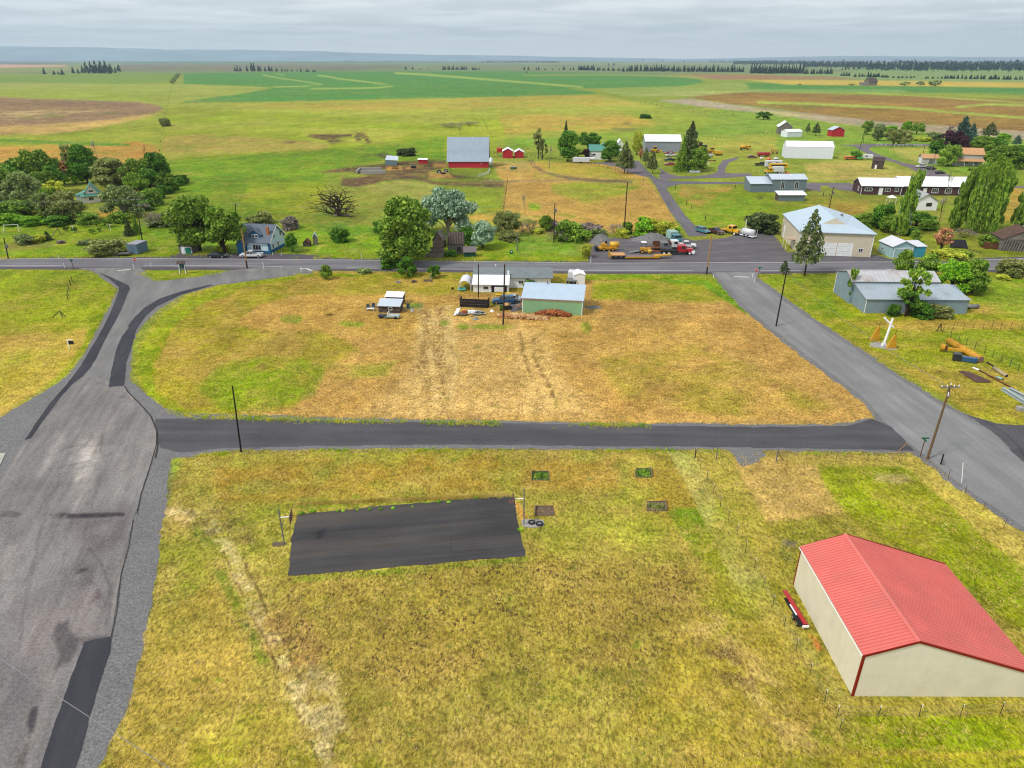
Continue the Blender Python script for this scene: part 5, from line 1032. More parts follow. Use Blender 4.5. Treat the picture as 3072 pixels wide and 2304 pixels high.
def shell(pts2, y0, y1, axis):
    "closed pentagon-type wall solid. pts2 = (s,z) profile; axis 'x': profile runs along y, extruded along x"
    b_ = MB(); n = len(pts2)
    f = (lambda s, e, z: (e, s, z)) if axis == 'x' else (lambda s, e, z: (s, e, z))
    vs = [f(s, y0, z) for s, z in pts2] + [f(s, y1, z) for s, z in pts2]
    b_.add(vs, [tuple(range(n)), tuple(range(2 * n - 1, n - 1,-1))] + [(i, n + i, n + (i + 1) % n, (i + 1) % n) for i in range(n)]); return b_
def fixn(o):
    bm = bmesh.new(); bm.from_mesh(o.data); bmesh.ops.recalc_face_normals(bm, faces=bm.faces[:]); bm.to_mesh(o.data); bm.free(); return o
def opening(root, W_, D_, face, s, z, w_, h, kind, trim=None, fill=None):
    trim = trim or M_trim
    X = {'f': lambda u, o_: (u, -o_),'b': lambda u, o_: (u, D_ + o_),'l': lambda u, o_: (-o_, u),'r': lambda u, o_: (W_ + o_, u)}[face]
    def slab(u0, u1, z0, z1, o0, o1, b_):
        p0 = X(u0, o0); p1 = X(u1, o1); b_.box(min(p0[0], p1[0]), min(p0[1], p1[1]), z0, max(p0[0], p1[0]), max(p0[1], p1[1]), z1)
    t = .09 if w_ < 2.2 else .14
    fr = MB()
    slab(s - t, s, z - (t if kind == 'window' else 0), z + h + t, .0,.07, fr); slab(s + w_, s + w_ + t, z - (t if kind == 'window' else 0), z + h + t, .0,.07, fr); slab(s, s + w_, z + h, z + h + t, .0,.07, fr)
    if kind == 'window':
        slab(s, s + w_, z - t, z, .0,.07, fr)
        k = 1 if w_ < 1.0 else (2 if w_ < 1.9 else 3)
        for i in range(1, k): slab(s + w_ * i / k - .03, s + w_ * i / k + .03, z, z + h, .012,.06, fr)
    f = fr.build('window' if kind == 'window' else 'door_frame', trim, root)
    pn = MB(); slab(s, s + w_, z, z + h, .004,.025, pn)
    if kind == 'window': pn.build('pane', fill or M_glass, f)
    else:
        nm = 'garage_door' if kind == 'garage' else 'door'
        d = pn.build(nm, fill or M_white, root)
        if kind == 'garage':
            gr = MB()
            for i in range(1,5): slab(s, s + w_, z + h * i / 5 - .02, z + h * i / 5 + .02,.026,.035, gr)
            gr.build('panel_groove', M_steel, d)
        elif kind == 'door': kb = MB(); slab(s + w_ * .8, s + w_ * .8 + .08, z + h * .48, z + h * .48 + .08,.03,.09, kb); kb.build('handle', M_steel, d)
def building(name, label, cat, A, ang, W_, D_, eave, ridge, axis='x', wall=None, roof=None, over=.35, r=.5, eave2=None, ops=(), trim=None, group=None, fascia=None, z0=0, th=.1):
    t = thing(name, label, cat, (A[0], A[1], z0), ang, group); e2 = eave2 if eave2 is not None else eave
    S_ = D_ if axis == 'x' else W_; E_ = W_ if axis == 'x' else D_
    pr = [(0,0),(S_, 0),(S_, e2),(S_ * r, ridge),(0, eave)]
    if ridge <= eave and r == 0: pr = [(0,0),(S_, 0),(S_, e2),(0, eave)]
    fixn(shell(pr, 0, E_, axis).build('wall', wall or M_white, t))
    k1 = (ridge - eave) / (S_ * r) if r > 0 else 0; k2 = (ridge - e2) / (S_ * (1 - r))
    up = .03
    def slope(a, za, b_, zb):
        q = MB(); f = (lambda s, e, z: (e, s, z)) if axis == 'x' else (lambda s, e, z: (s, e, z))
        vs = [f(a, -over, za + up), f(b_, -over, zb + up), f(b_, E_ + over, zb + up), f(a, E_ + over, za + up), f(a, -over, za + up + th), f(b_, -over, zb + up + th), f(b_, E_ + over, zb + up + th), f(a, E_ + over, za + up + th)]
        return q.add(vs, [(0,3,2,1),(4,5,6,7),(0,1,5,4),(1,2,6,5),(2,3,7,6),(3,0,4,7)])
    rf = MB();
    if r > 0: a = slope(-over, eave - k1 * over, S_ * r, ridge); rf.add(a.v, a.f)
    a = slope(S_ * r, ridge, S_ + over, e2 - k2 * over); rf.add(a.v, a.f)
    ro = fixn(rf.build('roof', roof or M_galv, t))
    if r > 0:
        cp = MB(); f = (lambda s, e, z: (e, s, z)) if axis == 'x' else (lambda s, e, z: (s, e, z))
        cp.tube(f(S_ * r, -over - .01, ridge + up + th), f(S_ * r, E_ + over + .01, ridge + up + th),.07, n=6); cp.build('ridge_cap', roof or M_galv, ro)
    if fascia:
        fa = MB(); f = (lambda s, e, z: (e, s, z)) if axis == 'x' else (lambda s, e, z: (s, e, z))
        for e in (-over - .04, E_ + over + .01):
            for (a, za, b_, zb) in ((-over, eave - k1 * over, S_ * r, ridge),(S_ * r, ridge, S_ + over, e2 - k2 * over)):
                vs = [f(a, e, za - .12), f(b_, e, zb - .12), f(b_, e, zb + .16), f(a, e, za + .16), f(a, e + .03, za - .12), f(b_, e + .03, zb - .12), f(b_, e + .03, zb + .16), f(a, e + .03, za + .16)]
                fa.add(vs, [(0,3,2,1),(4,5,6,7),(0,1,5,4),(1,2,6,5),(2,3,7,6),(3,0,4,7)])
        fixn(fa.build('fascia', fascia, t))
    for o_ in ops: opening(t, W_, D_, *o_, **({'trim': trim} if trim else {}))
    return t
def frame(r, A, B): a, b_ = g(r, *A), g(r, *B); return a, math.atan2(b_.y - a.y, b_.x - a.x),(b_ - a).length
# 1 red-roofed metal shop, near right: ribs modelled
a, an, ln = frame('Q',(893,1185),(2029,1198)); W_, D_ = 14.5,13.5; RG, EA, E2 = 6.15,4.72,2.55; RX = 4.05
t = thing('metal_shop_building','large beige metal shop with a ribbed red roof inside the fenced yard','building',(a.x, a.y, 0), R(-.3))
M_beige = ribbed('beige_steel_siding', c3(212,206,184,1.02),3,.92,.3,.5,0,.93, var=.05, spec=.3, sharp=.03, dirt=c3(190,182,156,1.05), da=.3, ds=.3)
M_redroof = mat('red_roof_paint', c3(236,122,112,1.42),.42,.10,.35, spec=.45, dirt=c3(214,130,118,1.5), da=.35, ds=.25); M_redtrim = mat('dark_red_trim', c3(158,30,24),.45,.08)
fixn(shell([(0,0),(W_, 0),(W_, E2),(RX, RG),(0, EA)],0, D_, 'y').build('wall', M_beige, t))
for nm, (x0, z0, x1, z1) in (('roof',(-.12, EA - .12 * (RG - EA) / RX, RX, RG)),('roof',(RX, RG, W_ + .15, E2 - .03))):
    q = MB(); n_ = Vector((z0 - z1,0, x1 - x0)).normalized(); th = .07
    def P3(x, z, y, o_): return (x + n_.x * o_, y, z + n_.z * o_)
    vs = [P3(x0, z0,-.1,.02), P3(x1, z1,-.1,.02), P3(x1, z1, D_ + .1,.02), P3(x0, z0, D_ + .1,.02), P3(x0, z0,-.1, th), P3(x1, z1,-.1, th), P3(x1, z1, D_ + .1, th), P3(x0, z0, D_ + .1, th)]
    q.add(vs, [(0,3,2,1),(4,5,6,7),(0,1,5,4),(1,2,6,5),(2,3,7,6),(3,0,4,7)])
    ro = fixn(q.build(nm, M_redroof, t))
    rb = MB(); y = .12
    while y < D_:
        vs = [P3(x0, z0, y - .045, th), P3(x1, z1, y - .045, th), P3(x1, z1, y + .045, th), P3(x0, z0, y + .045, th), P3(x0, z0, y - .02, th + .08), P3(x1, z1, y - .02, th + .08), P3(x1, z1, y + .02, th + .08), P3(x0, z0, y + .02, th + .08)]
        rb.add(vs, [(4,5,6,7),(0,1,5,4),(1,2,6,5),(2,3,7,6),(3,0,4,7)]); y += .33
    fixn(rb.build('roof_ribs', M_redroof, ro))
cp = MB(); cp.add([(RX - .22,-.12, RG + .06),(RX + .22,-.12, RG + .04),(RX, -.12, RG + .17),(RX - .22, D_ + .12, RG + .06),(RX + .22, D_ + .12, RG + .04),(RX, D_ + .12, RG + .17)],[(0,1,2),(5,4,3),(0,2,5,3),(1,4,5,2),(0,3,4,1)])
fixn(cp.build('ridge_cap', M_redroof, t))
for q in ((-.03,-.03,0,.16,.0, EA - .1),(-.03,.001,0,-.001,.12, EA - .1),(-.03, D_ - .12,0,-.001, D_ + .03, EA - .1)): tr = MB(); tr.box(*q); tr.build('corner_trim', M_redtrim, t)
for (x0, z0, x1, z1) in ((-.14, EA - .16, RX, RG),(RX, RG, W_ + .15, E2)):
    for y0, y1 in ((-.15,-.101),(D_ + .101, D_ + .15)):
        fa = MB(); fa.add([(x0, y0, z0 - .1),(x1, y0, z1 - .1),(x1, y0, z1 + .14),(x0, y0, z0 + .14),(x0, y1, z0 - .1),(x1, y1, z1 - .1),(x1, y1, z1 + .14),(x0, y1, z0 + .14)],[(0,3,2,1),(4,5,6,7),(0,1,5,4),(1,2,6,5),(2,3,7,6),(3,0,4,7)]); fixn(fa.build('fascia', M_redtrim, t))
gt = MB(); gt.tube((-.18,-.1, EA - .1),(-.18, D_ + .1, EA - .1),.04, n=6); gt.build('gutter', M_trim, t)
# 2 red barn with gambrel roof
a, an, ln = frame('C',(1562,487),(2032,487)); D_ = 15.
t = thing('red_barn','big red barn with a curved silver metal roof','barn',(a.x, a.y, 0),0)
hz_ = 13.2; PF = [(0,0),(D_, 0),(D_, 2.6),(D_ * .84,5.7),(D_ * .5, hz_ - .4),(D_ * .16,5.7),(0,2.6)]
fixn(shell(PF, 0, ln, 'x').build('wall', M_red, t))
PR = [(-.4,2.75),(.9,4.35),(D_ * .15,6.1),(D_ * .24,8.5),(D_ * .36,11.2),(D_ * .5, hz_ + .2),(D_ * .64,11.2),(D_ * .76,8.5),(D_ * .85,6.1),(D_ + .4,2.75)]
rf = MB(); n = len(PR); vs = []
for e, dz in ((-.7,0),(ln + .5,0),(-.7,.14),(ln + .5,.14)):
    for s_, z in PR: vs.append((e, s_, z + dz))
fs = []
for i in range(n - 1): fs += [(2 * n + i, 3 * n + i, 3 * n + i + 1,2 * n + i + 1),(i, i + 1, n + i + 1, n + i),(i, 2 * n + i, 2 * n + i + 1, i + 1),(n + i, n + i + 1,3 * n + i + 1,3 * n + i)]
fs += [(0, n, 3 * n, 2 * n),(n - 1,3 * n - 1,4 * n - 1,2 * n - 1)]
M_barnroof = ribbed('barn_roof_metal',(.27,.33,.39),0,.7,.4,.4,.3,.9, var=.08)
rf.add(vs, fs); fixn(rf.build('roof', M_barnroof, t)); tb = MB(); tb.box(-.05,-.03,2.4, ln + .05,0,2.62); tb.build('eave_board', M_redtrim, t)
lp = MB(); lp.ball((ln - 3.3,-.1,1.9),.22); lp.build('barn_lamp', M_trim, t)
# 3 pale green workshop in the middle of the lot
a, an, ln = frame('H',(1045,902),(1903,946)); H1, H2 = hgt('H',1045,902,692),6.4
M_pg = ribbed('pale_green_steel', c3(150,200,150,1.55),0,.3,.3,.6,0,.93);
t = building('green_workshop','pale green metal workshop with a light blue roof behind the firewood','workshop', a, an, ln, 7.6,3.25,4.7,'x', M_pg, ribbed('blue_white_roof',(.42,.52,.62),0,.28,.8,.35,.15,.78), over=.3, r=.75, eave2=4.2)
b_ = MB(); b_.box(0,-.02,2.75, ln, 0,3.1); b_.build('tan_band', mat('tan_band', c3(226,206,176),.7,.06), t)
b_ = MB(); b_.box(-.03,-.03,0,.1,0,3.1); b_.box(ln - .1,-.03,0, ln + .03,0,3.1); b_.build('corner_trim', M_trim, t)
b_ = MB(); b_.tube((4.6,5.4,4.5),(4.6,5.4,5.4),.1); b_.tube((4.6,5.4,5.4),(4.6,5.4,5.5),.17); b_.build('stovepipe', M_steel, t)
# 4 white roadside house
a, an, ln = frame('H',(340,606),(852,612))
M_grsh = mat('grey_shingles', c3(138,148,150),.85,.12,.8,.2, dirt=c3(160,170,170), da=.5, ds=1.5)
t = building('white_house','low white house with a grey shingle roof between the highway and the lot','house',(a.x + .1, a.y + 3.6), an, 17.6,8.2,2.55,3.7,'x', M_white, M_grsh, over=.5, ops=[('f',10.2,1.0,1.1,.7,'window'),('f',11.6,1.0,1.1,.7,'window'),('f',14.6,0,.9,2,'door')])
b_ = MB(); b_.box(0,-3.6,0,8.0,-.02,1.75); ad_ = b_.build('annex_wall', M_white, t)
b_ = MB(); b_.add([(-.3,-4.0,1.78),(8.2,-4.0,1.78),(8.2,0,2.95),(-.3,0,2.95),(-.3,-4.0,1.88),(8.2,-4.0,1.88),(8.2,0,3.05),(-.3,0,3.05)],[(0,3,2,1),(4,5,6,7),(0,1,5,4),(1,2,6,5),(2,3,7,6),(3,0,4,7)])
b_.build('annex_roof', mat('white_sheet_roof',(.66,.67,.68),.5,.1,1), t)
for s_, w_, k in ((2.3,1.1,'window'),):
    f = MB(); f.box(s_ - .07,-3.68,.72, s_ + w_ + .07,-3.6,1.42); f = f.build('window', M_trim, t); p_ = MB(); p_.box(s_, -3.7,.79, s_ + w_, -3.681,1.35); p_.build('pane', M_glass, f)
f = MB(); f.box(4.1,-3.66,0,7.6,-3.61,1.6); f.build('porch_shade_panel', M_dark, t); f = MB(); f.box(4.8,-3.9,.2,7.0,-3.67,1.3); f.build('porch_screen', M_white, t)  # thin black panel on the closed wall, painted as the porch's inner shade
for x, y in ((4.6,5.0),): b_ = MB(); b_.tube((x, y, 3.3),(x, y, 3.95),.08); b_.tube((x, y, 3.95),(x, y, 4.1),.16); b_.build('roof_vent', M_trim, t)
b_ = MB(); b_.box(7.6,.1,2.6,8.0,.5,3.9); b_.build('chimney', M_trim, t)
# arched carport
q = g('H',230,600); t = thing('arched_carport','white arched carport at the left end of the white house','carport',(q.x - .3, q.y, 0), an)
b_ = MB(); n = 12; r1 = 1.35
for i in range(n):
    a0, a1 = math.pi * i / n, math.pi * (i + 1) / n
    p = [(-r1 * math.cos(x),1.1 + r1 * 1.05 * math.sin(x)) for x in (a0, a1)]; o_ = [(-(r1 + .05) * math.cos(x),1.1 + (r1 + .05) * 1.05 * math.sin(x)) for x in (a0, a1)]
    b_.add([(p[0][0],0, p[0][1]),(p[1][0],0, p[1][1]),(p[1][0],5, p[1][1]),(p[0][0],5, p[0][1]),(o_[0][0],0, o_[0][1]),(o_[1][0],0, o_[1][1]),(o_[1][0],5, o_[1][1]),(o_[0][0],5, o_[0][1])],[(0,1,2,3),(7,6,5,4),(0,4,5,1),(3,2,6,7),(0,3,7,4),(1,5,6,2)])
fixn(b_.build('canopy', ribbed('tarp',(.62,.64,.68),1,.9,.3,.6,0,.85), t))
for y in (0.05,1.7,3.3,4.95):
    for s_ in (-r1, r1): p_ = MB(); p_.tube((s_, y, 0),(s_, y, 1.15),.04, n=6); p_.build('post', M_trim, t)
# 5 cream workshop across the highway: hip roof with a small gable
t0 = g('J',1815,836); fr_, an = g('J',1270,815),0; dv_ = (t0 - fr_); an = math.atan2(dv_.y, dv_.x); W_, D_ = 18.6,23.; A_ = t0 - Vector((math.cos(an), math.sin(an),0)) * W_; EV, RD = 6.3,9.2
M_cream = ribbed('cream_steel', c3(216,204,178,1.28),3,.3,.25,.6,0,.95)
t = thing('cream_workshop','cream metal workshop with two white garage doors and a pale blue hip roof','workshop',(A_.x, A_.y, 0), an)
b_ = MB(); b_.box(0,0,0, W_, D_, EV); b_.build('wall', M_cream, t)
M_hip = mat('pale_blue_roof',(.44,.54,.62),.4,.06,.5, metal=.2)
o_ = .5; gy, gz, gx = 4.6, RD - .9,3.1; cxm = W_ / 2
vs = [(-o_, -o_, EV),(W_ + o_, -o_, EV),(W_ + o_, D_ + o_, EV),(-o_, D_ + o_, EV),(cxm - gx, gy, gz - .75),(cxm + gx, gy, gz - .75),(cxm, gy, RD),(cxm, D_ + o_, RD),(-o_, -o_, EV - .16),(W_ + o_, -o_, EV - .16),(W_ + o_, D_ + o_, EV - .16),(-o_, D_ + o_, EV - .16)]
b_ = MB(); b_.add(vs, [(0,1,5,4),(0,4,6,7,3),(1,2,7,6,5),(3,7,2),(8,9,1,0),(9,10,2,1),(11,8,0,3),(10,11,3,2),(8,11,10,9)]); b_.mi = 1; b_.add([vs[4], vs[5], vs[6]],[(0,1,2)])
b_.build('roof',[M_hip, M_cream], t)
for o3 in (('f',6.1,0,3.4,3.3,'garage'),('f',10.1,0,3.6,3.3,'garage'),('f',15.4,1.35,1.0,.85,'window'),('f',2.6,0,3.0,3.3,'garage'),('l',19.3,0,1.1,3.6,'door'),('l',6.2,0,1.0,2.2,'door')): opening(t, W_, D_, *o3)
b_ = MB(); b_.box(-.04,-.04,0,.12,0, EV - .2); b_.box(W_ - .12,-.04,0, W_ + .04,0, EV - .2); b_.box(-.04, D_ - .1,0,0, D_ + .03, EV - .2); b_.build('corner_trim', M_trim, t)
b_ = MB(); b_.box(-2.4,4.4,2.9,-.02,8.4,3.05); cn_ = b_.build('door_canopy', mat('canopy_tan', c3(222,196,172),.7,.08), t)
for y in (4.6,8.2): p_ = MB(); p_.tube((-2.3, y, 0),(-2.3, y, 2.9),.05, n=6); p_.build('canopy_post', M_trim, t)
b_ = MB(); b_.box(cxm + 4,14,7.4, cxm + 4.6,14.7,8.5); b_.build('roof_vent', M_steel, t)
# 6 grey barn with a patched roof (two roof pitches)
a, an, ln = frame('K',(312,1340),(1522,1350)); M_gb = mat('blue_grey_siding', c3(140,160,170,1.4),.75,.1,.6, dirt=c3(150,164,170), da=.4)
t = thing('grey_barn','long blue-grey barn with a patchy rust-stained metal roof beside the side road','barn',(a.x, a.y, 0), an)
D_ = 14.6; L2 = ln * .985
fixn(shell([(0,0),(6.3,0),(6.3,4.4),(0,3.05)],0, ln, 'x').build('wall', M_gb, t))
w2 = shell([(6.3,0),(D_, 0),(D_, 5.0),(9.5,6.3),(6.3,4.9)],-.6, L2 - 3.0,'x'); fixn(w2.build('rear_wall', M_gb, t))
def slab(vs4, th=.09):
    b_ = MB(); v_ = [Vector(q) for q in vs4]; n_ = (v_[1] - v_[0]).cross(v_[3] - v_[0]).normalized()
    if n_.z < 0: n_ = -n_
    b_.add([q for q in v_] + [q + n_ * th for q in v_],[(0,3,2,1),(4,5,6,7),(0,1,5,4),(1,2,6,5),(2,3,7,6),(3,0,4,7)]); return b_
M_pr = ribbed('patchy_roof', c3(206,206,208,1.45),0,.9,.4,.6,.1,.78, dirt=c3(190,150,122), da=.7, ds=.22, var=.12); M_pr2 = ribbed('silver_roof', c3(190,204,214,1.5),0,.9,.4,.5,.2,.84, dirt=c3(150,140,132), da=.35, ds=.3)
fixn(slab([(-.25,-.3,3.02),(ln + .3,-.3,3.02),(ln - 1.2,6.35,4.45),(-.25,6.35,4.45)]).build('lower_roof', M_pr2, t))
fixn(slab([(-.9,6.1,4.9),(L2 - 2.8,6.1,4.9),(L2 - 2.8,9.5,6.35),(-.9,9.5,6.35)]).build('upper_roof', M_pr, t)); fixn(slab([(-.9,9.5,6.35),(L2 - 2.8,9.5,6.35),(L2 - 2.8, D_ + .3,4.95),(-.9, D_ + .3,4.95)]).build('upper_roof', M_pr, t))
b_ = MB(); b_.box(-.03,-.03,0,.1,0,3.0); b_.box(-.63, D_ - .1,0,-.6, D_ + .02,4.9); b_.build('corner_trim', M_trim, t)
# 7 light blue-grey sheds by the school lane
a, an, ln = frame('E',(1625,935),(2035,935)); M_bl = ribbed('blue_grey_steel', c3(140,158,170),3,.5,.4,.5,.1,.84, dirt=c3(120,132,142), da=.4)
building('blue_grey_shed','tall blue-grey metal shed with pale panels in its front wall','shed', a, 0, ln, 9., 5.0,6.3,'x', M_bl, M_galv, ops=[('f',3.8,1.4,1.3,2.6,'window'),('f',9.3,1.4,1.3,2.6,'window')], r=.5)
a2, an2, l2 = frame('E',(1380,935),(1618,938))
building('lean_to_shed','lower blue-grey shed with a sloping pale roof joined to the tall shed','shed', a2,0,(a - a2).length - .05,8.2,3.3,5.0,'x', M_bl, M_galv, r=.8, eave2=4.2)
a, an, ln = frame('E',(1720,1040),(2020,1050))
t = building('open_front_shed','small open shed with a white roof in the grass before the blue-grey shed','shed', a, 0, ln + .6,4.2,2.3,3.0,'x', M_bl, M_whroof, over=.5, r=.9, eave2=2.9)
b_ = MB(); b_.box(-.05,.3,0,0,3.9,2.2); b_.build('dark_end', M_dwood, t)
# 8 white storage barn, NE, and its neighbours
a, an, ln = frame('T4',(230,1035),(622,1043)); M_ws = ribbed('white_steel',(.66,.69,.74),3,.6,.2,.5,0,.95)
building('white_storage_barn','large plain white metal barn in the upper right','barn', a, an, ln, 10.5,5.9,8.2,'x', M_ws, M_whroof, over=.1)
a, an, ln = frame('T4',(245,862),(368,858)); building('white_shed','small low white shed in front of the dark gabled shed','shed', a, an, ln, 7,3.4,4.6,'x', M_ws, M_whroof, over=.2)
a, an, ln = frame('T4',(172,838),(238,845)); building('old_dark_shed','old dark wooden shed with a white gable roof behind the small white shed','shed', a, R(-12), ln + 2,11,5.2,8.4,'y', M_gwood, M_whroof, over=.5)
a, an, ln = frame('T4',(615,857),(715,857)); building('red_shed','small dark red shed with a pale metal roof near the north-east thicket','shed', a, an, ln, 7.5,4.3,6.3,'y', M_red, M_galvy, over=.5)
a, an, ln = frame('F',(400,655),(540,663)); building('old_cabin','leaning old wooden cabin alone in the dry grass','shed', a, an, ln, 5.5,3.6,5.0,'x', M_dwood, mat('dark_shake_roof', c3(92,78,76),.95,.3,2,.4), over=.2, ops=[('f',1.4,0,.9,1.9,'door')], trim=M_wood)
a, an, ln = frame('T3',(1478,985),(1752,990)); building('long_grey_shed','long grey-walled shed with a white roof behind the yellow loader','shed', a, R(-3), ln + 1.5,13,5.9,8.8,'x', ribbed('grey_steel_siding', c3(168,174,186,1.6),3,.6,.2,.5,0,.95), M_whroof, over=.4)
# far grey barn
a, an, ln = frame('T4',(925,433),(990,433)); t = building('far_grey_barn','distant weathered barn with a lean-to in the far yellow field','barn', a, 0, ln, 22,7.5,14,'x', M_gwood, mat('old_dark_roof', c3(96,84,84),.95,.2,.2), over=1)
b_ = shell([(0,0),(18,0),(18,6),(0,3.5)],-ln * .75,-.1,'x'); fixn(b_.build('lean_to', M_gwood, t))
# farmhouse with green roof
a, an, ln = frame('D',(1248,545),(1440,548)); M_groof = mat('teal_green_roof', c3(104,176,158),.5,.1,.7, metal=.1)
t = building('white_farmhouse','white farmhouse with a green gable roof among dark trees','house', a, an, ln + 1.5,8,4.4,7.0,'x', M_white, M_groof, ops=[('f',1.9,1.9,1.6,1.0,'window'),('f',6.5,1.6,1.4,1.2,'window')])
b_ = shell([(5.5,0),(ln + 1.5,0),(ln + 1.5,4.4),(ln - 1.2,7.4),(5.5,4.4)],3.9,13,'y'); fixn(b_.build('rear_wing', M_white, t))
fixn(slab([(5.2,3,4.3),(5.2,13.4,4.3),(ln - 1.2,13.4,7.5),(ln - 1.2,3,7.5)]).build('rear_roof', M_groof, t)); fixn(slab([(ln + 1.9,3,4.3),(ln + 1.9,13.4,4.3),(ln - 1.2,13.4,7.5),(ln - 1.2,3,7.5)]).build('rear_roof', M_groof, t))
a, an, ln = frame('D',(1585,455),(1650,455)); building('white_outbuilding','small white gabled outbuilding right of the farmhouse','shed', a, 0, ln, 6,4.5,6.5,'y', M_white, M_whroof)
# grove house
a, an, ln = frame('A',(1030,830),(1185,818));
t = building('grove_house','cream cottage with a flared green roof half hidden in the west grove','house', a, an, ln + .3,7.5,3.4,6.6,'y', mat('cream_paint', c3(236,224,210,1.15),.8,.08), M_groof, over=.6, ops=[('f',1.0,1.0,1.5,1.1,'window'),('f',1.5,3.9,1.4,.7,'window')])
fixn(slab([(-1.6,-1.1,2.6),(ln + .9,-1.1,2.6),(ln + .9,0,3.3),(-1.6,0,3.3)]).build('porch_roof', M_groof, t)); b_ = MB(); b_.box(-3., .6,0,-.02,6,2.6); b_.build('side_wing', M_white, t)
fixn(slab([(-3.4,.2,2.4),(-3.4,6.4,2.4),(.2,6.4,3.9),(.2,.2,3.9)]).build('side_roof', M_groof, t))
# blue house
a, an, ln = frame('B',(1005,783),(1240,792)); a3 = g('B',930,760)
M_bh = mat('pale_blue_paint', c3(196,220,228,1.2),.7,.08,1); M_bhd = mat('deep_blue_paint', c3(42,116,160),.7,.1,1); M_slate = mat('slate_blue_roof', c3(112,124,140),.7,.12,1,.2)
t = building('blue_house','pale blue two-storey house with deep blue trim and a slate roof','house',(a.x - 2.9, a.y, 0), an, ln + 2.9,9.2,3.3,6.9,'x', M_bh, M_slate, over=.5, ops=[('f',3.8,1.0,2.3,1.4,'window'),('r',1.5,1.0,.8,1.3,'window'),('r',4.6,1.0,.8,1.3,'window'),('r',6.6,3.5,.9,1.2,'window'),('r',2.6,3.7,1.0,1.2,'window'),('f',1.0,.9,1.2,1.4,'window')], fascia=M_trim)
b_ = MB(); b_.box(-.03,-.03,0, ln + 2.93,0,.75); b_.box(ln + 2.9,-.03,0, ln + 2.95,9.2,.9); b_.build('skirt', M_bhd, t)
b_ = MB(); b_.box(ln + 2.9,-.04,.9, ln + 2.95,.5,3.2); b_.box(ln + 2.4,-.04,.75, ln + 2.9,0,3.2); b_.build('corner_boards', M_bhd, t)
dm = fixn(shell([(2.9,3.9),(5.9,3.9),(5.9,5.0),(4.4,6.0),(2.9,5.0)],.9,4.2,'y').build('dormer', M_bhd, t))
fixn(slab([(2.5,.5,4.75),(2.5,4.4,4.75),(4.4,4.4,6.15),(4.4,.5,6.15)]).build('dormer_roof', M_slate, dm)); fixn(slab([(6.3,.5,4.75),(6.3,4.4,4.75),(4.4,4.4,6.15),(4.4,.5,6.15)]).build('dormer_roof', M_slate, dm))
f = MB(); f.box(3.5,.82,4.15,5.3,.9,4.95); f = f.build('window', M_trim, t);
for x in (3.6,4.5): p_ = MB(); p_.box(x, .78,4.25, x + .7,.819,4.85); p_.build('pane', M_glass, f)
b_ = MB(); b_.box(ln + 1.7,1.6,3.2, ln + 2.3,2.3,6.9); b_.build('chimney', mat('orange_brick', c3(206,128,78),.9,.25,6), t)
b_ = shell([(0,0),(2.2,0),(2.2,2.6),(1.1,3.7),(0,2.6)],-1.5,0,'y'); fixn(b_.build('porch', M_bhd, t)); fixn(slab([(-.3,-1.8,2.4),(-.3,0,2.4),(1.1,0,3.8),(1.1,-1.8,3.8)]).build('porch_roof', M_slate, t)); fixn(slab([(2.5,-1.8,2.4),(2.5,0,2.4),(1.1,0,3.8),(1.1,-1.8,3.8)]).build('porch_roof', M_slate, t))
# small teal-doored shed, outhouse, playhouse, container
a, an, ln = frame('B',(155,798),(312,798)); building('teal_door_shed','little grey shed with a teal door by the roadside','shed', a, an, ln, 3.6,2.3,3.5,'y', M_gwood, mat('dark_shingle', c3(80,84,96),.9,.2,2), ops=[('f',1.7,.1,1.6,1.7,'door', None, mat('teal_paint', c3(20,140,110),.7)),('f',.7,.1,.7,1.8,'door', None, M_white)])
q = g('B',1765,690); t = building('grey_outhouse','narrow grey outhouse in the meadow right of the blue house','shed',(q.x - .6, q.y),.2,1.2,1.6,2.2,3.2,'y', M_gwood, M_galvy, over=.15)
q = g('B',1655,712); t = building('dark_doghouse','small dark rounded shelter left of the grey outhouse','shed',(q.x - .9, q.y),0,1.9,1.8,1.1,1.9,'y', M_dwood, M_rust, over=.1)
a, an, ln = frame('A',(1520,1432),(1642,1436)); M_cont = ribbed('container_blue_grey', c3(112,142,168),3,.28,.7,.6,0,.7, dirt=c3(150,150,150), da=.4)
t = thing('shipping_container','blue-grey shipping container on the verge by the leaning power pole','container',(a.x, a.y, 0), an)
b_ = MB(); b_.box(0,0,.1, ln, 4.6,2.7); b_.build('box', M_cont, t); b_ = MB(); b_.box(-.05,-.05,2.7, ln + .05,4.65,2.78); b_.build('roof', mat('container_roof', c3(176,176,186),.7,.15), t)
for i in range(2): b_ = MB(); b_.box(.08 + i * (ln / 2),-.05,.15, ln / 2 - .08 + i * ln / 2,-.005,2.6); d = b_.build('door', M_cont, t); h_ = MB(); h_.tube((ln / 2 - .35 + i * .7,-.08,.3),(ln / 2 - .35 + i * .7,-.08,2.5),.02, n=5); h_.build('locking_bar', M_steel, d)
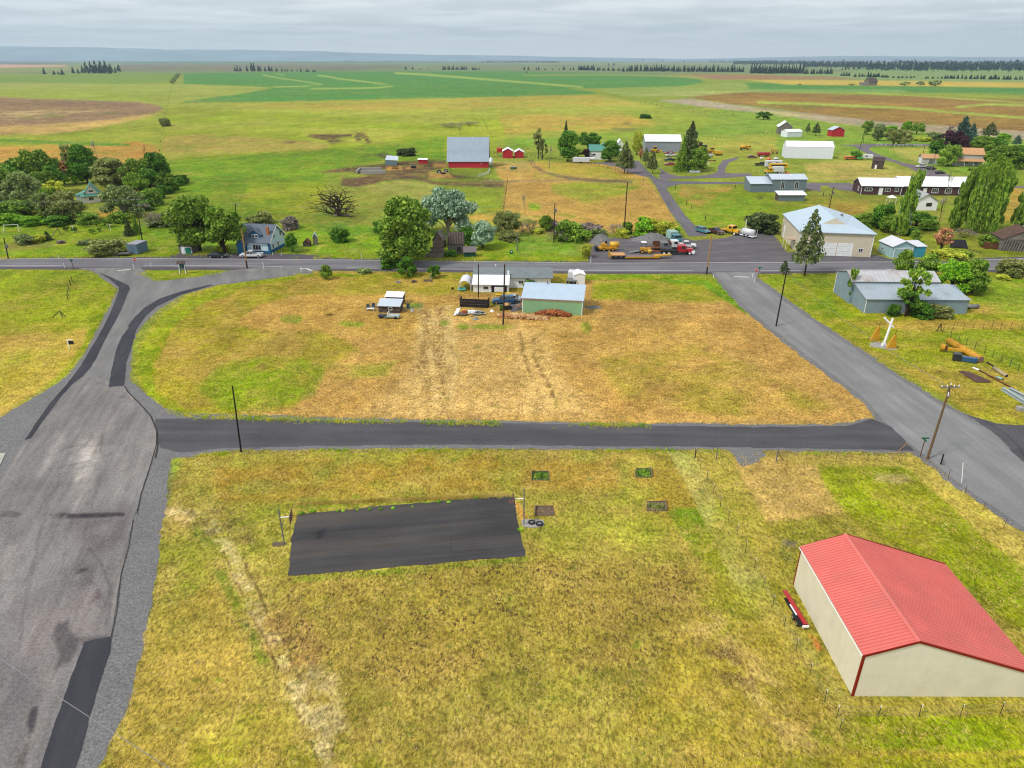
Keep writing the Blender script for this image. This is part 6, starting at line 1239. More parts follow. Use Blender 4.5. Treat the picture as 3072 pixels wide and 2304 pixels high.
# collapsed house, sheds by creek
a, an, ln = frame('G',(1160,800),(1348,800)); t = building('collapsed_house','collapsed grey wooden house beneath the silver tree','ruin', a, an, ln, 5.5,2.6,5.2,'x', M_gwood, M_dwood, over=.1, ops=[('f',2.6,.8,1.0,1.2,'window')], trim=M_wood)
for i in range(9):
    b_ = MB(); x = .4 + i * (ln - .8) / 8; b_.box(x, -.15,2.7, x + .12,2.7,2.85, Matrix.Translation((0,0,0)) @ Matrix.Rotation(R(0),4,'X'));
    b_ = slab([(x, -.2,2.75),(x + .14,-.2,2.75),(x + .14,2.7,5.35),(x, 2.7,5.35)],.12); b_.build('rafter', M_wood, t)
q = g('G',1040,720); building('fallen_gable','broken dark gable left of the collapsed house','ruin',(q.x - 1.4, q.y),-.2,3.2,3,2.2,4.4,'y', M_dwood, M_gwood, over=.2)
a, an, ln = frame('G',(865,850),(1108,850)); t = building('plank_shed','low grey plank shed at the roadside left of the collapsed house','shed', a, an, ln, 3.0,1.7,2.2,'x', M_gwood, M_dwood, over=.1, r=.8, eave2=1.9)
a, an, ln = frame('G',(1355,838),(1490,836)); building('dark_green_shed','small dark green shed with a grey corrugated roof near the road','shed', a, an, ln, 2.8,1.5,2.5,'x', mat('dark_green_paint', c3(36,92,72),.8,.12), ribbed('old_corrugated', c3(138,128,128),0,.3,.6,.7,0,.6), over=.25)
# cattle yard buildings
q = g('C',815,458); t = thing('metal_canopy','pale blue metal canopy shelter in the muddy yard','shelter',(q.x, q.y, 0),.08); fixn(slab([(0,0,2.6),(6.4,0,2.2),(6.4,4.6,3.6),(.6,4.6,4.2)]).build('roof', M_galv, t)); b_ = shell([(0,0),(5.8,0),(5.8,2.1),(0,2.5)],.1,.25,'y'); fixn(b_.build('side_sheet', mat('blue_sheet', c3(130,160,166),.5,.1), t))
q = g('C',1205,440); building('white_roof_shelter','low red shelter with a flat white roof left of the barn','shelter',(q.x, q.y),0,4.4,4., 2.0,2.3,'x', M_red, M_whroof, over=.35)
t = thing('silage_bunker','white concrete block bunker open on the right in the muddy yard','bunker', tuple(g('C',520,562)),.05)
for x0, y0, x1, y1 in ((0,0,11.5,.8),(-2.2,0,-1.4,10.5),(-1.4,9.7,8.5,10.5)): b_ = MB(); b_.box(x0, y0,0, x1, y1,1.5); b_.build('block_wall', M_conc, t, bevel=.04)
b_ = MB(); b_.ball((2,5.5,0),2.6,1.4,1,.35); b_.build('manure_heap', mat('manure', c3(104,68,52),.95,.3,2,.5), t)
q = g('C',2067,492); t = thing('grain_silo','small galvanised grain silo at the right of the red barn','silo',(q.x, q.y, 0),0)
hs = hgt('C',2067,492,385)
b_ = MB(); b_.tube((0,0,1.3),(0,0, hs),.95, n=20); b_.build('bin', ribbed('silo_steel',(.5,.53,.56),2,.4,.8,.35,.4,.8), t, True)
b_ = MB(); b_.tube((0,0, hs),(0,0, hs + .9),.98,.15, n=20); b_.build('cone_roof', M_galv, t); b_ = MB(); b_.tube((0,0,.5),(0,0,1.3),.2,.95, n=20); b_.build('hopper', M_steel, t)
for i in range(4): b_ = MB(); x, y = .8 * math.cos(i * 1.57 + .8),.8 * math.sin(i * 1.57 + .8); b_.tube((x, y, 0),(x, y, 1.6),.06, n=6); b_.build('leg', M_steel, t)
for (x0, x1, yb, yr, lb) in ((300,382,1037, None, 'red shed with a white gable roof, larger of the two beside the silo'),(397,472,1035, None, 'smaller red gabled shed right of the larger one')):
    a, an, ln = frame('T3',(x0, yb),(x1, yb)); building('red_gable_shed', lb, 'shed', a, 0, ln, 7., 3.6 if x0 < 350 else 2.9,5.0 if x0 < 350 else 4.2,'y', M_red, M_whroof, over=.35)
q = g('T3',250,1020); t = thing('red_feed_bin','bright red box bin on legs left of the larger red shed','bin',(q.x, q.y, 0),0)
b_ = MB(); b_.box(0,0,2,3,3,4.2); b_.build('box', mat('bright_red', c3(222,56,48),.5,.08), t)
for x in (.15,2.85):
    for y in (.15,2.85): b_ = MB(); b_.tube((x, y, 0),(x, y, 2),.08, n=6); b_.build('leg', M_steel, t)
# school
M_mar = ribbed('maroon_siding', c3(92,62,68),2,.25,.3,.7,0,.86);
a, an, ln = frame('F',(272,962),(655,978))
t = building('school_wing','maroon building wing with a white roof, left half of the long school','building', a, R(-6),15.0,9.5,3.5,5.6,'x', M_mar, M_whroof, over=.5, ops=[('f',1.4,1.5,2.6,1.0,'window'),('f',6.7,0,1.3,2.6,'door'),('f',9.0,1.4,1.8,1.0,'window'),('f',12.6,1.4,1.2,1.3,'window'),('l',2.6,1.1,1.0,1.5,'window')])
b_ = MB(); b_.box(-.03,-.03,0,.14,0,3.4); b_.box(14.86,-.03,0,15.03,0,3.4); b_.build('corner_trim', M_trim, t)
b2 = a + Vector((15.2 * math.cos(R(-6)),15.2 * math.sin(R(-6)),0)) + Vector((.1,.6,0))
t = building('school_hall','longer maroon building with a white roof, right half of the long school','building', b2, R(-4),27., 11.5,3.6,6.1,'x', M_mar, M_whroof, over=.6, ops=[('f',8.2,0,1.2,2.6,'door'),('f',11.5,1.0,2.2,1.5,'window'),('f',16.5,1.0,2.2,1.5,'window'),('f',21.5,1.0,2.2,1.5,'window'),('f',4.4,1.0,1.6,1.4,'window')])
# cottage in front of the school
a, an, ln = frame('F',(895,1148),(1170,1152)); t = building('white_cottage','white gabled cottage with one dark window in front of the school','house', a, an, ln, 9,3.3,5.6,'y', M_white, mat('pale_roof', c3(196,196,196),.8,.06), over=.5, ops=[('f',4.1,1.5,1.7,1.0,'window', M_dark)])
q = g('F',612,1075); t = thing('garden_gazebo','small white-topped gazebo left of the slim poplar','gazebo',(q.x, q.y, 0),0)
for x in (0,2.3):
    for y in (0,2.3): b_ = MB(); b_.tube((x, y, 0),(x, y, 2.2),.06, n=6); b_.build('post', M_trim, t)
b_ = MB(); b_.add([(-.2,-.2,2.2),(2.5,-.2,2.2),(2.5,2.5,2.2),(-.2,2.5,2.2),(1.15,1.15,3.1)],[(0,1,4),(1,2,4),(2,3,4),(3,0,4),(3,2,1,0)]); b_.build('roof', M_white, t)
# orange-roofed house and garage
M_or = ribbed('tan_orange_roof', c3(232,176,122),0,.5,.3,.6,0,.92); M_ls = mat('light_siding', c3(206,208,206,1.6),.7,.06)
a, an, ln = frame('F',(1450,620),(1600,655)); t = building('orange_roof_house','two-storey pale house with a tan-orange roof among the eastern trees','house', a, R(-14),9.5,8.5,5.6,8.0,'x', M_ls, M_or, over=.5, ops=[('r',3,4.2,1,1,'window'),('f',2,1,1.4,1.3,'window'),('f',6,1,1.4,1.3,'window')])
fixn(slab([(-3,-3.2,2.4),(9.8,-3.2,2.4),(9.8,0,3.4),(-3,0,3.4)]).build('porch_roof', M_or, t)); b_ = MB(); b_.box(-2.6,-.2,0,-.02,4,2.9); b_.build('annex_wall', M_ls, t)
for x in (-2.6,1,5,9.2): b_ = MB(); b_.tube((x, -2.9,0),(x, -2.9,2.4),.07, n=6); b_.build('porch_post', M_trim, t)
a, an, ln = frame('F',(1000,600),(1160,612)); building('orange_roof_garage','small garage with a tan-orange roof and white gable door','garage', a, R(-12),7.2,7,2.9,4.4,'x', M_ls, M_or, over=.4, ops=[('l',1.6,0,3.6,2.4,'garage'),('f',2.8,.2,3,2.2,'garage', None, M_steel)])
# light blue garage and turquoise shed
a, an, ln = frame('K',(632,686),(888,682)); M_lb = mat('light_blue_paint', c3(170,204,210,1.35),.7,.06); M_tq = mat('turquoise_paint', c3(70,178,200),.7,.1)
building('light_blue_garage','light blue gabled garage with a pale roof right of the cream workshop','garage', a, an, ln, 6.4,3.1,4.4,'y', M_lb, ribbed('pale_shed_roof',(.55,.56,.6),1,.5,.2,.6,0,.93), over=.35, ops=[('f',.6,0, ln - 1.2,2.5,'garage', None, M_lb),('l',4.0,1.2,.8,.6,'window')])
a, an, ln = frame('K',(895,682),(1015,660)); building('turquoise_shed','turquoise lean-to shed joined to the right of the light blue garage','shed',(a.x + .1, a.y),.1,3.0,5.2,2.9,3.5,'x', M_tq, ribbed('pale_shed_roof',(.55,.56,.6),1,.5,.2,.6,0,.93), over=.2, r=.8, eave2=3.2, ops=[('r',.4,.1,3.5,2.4,'door', None, M_tq)])
# wrecked barn at right edge
a, an, ln = frame('K',(1920,600),(2080,650)); t = building('wrecked_barn','wrecked wooden barn with open ribs at the right edge','ruin', a, R(-12),11,7,3.3,6.0,'y', M_gwood, mat('brown_rotten_roof', c3(112,86,74),.95,.3,1,.4), over=.3)
for i in range(8): b_ = MB(); b_.tube((.5 + i * .7,-.06,0),(.9 + i * .7,-.06,3.2),.07, n=5); b_.build('stud', M_dark, t)
fixn(slab([(5.6,-.3,6.3),(12,-.3,4.4),(12,4,4.4),(5.6,4,6.3)],.08).build('white_sheet', M_white, t))
b_ = MB(); b_.box(-3.2,1.2,0,-.1,4,1.7); b_.build('rusty_lean_to', M_rust, t)
q = g('K',1400,570); t = thing('collapsed_roof','dark collapsed roof frame in the grass below the bleached branches','ruin',(q.x, q.y, 0),-.4)
fixn(slab([(-1.5,0,.2),(3.0,0,.2),(2.4,3,1.9),(-1.2,3,1.6)],.1).build('roof_panel', M_dark, t)); b_ = MB(); b_.tube((2.6,.2,.1),(5.6,-3.2,.1),.08, n=5); b_.build('pole', M_dwood, t)
# hen house and pens on the lot
a, an, ln = frame('G',(345,1490),(590,1500)); t = building('hen_house','small wooden hen house with a pale blue roof left of the wheel tracks','shed', a, an, ln, 2.7,1.5,2.2,'x', M_dwood, M_galv, over=.25, r=.85, eave2=2.1, ops=[('f',2.2,.7,.6,.5,'window', M_white)])
q = g('G',430,1392); building('white_roof_hutch','white-roofed hutch directly behind the hen house','shed',(q.x, q.y), an, 3.6,2.2,1.7,2.2,'x', M_dwood, M_whroof, over=.2, r=.8, eave2=2.0)
# -- vehicles
PC = {}
def paintm(n, rgb, rough=.3, k=1.5):
    return mat('paint_' + n, c3(*rgb, k), rough, .06,1, spec=.6, dirt=c3(150,140,125), da=.12, ds=1)
M_chrome = mat('chrome',(.5,.5,.52),.25,.05,2, metal=.8); M_lampr = mat('red_lens',(.35,.01,.01),.3); M_lampw = mat('clear_lens',(.7,.7,.65),.15)
def wheel(t, x, y, r_, w_=.24, rim=None, dual=False):
    b_ = MB(); b_.tube((x, y - w_ / 2, r_),(x, y + w_ / 2, r_), r_, n=16); o = b_.build('wheel', M_rub, t, False, .02)
    s_ = -1 if y < 0 else 1; b_ = MB(); b_.tube((x, y + s_ * w_ / 2, r_),(x, y + s_ * (w_ / 2 + .02), r_), r_ * .58, n=12); b_.build('rim', rim or M_chrome, o)
def car(r, x, y, hd, kind, pm, label, cat='car', L_=4.7, W_=1.85, name=None, group=None):
    q = g(r, x, y); t = thing(name or {'sedan': 'parked_car','suv': 'parked_suv','pickup': 'pickup_truck'}[kind], label, cat, (q.x, q.y, .02), hd, group)
    h = L_ / 2; wl = .36
    if kind == 'sedan': low = [(-h, .32),(-h, .78),(-h + .5,.98),(h - 1.35,.95),(h - .15,.74),(h, .5),(h, .32)]; gh = [(-h + .55,.96),(-h + 1.15,1.38),(h - 2.2,1.40),(h - 1.35,.95)]
    elif kind == 'suv': low = [(-h, .35),(-h, 1.0),(-h + .1,1.08),(h - 1.4,1.05),(h - .12,.9),(h, .55),(h, .35)]; gh = [(-h + .12,1.06),(-h + .4,1.66),(h - 2.1,1.68),(h - 1.4,1.04)]
    else: low = [(-h, .48),(-h, 1.05),(h - 3.4,1.05),(h - 1.45,1.08),(h - .12,.98),(h, .6),(h, .48)]; gh = [(h - 3.55,1.06),(h - 3.4,1.78),(h - 2.2,1.80),(h - 1.4,1.06)]; wl = .42
    b_ = MB()
    if kind == 'pickup':
        b_.side([(h - 3.5,.48),(h - 3.5,1.06),(h - 1.45,1.1),(h - .12,1.0),(h, .6),(h, .48)], W_); b_.box(-h, -W_ / 2,.48, h - 3.5, W_ / 2,.72)
        b_.box(-h, -W_ / 2,.72, h - 3.5,-W_ / 2 + .1,1.1); b_.box(-h, W_ / 2 - .1,.72, h - 3.5, W_ / 2,1.1); b_.box(-h, -W_ / 2 + .1,.72,-h + .08, W_ / 2 - .1,1.1)
    else: b_.side(low, W_)
    fixn(b_.build('body', pm, t, False, .05))
    b_ = MB(); b_.side(gh, W_ - .14,.16, gh[0][1] + .1); fixn(b_.build('windows', M_glass, t, False, .03))
    b_ = MB(); rz = gh[1][1]; b_.box(gh[1][0] - .02,-W_ / 2 + .24, rz - .01, gh[2][0] + .03, W_ / 2 - .24, rz + .05)
    for fx in (.0,.5,1.):
        x0 = gh[1][0] + (gh[2][0] - gh[1][0]) * fx
        for s_ in (-1,1): b_.tube((x0, s_ * (W_ / 2 - .22), rz),(x0 + (-.3 if fx == 0 else (.55 if fx == 1 else 0)), s_ * (W_ / 2 - .06), gh[0][1]),.035, n=5)
    b_.build('roof', pm, t)
    for sx in (-h + .85, h - .9):
        for s_ in (-1,1): wheel(t, sx, s_ * (W_ / 2 - .1), wl)
    for s_ in (-1,1):
        b_ = MB(); b_.box(h - .06, s_ * (W_ / 2 - .3) - .18,.62, h + .015, s_ * (W_ / 2 - .3) + .18,.8); b_.build('headlight', M_lampw, t)
        b_ = MB(); b_.box(-h - .015, s_ * (W_ / 2 - .2) - .12,.7,-h + .03, s_ * (W_ / 2 - .2) + .12,.95); b_.build('tail_light', M_lampr, t)
    b_ = MB(); b_.box(h - .03,-W_ / 2 + .1,.38, h + .06, W_ / 2 - .1,.54); b_.box(-h - .06,-W_ / 2 + .1,.4,-h + .03, W_ / 2 - .1,.56); b_.build('bumper', M_chrome if kind == 'pickup' else M_dark, t)
    return t
P_w = paintm('white',(238,240,242)); P_k = paintm('black',(40,46,58)); P_y = paintm('yellow',(240,186,28)); P_r = paintm('red',(196,34,44)); P_b = paintm('blue',(40,96,140)); P_s = paintm('silver',(186,200,210)); P_t = paintm('teal',(80,150,160)); P_m = paintm('maroon',(96,44,52)); P_or = paintm('orange',(232,120,48)); P_g = paintm('green',(30,104,60)); P_dk = paintm('dark_green',(24,52,44))
M_ylow = mat('construction_yellow', c3(224,166,40,1.5),.6,.12,2, dirt=c3(120,80,46), da=.45, ds=1.2)
car('B',605,838,0,'sedan', P_k, 'black sedan parked at the roadside beneath the big trees', L_=4.9)
car('B',1010,838, math.pi, 'pickup', P_w, 'white crew-cab pickup parked in front of the blue house','truck',5.9,2.0)
car('E',820,1412, R(-62),'suv', P_t, 'teal and white pickup-like car nearest the north road in the yard row', L_=5.0)
car('E',970,1425, R(-55),'pickup', P_m, 'maroon flatbed pickup second in the yard row','truck',5.6,2.0)
car('H',770,765, R(180),'suv', P_b, 'blue estate car parked in front of the white house', L_=4.8)
car('H',880,735, R(176),'sedan', P_s, 'grey-blue car behind the blue estate car', L_=4.4)
car('F',995,645, R(20),'pickup', P_w, 'white pickup with a dark bonnet beside the lane by the garage','truck',5.8,2.0)
car('F',1110,668, R(15),'suv', P_k, 'dark car right of the white pickup by the garage', L_=4.6)
car('F',1215,715, R(18),'sedan', P_k, 'black saloon nearest the school on the lane', L_=4.5)
car('E',1515,620, R(5),'pickup', P_k, 'black pickup between the scrap machinery and the campers','truck',6.2,2.1)
car('E',1410,530, R(-10),'sedan', P_m, 'dark purple old car among the scrap machinery', L_=5.2)
car('E',425,485, R(190),'sedan', P_r, 'red and white car parked left of the shaggy conifer', L_=5.6)
car('E',445,510, R(190),'pickup', P_w, 'white pickup left of the shaggy conifer','truck',6.0,2.1)
car('E',430,565, R(190),'pickup', P_dk, 'dark pickup below the white one left of the shaggy conifer','truck',5.8,2.1)
car('E',430,615, R(190),'sedan', P_r, 'red car at the bottom of the row left of the shaggy conifer', L_=5.0)
car('I',1515,492, R(-12),'pickup', P_w, 'white pickup behind the red truck in the gravel yard','truck',6.0,2.1)
def boxes(t, name, m, lst, bevel=.03):
    b_ = MB()
    for q in lst: b_.box(*q)
    return b_.build(name, m, t, False, bevel)
def truck(r, x, y, hd, cabm, label, body, bodym, L_=8.5, hood=1.6, axles=None, name='work_truck'):
    q = g(r, x, y); t = thing(name, label, 'truck',(q.x, q.y, .02), hd); h = L_ / 2
    boxes(t, 'chassis', M_dark, [(-h, -.45,.55, h - .3,.45,.85)])
    boxes(t, 'cab', cabm, [(h - hood - 2.0,-1.15,.8, h - hood, 1.15,2.6)],.12); boxes(t, 'windscreen', M_glass, [(h - hood - .02,-1.0,1.75, h - hood + .03,1.0,2.45)]); boxes(t, 'side_window', M_glass, [(h - hood - 1.3,-1.18,1.75, h - hood - .35,1.18,2.4)],0)
    if hood > .3: boxes(t, 'bonnet', cabm, [(h - hood, -.85,.8, h, .85,1.65)],.15)
    for s_ in (-1,1): boxes(t, 'fender', cabm, [(h - 1.5, s_ * 1.0 - .2,.8, h - .1, s_ * 1.0 + .2,1.15)],.1); b_ = MB(); b_.box(h - .05, s_ * .95 - .12,.9, h + .03, s_ * .95 + .12,1.1); b_.build('headlight', M_lampw, t)
    boxes(t, 'bumper', M_chrome, [(h, -1.1,.45, h + .12,1.1,.75)])
    for xx in (axles or (-h + .7,-h + 1.9, h - .8)):
        for s_ in (-1,1): wheel(t, xx, s_ * .98,.5,.34, M_trim)
    x1 = h - hood - 2.2
    if body == 'flat': boxes(t, 'flat_bed', bodym, [(-h, -1.2,.95, x1,1.2,1.15)])
    if body == 'tipper': boxes(t, 'tipper_box', bodym, [(-h, -1.2,.95, x1,1.2,1.1),(-h, -1.2,1.1, x1,-1.1,2.1),(-h, 1.1,1.1, x1,1.2,2.1),(x1 - .1,-1.1,1.1, x1,1.1,2.3)])
    if body == 'box': boxes(t, 'box_body', bodym, [(-h, -1.2,.95, x1,1.2,3.1)],.06)
    if body == 'tank': b_ = MB(); b_.tube((-h, 0,1.9),(x1,0,1.9),.95, n=16); b_.build('tank', bodym, t, True)
    return t
truck('I',1390,590,0, P_r, 'red bonneted truck tractor in the gravel yard','flat', M_dark, 8.6,2.0,(-3.6,-2.3,3.3))
truck('I',1260,520, R(2), P_w, 'white-cabbed tipper truck behind the red truck','tipper', M_rust, 8.0,1.2)
truck('I',1355,420, R(-75), P_t, 'teal cabbed truck parked under the bushes behind the yard','box', mat('mint_paint', c3(170,206,190,1.5),.6),6.0,.9)
truck('E',1150,1425, R(-52), P_y, 'bright yellow bonneted truck at the top of the gravel yard','flat', M_ylow, 6.2,1.8,(-2.3,2.1))
truck('E',1660,715, R(180), P_y, 'yellow-cabbed truck with a white box body above the blue-grey shed','box', P_w, 8.5,1.5, name='box_truck')
q = g('E',1690,655); t = thing('camper_trailer','white camper behind the yellow-cabbed truck','trailer',(q.x - 4, q.y + 3,0),0)
boxes(t, 'body', P_w, [(0,0,.5,8,2.5,3.3)],.15); boxes(t, 'window', M_glass, [(1,-.03,1.8,2.6,0,2.5),(4.6,-.03,1.8,6,0,2.5)],0)
for xx in (3.6,4.7): wheel(t, xx, .1,.4)
q = g('E',1715,665); t = thing('school_bus','yellow-topped bus between the white camper and the box truck','bus',(q.x - 4, q.y, 0),0)
boxes(t, 'body', P_y, [(0,0,.6,8.5,2.2,2.7)],.2); boxes(t, 'windows', M_glass, [(.5,-.02,1.6,7.6,0,2.2)],0)
for xx in (1.6,6.8): wheel(t, xx, .1,.45)
q = g('F',90,552); t = thing('school_bus','old orange bus lying in the grass by the lane bend','bus',(q.x, q.y, 0),0)
boxes(t, 'body', P_or, [(0,0,.4,6.6,2.2,1.7)],.2); boxes(t, 'windows', M_glass, [(.5,-.02,1.0,6,0,1.4)],0)
for xx in (1.2,5.4): wheel(t, xx, .1,.4)
q = g('F',300,545); t = thing('camper_trailer','small white camper beside the dark bush at the lane bend','trailer',(q.x, q.y, 0),-.3)
boxes(t, 'body', P_w, [(0,0,.5,4.8,2.2,2.5)],.15); boxes(t, 'window', M_glass, [(1,-.03,1.4,2.2,0,2.0)],0); wheel(t, 2.4,.1,.35)
# livestock trailer
q = g('D',1065,592); t = thing('livestock_trailer','white gooseneck livestock trailer before the big maple','trailer',(q.x, q.y, 0), R(3))
boxes(t, 'box', ribbed('slatted_white',(.62,.64,.68),2,.35,.6,.5,0,.55),[(0,0,.6,8.4,2.3,2.7)],.05); boxes(t, 'gooseneck', M_trim, [(8.4,.4,1.7,11.0,1.9,2.6)],.15); boxes(t, 'hitch', M_steel, [(10.6,1.0,0,10.8,1.2,1.7)],0)
for xx in (3.4,4.4): wheel(t, xx, .1,.4)
# low loader trailer
a_, an, ln = frame('I',(440,672),(1330,668)); t = thing('lowboy_trailer','long yellow low-loader trailer parked along the highway edge','trailer',(a_.x, a_.y + .3,.02), R(0));
ln = (g('I',1325,668) - g('I',440,672)).length
boxes(t, 'rear_deck', mat('tan_deck', c3(226,170,110,1.5),.8,.2,2),[(0,0,1.0, ln * .24,2.6,1.25)]); boxes(t, 'well_deck', mat('plank_deck', c3(146,132,128),.9,.25,3),[(ln * .24,0,.45, ln * .8,2.6,.62)])
boxes(t, 'side_beam', M_ylow, [(ln * .24,-.06,.35, ln * .8,0,.75)]); b_ = MB(); b_.add([(ln * .72,.4,.5),(ln, .9,.9),(ln, 1.7,.9),(ln * .72,2.2,.5),(ln * .72,.4,.8),(ln, .9,1.15),(ln, 1.7,1.15),(ln * .72,2.2,.8)],[(0,3,2,1),(4,5,6,7),(0,1,5,4),(1,2,6,5),(2,3,7,6),(3,0,4,7)]); b_.build('gooseneck', M_ylow, t)
boxes(t, 'ramp', M_ylow, [(-.25,.1,.3,-.02,.7,1.9),(-.25,1.9,.3,-.02,2.5,1.9)])
for xx in (.8,2.1,3.4): wheel(t, xx, .15,.5,.3, M_trim)
# roller / paver
def machine(r, x, y, hd, name, label, parts, wh=()):
    q = g(r, x, y); t = thing(name, label, 'machine',(q.x, q.y, .02), hd)
    for nm, m, lst in parts: boxes(t, nm, m, lst, .05)
    for xx, yy, rr, ww in wh: wheel(t, xx, yy, rr, ww, M_ylow)
    return t
t = machine('I',400,535, R(2),'road_paver','yellow road paver with a rounded hopper at the left of the gravel yard',[('chassis', M_ylow, [(-2.6,-1.1,.5,2.4,1.1,1.1)]),('engine_deck', M_ylow, [(-1.9,-1,1.1,-.4,1,2.0)]),('operator_seat', M_dark, [(-.9,-.4,2.0,-.4,.4,2.6)]),('screed', M_dark, [(-3.6,-1.4,.1,-2.7,1.4,.9)]),('rail', M_rust, [(-1.9,-1.05,2.0,-1.8,-1,2.9),(-.5,-1.05,2.0,-.4,-1,2.9)])],[(-1.2,-.9,.5,.4),(1.3,-.9,.5,.4),(-1.2,.9,.5,.4),(1.3,.9,.5,.4)])
b_ = MB(); b_.tube((.5,0,1.6),(3.0,0,1.6),.85, n=16); b_.build('hopper_drum', P_y, t, True)
t = machine('I',930,575, R(0),'road_roller','small canopied road roller in the middle of the gravel yard',[('body', M_ylow, [(-1.2,-.7,.6,1.6,.7,1.5)]),('canopy', M_trim, [(-1.1,-.7,3.0,.3,.7,3.12)]),('canopy_post', M_dark, [(-1.05,-.65,1.5,-.98,-.58,3.0),(.15,-.65,1.5,.22,-.58,3.0),(-1.05,.58,1.5,-.98,.65,3.0),(.15,.58,1.5,.22,.65,3.0)]),('drawbar', P_or, [(1.6,-.1,.5,4.6,.1,.7)])],[(-.8,-.7,.55,.3),(-.8,.7,.55,.3)])
b_ = MB(); b_.tube((1.3,-.8,.6),(1.3,.8,.6),.6, n=18); b_.build('drum', P_y, t, True)
q = g('I',800,578); t = thing('plate_ramp','flat dark steel ramp lying left of the road roller','ramp',(q.x - 1.6, q.y - .2,0),.1); fixn(slab([(0,0,.1),(3.0,.2,.5),(3.0,1.6,.5),(0,1.4,.1)],.1).build('plate', M_steel, t))
truck('I',1130,545, R(4), M_steel, 'dull grey hook truck between the roller and the white-cabbed tipper','flat', M_rust, 6.5,.8,(-2.2,2.2))
q = g('I',1050,350); t = thing('white_beam_pile','pale timber beams dumped on the gravel heap','debris',(q.x - 1.2, q.y - .4,.9),.35)
boxes(t, 'beam', M_trim, [(0,0,0,3.0,.25,.2)],0); boxes(t, 'crossbeam', M_trim, [(.3,-.3,.2,2.4,-.1,.4)],0)
def mound(name, r, x, y, w_, d_, h_, m, label, cat='heap', seed=1, ang=0):
    q = g(r, x, y); n, k = 22,8; V = [(0,0, h_)]; F = []
    for j in range(1, k + 1):
        for i in range(n):
            a = 2 * math.pi * i / n; t_ = j / k; wob = 1 + .25 * (float(vn(np.array(math.cos(a) * 2 + 9), np.array(math.sin(a) * 2 + seed),3)) - .5)
            V.append((w_ / 2 * t_ * wob * math.cos(a), d_ / 2 * t_ * wob * math.sin(a), h_ * (1 - t_ ** 1.25) * (.85 + .3 * rnd.random()) - (.05 if j == k else 0)))
    for i in range(n): F.append((0,1 + i, 1 + (i + 1) % n))
    for j in range(k - 1):
        for i in range(n): F.append((1 + j * n + i, 1 + (j + 1) * n + i, 1 + (j + 1) * n + (i + 1) % n, 1 + j * n + (i + 1) % n))
    b_ = MB(); b_.add(V, F); o = fixn(b_.build(name, m, None, True)); o.location = (q.x, q.y, 0); o.rotation_euler[2] = ang
    return tag(o, label, cat)
mound('gravel_heap','I',300,420,8,7,2.6, GRAV, 'dark gravel heap behind the road paver')
mound('gravel_heap','I',1040,390,13,8,2.2, GRAV, 'wide gravel heap with pale beams on top', seed=4)
mound('gravel_pile','H',2060,830,4.2,1.6,.4, roadmat('blue_gravel', c3(130,138,144),1.5, sc_=.3, speck=.35),'low blue-grey gravel pile right of the green workshop')
mound('dirt_heap','C',1480,540,4.5,3,.7, mat('straw_dirt', c3(204,160,96),.95,.3,3,.4),'straw-coloured heap under the old tyres by the barn')
# old tyres
def tyre(name, q, r_, label, group=None, tilt=0, z=0):
    t = thing(name, label, 'tyre',(q[0], q[1], z),0, group); n = 20; m_ = 8; V = []; F = []
    for i in range(n):
        for j in range(m_):
            a, b2 = 2 * math.pi * i / n, 2 * math.pi * j / m_; rr = r_ * .74 + r_ * .26 * math.cos(b2); V.append((rr * math.cos(a), rr * math.sin(a), r_ * .3 + r_ * .3 * math.sin(b2)))
    for i in range(n):
        for j in range(m_): F.append((i * m_ + j, ((i + 1) % n) * m_ + j, ((i + 1) % n) * m_ + (j + 1) % m_, i * m_ + (j + 1) % m_))
    b_ = MB(); b_.add(V, F); fixn(b_.build('tread', M_rub, t, True)); b_ = MB(); b_.tube((0,0, r_ * .12),(0,0, r_ * .42), r_ * .5, n=14); b_.build('hub', M_steel, t); t.rotation_euler[0] = tilt; return t
tyre('tyre', g('V',350,845),.42,'tyre on the concrete slab next to the basketball post'); tyre('tyre', g('V',437,862),.45,'tyre on the concrete slab farther from the basketball post')
tyre('tractor_tyre', g('C',1450,545),1.1,'upright big tyre left in the heap by the barn', tilt=R(70), z=.3); tyre('tractor_tyre', g('C',1500,560),1.1,'big tyre lying flat in front of the heap by the barn'); tyre('tractor_tyre', g('C',1535,535),1.0,'big tyre right in the heap by the barn', tilt=R(40), z=.3)
# yard clutter north-east
t = machine('E',255,470,0,'wheel_loader','yellow wheel loader in front of the long grey shed',[('body', P_y, [(-2.4,-1,.9,1.6,1,2.0)]),('cab', P_y, [(-.9,-.8,2.0,.7,.8,3.6)]),('window', M_glass, [(-.95,-.82,2.3,.75,.82,3.3)]),('bucket', P_y, [(3.0,-1.4,.2,3.8,1.4,1.5)]),('arm', P_y, [(1.6,-.7,.9,3.0,-.5,1.3),(1.6,.5,.9,3.0,.7,1.3)])],[(-1.6,-1.1,.85,.5),(1.3,-1.1,.85,.5),(-1.6,1.1,.85,.5),(1.3,1.1,.85,.5)])
t = machine('E',805,420,0,'farm_tractor','dark green tractor behind the right flank of the conifer clump',[('bonnet', P_dk, [(.2,-.5,1.1,3.2,.5,2.2)]),('cab', P_dk, [(-1.6,-.9,1.2,.2,.9,3.8)]),('window', M_glass, [(-1.65,-.92,2.2,.25,.92,3.5)])],[(-1.2,-1.3,1.1,.6),(-1.2,1.3,1.1,.6),(2.4,-1.1,.75,.4),(2.4,1.1,.75,.4)])
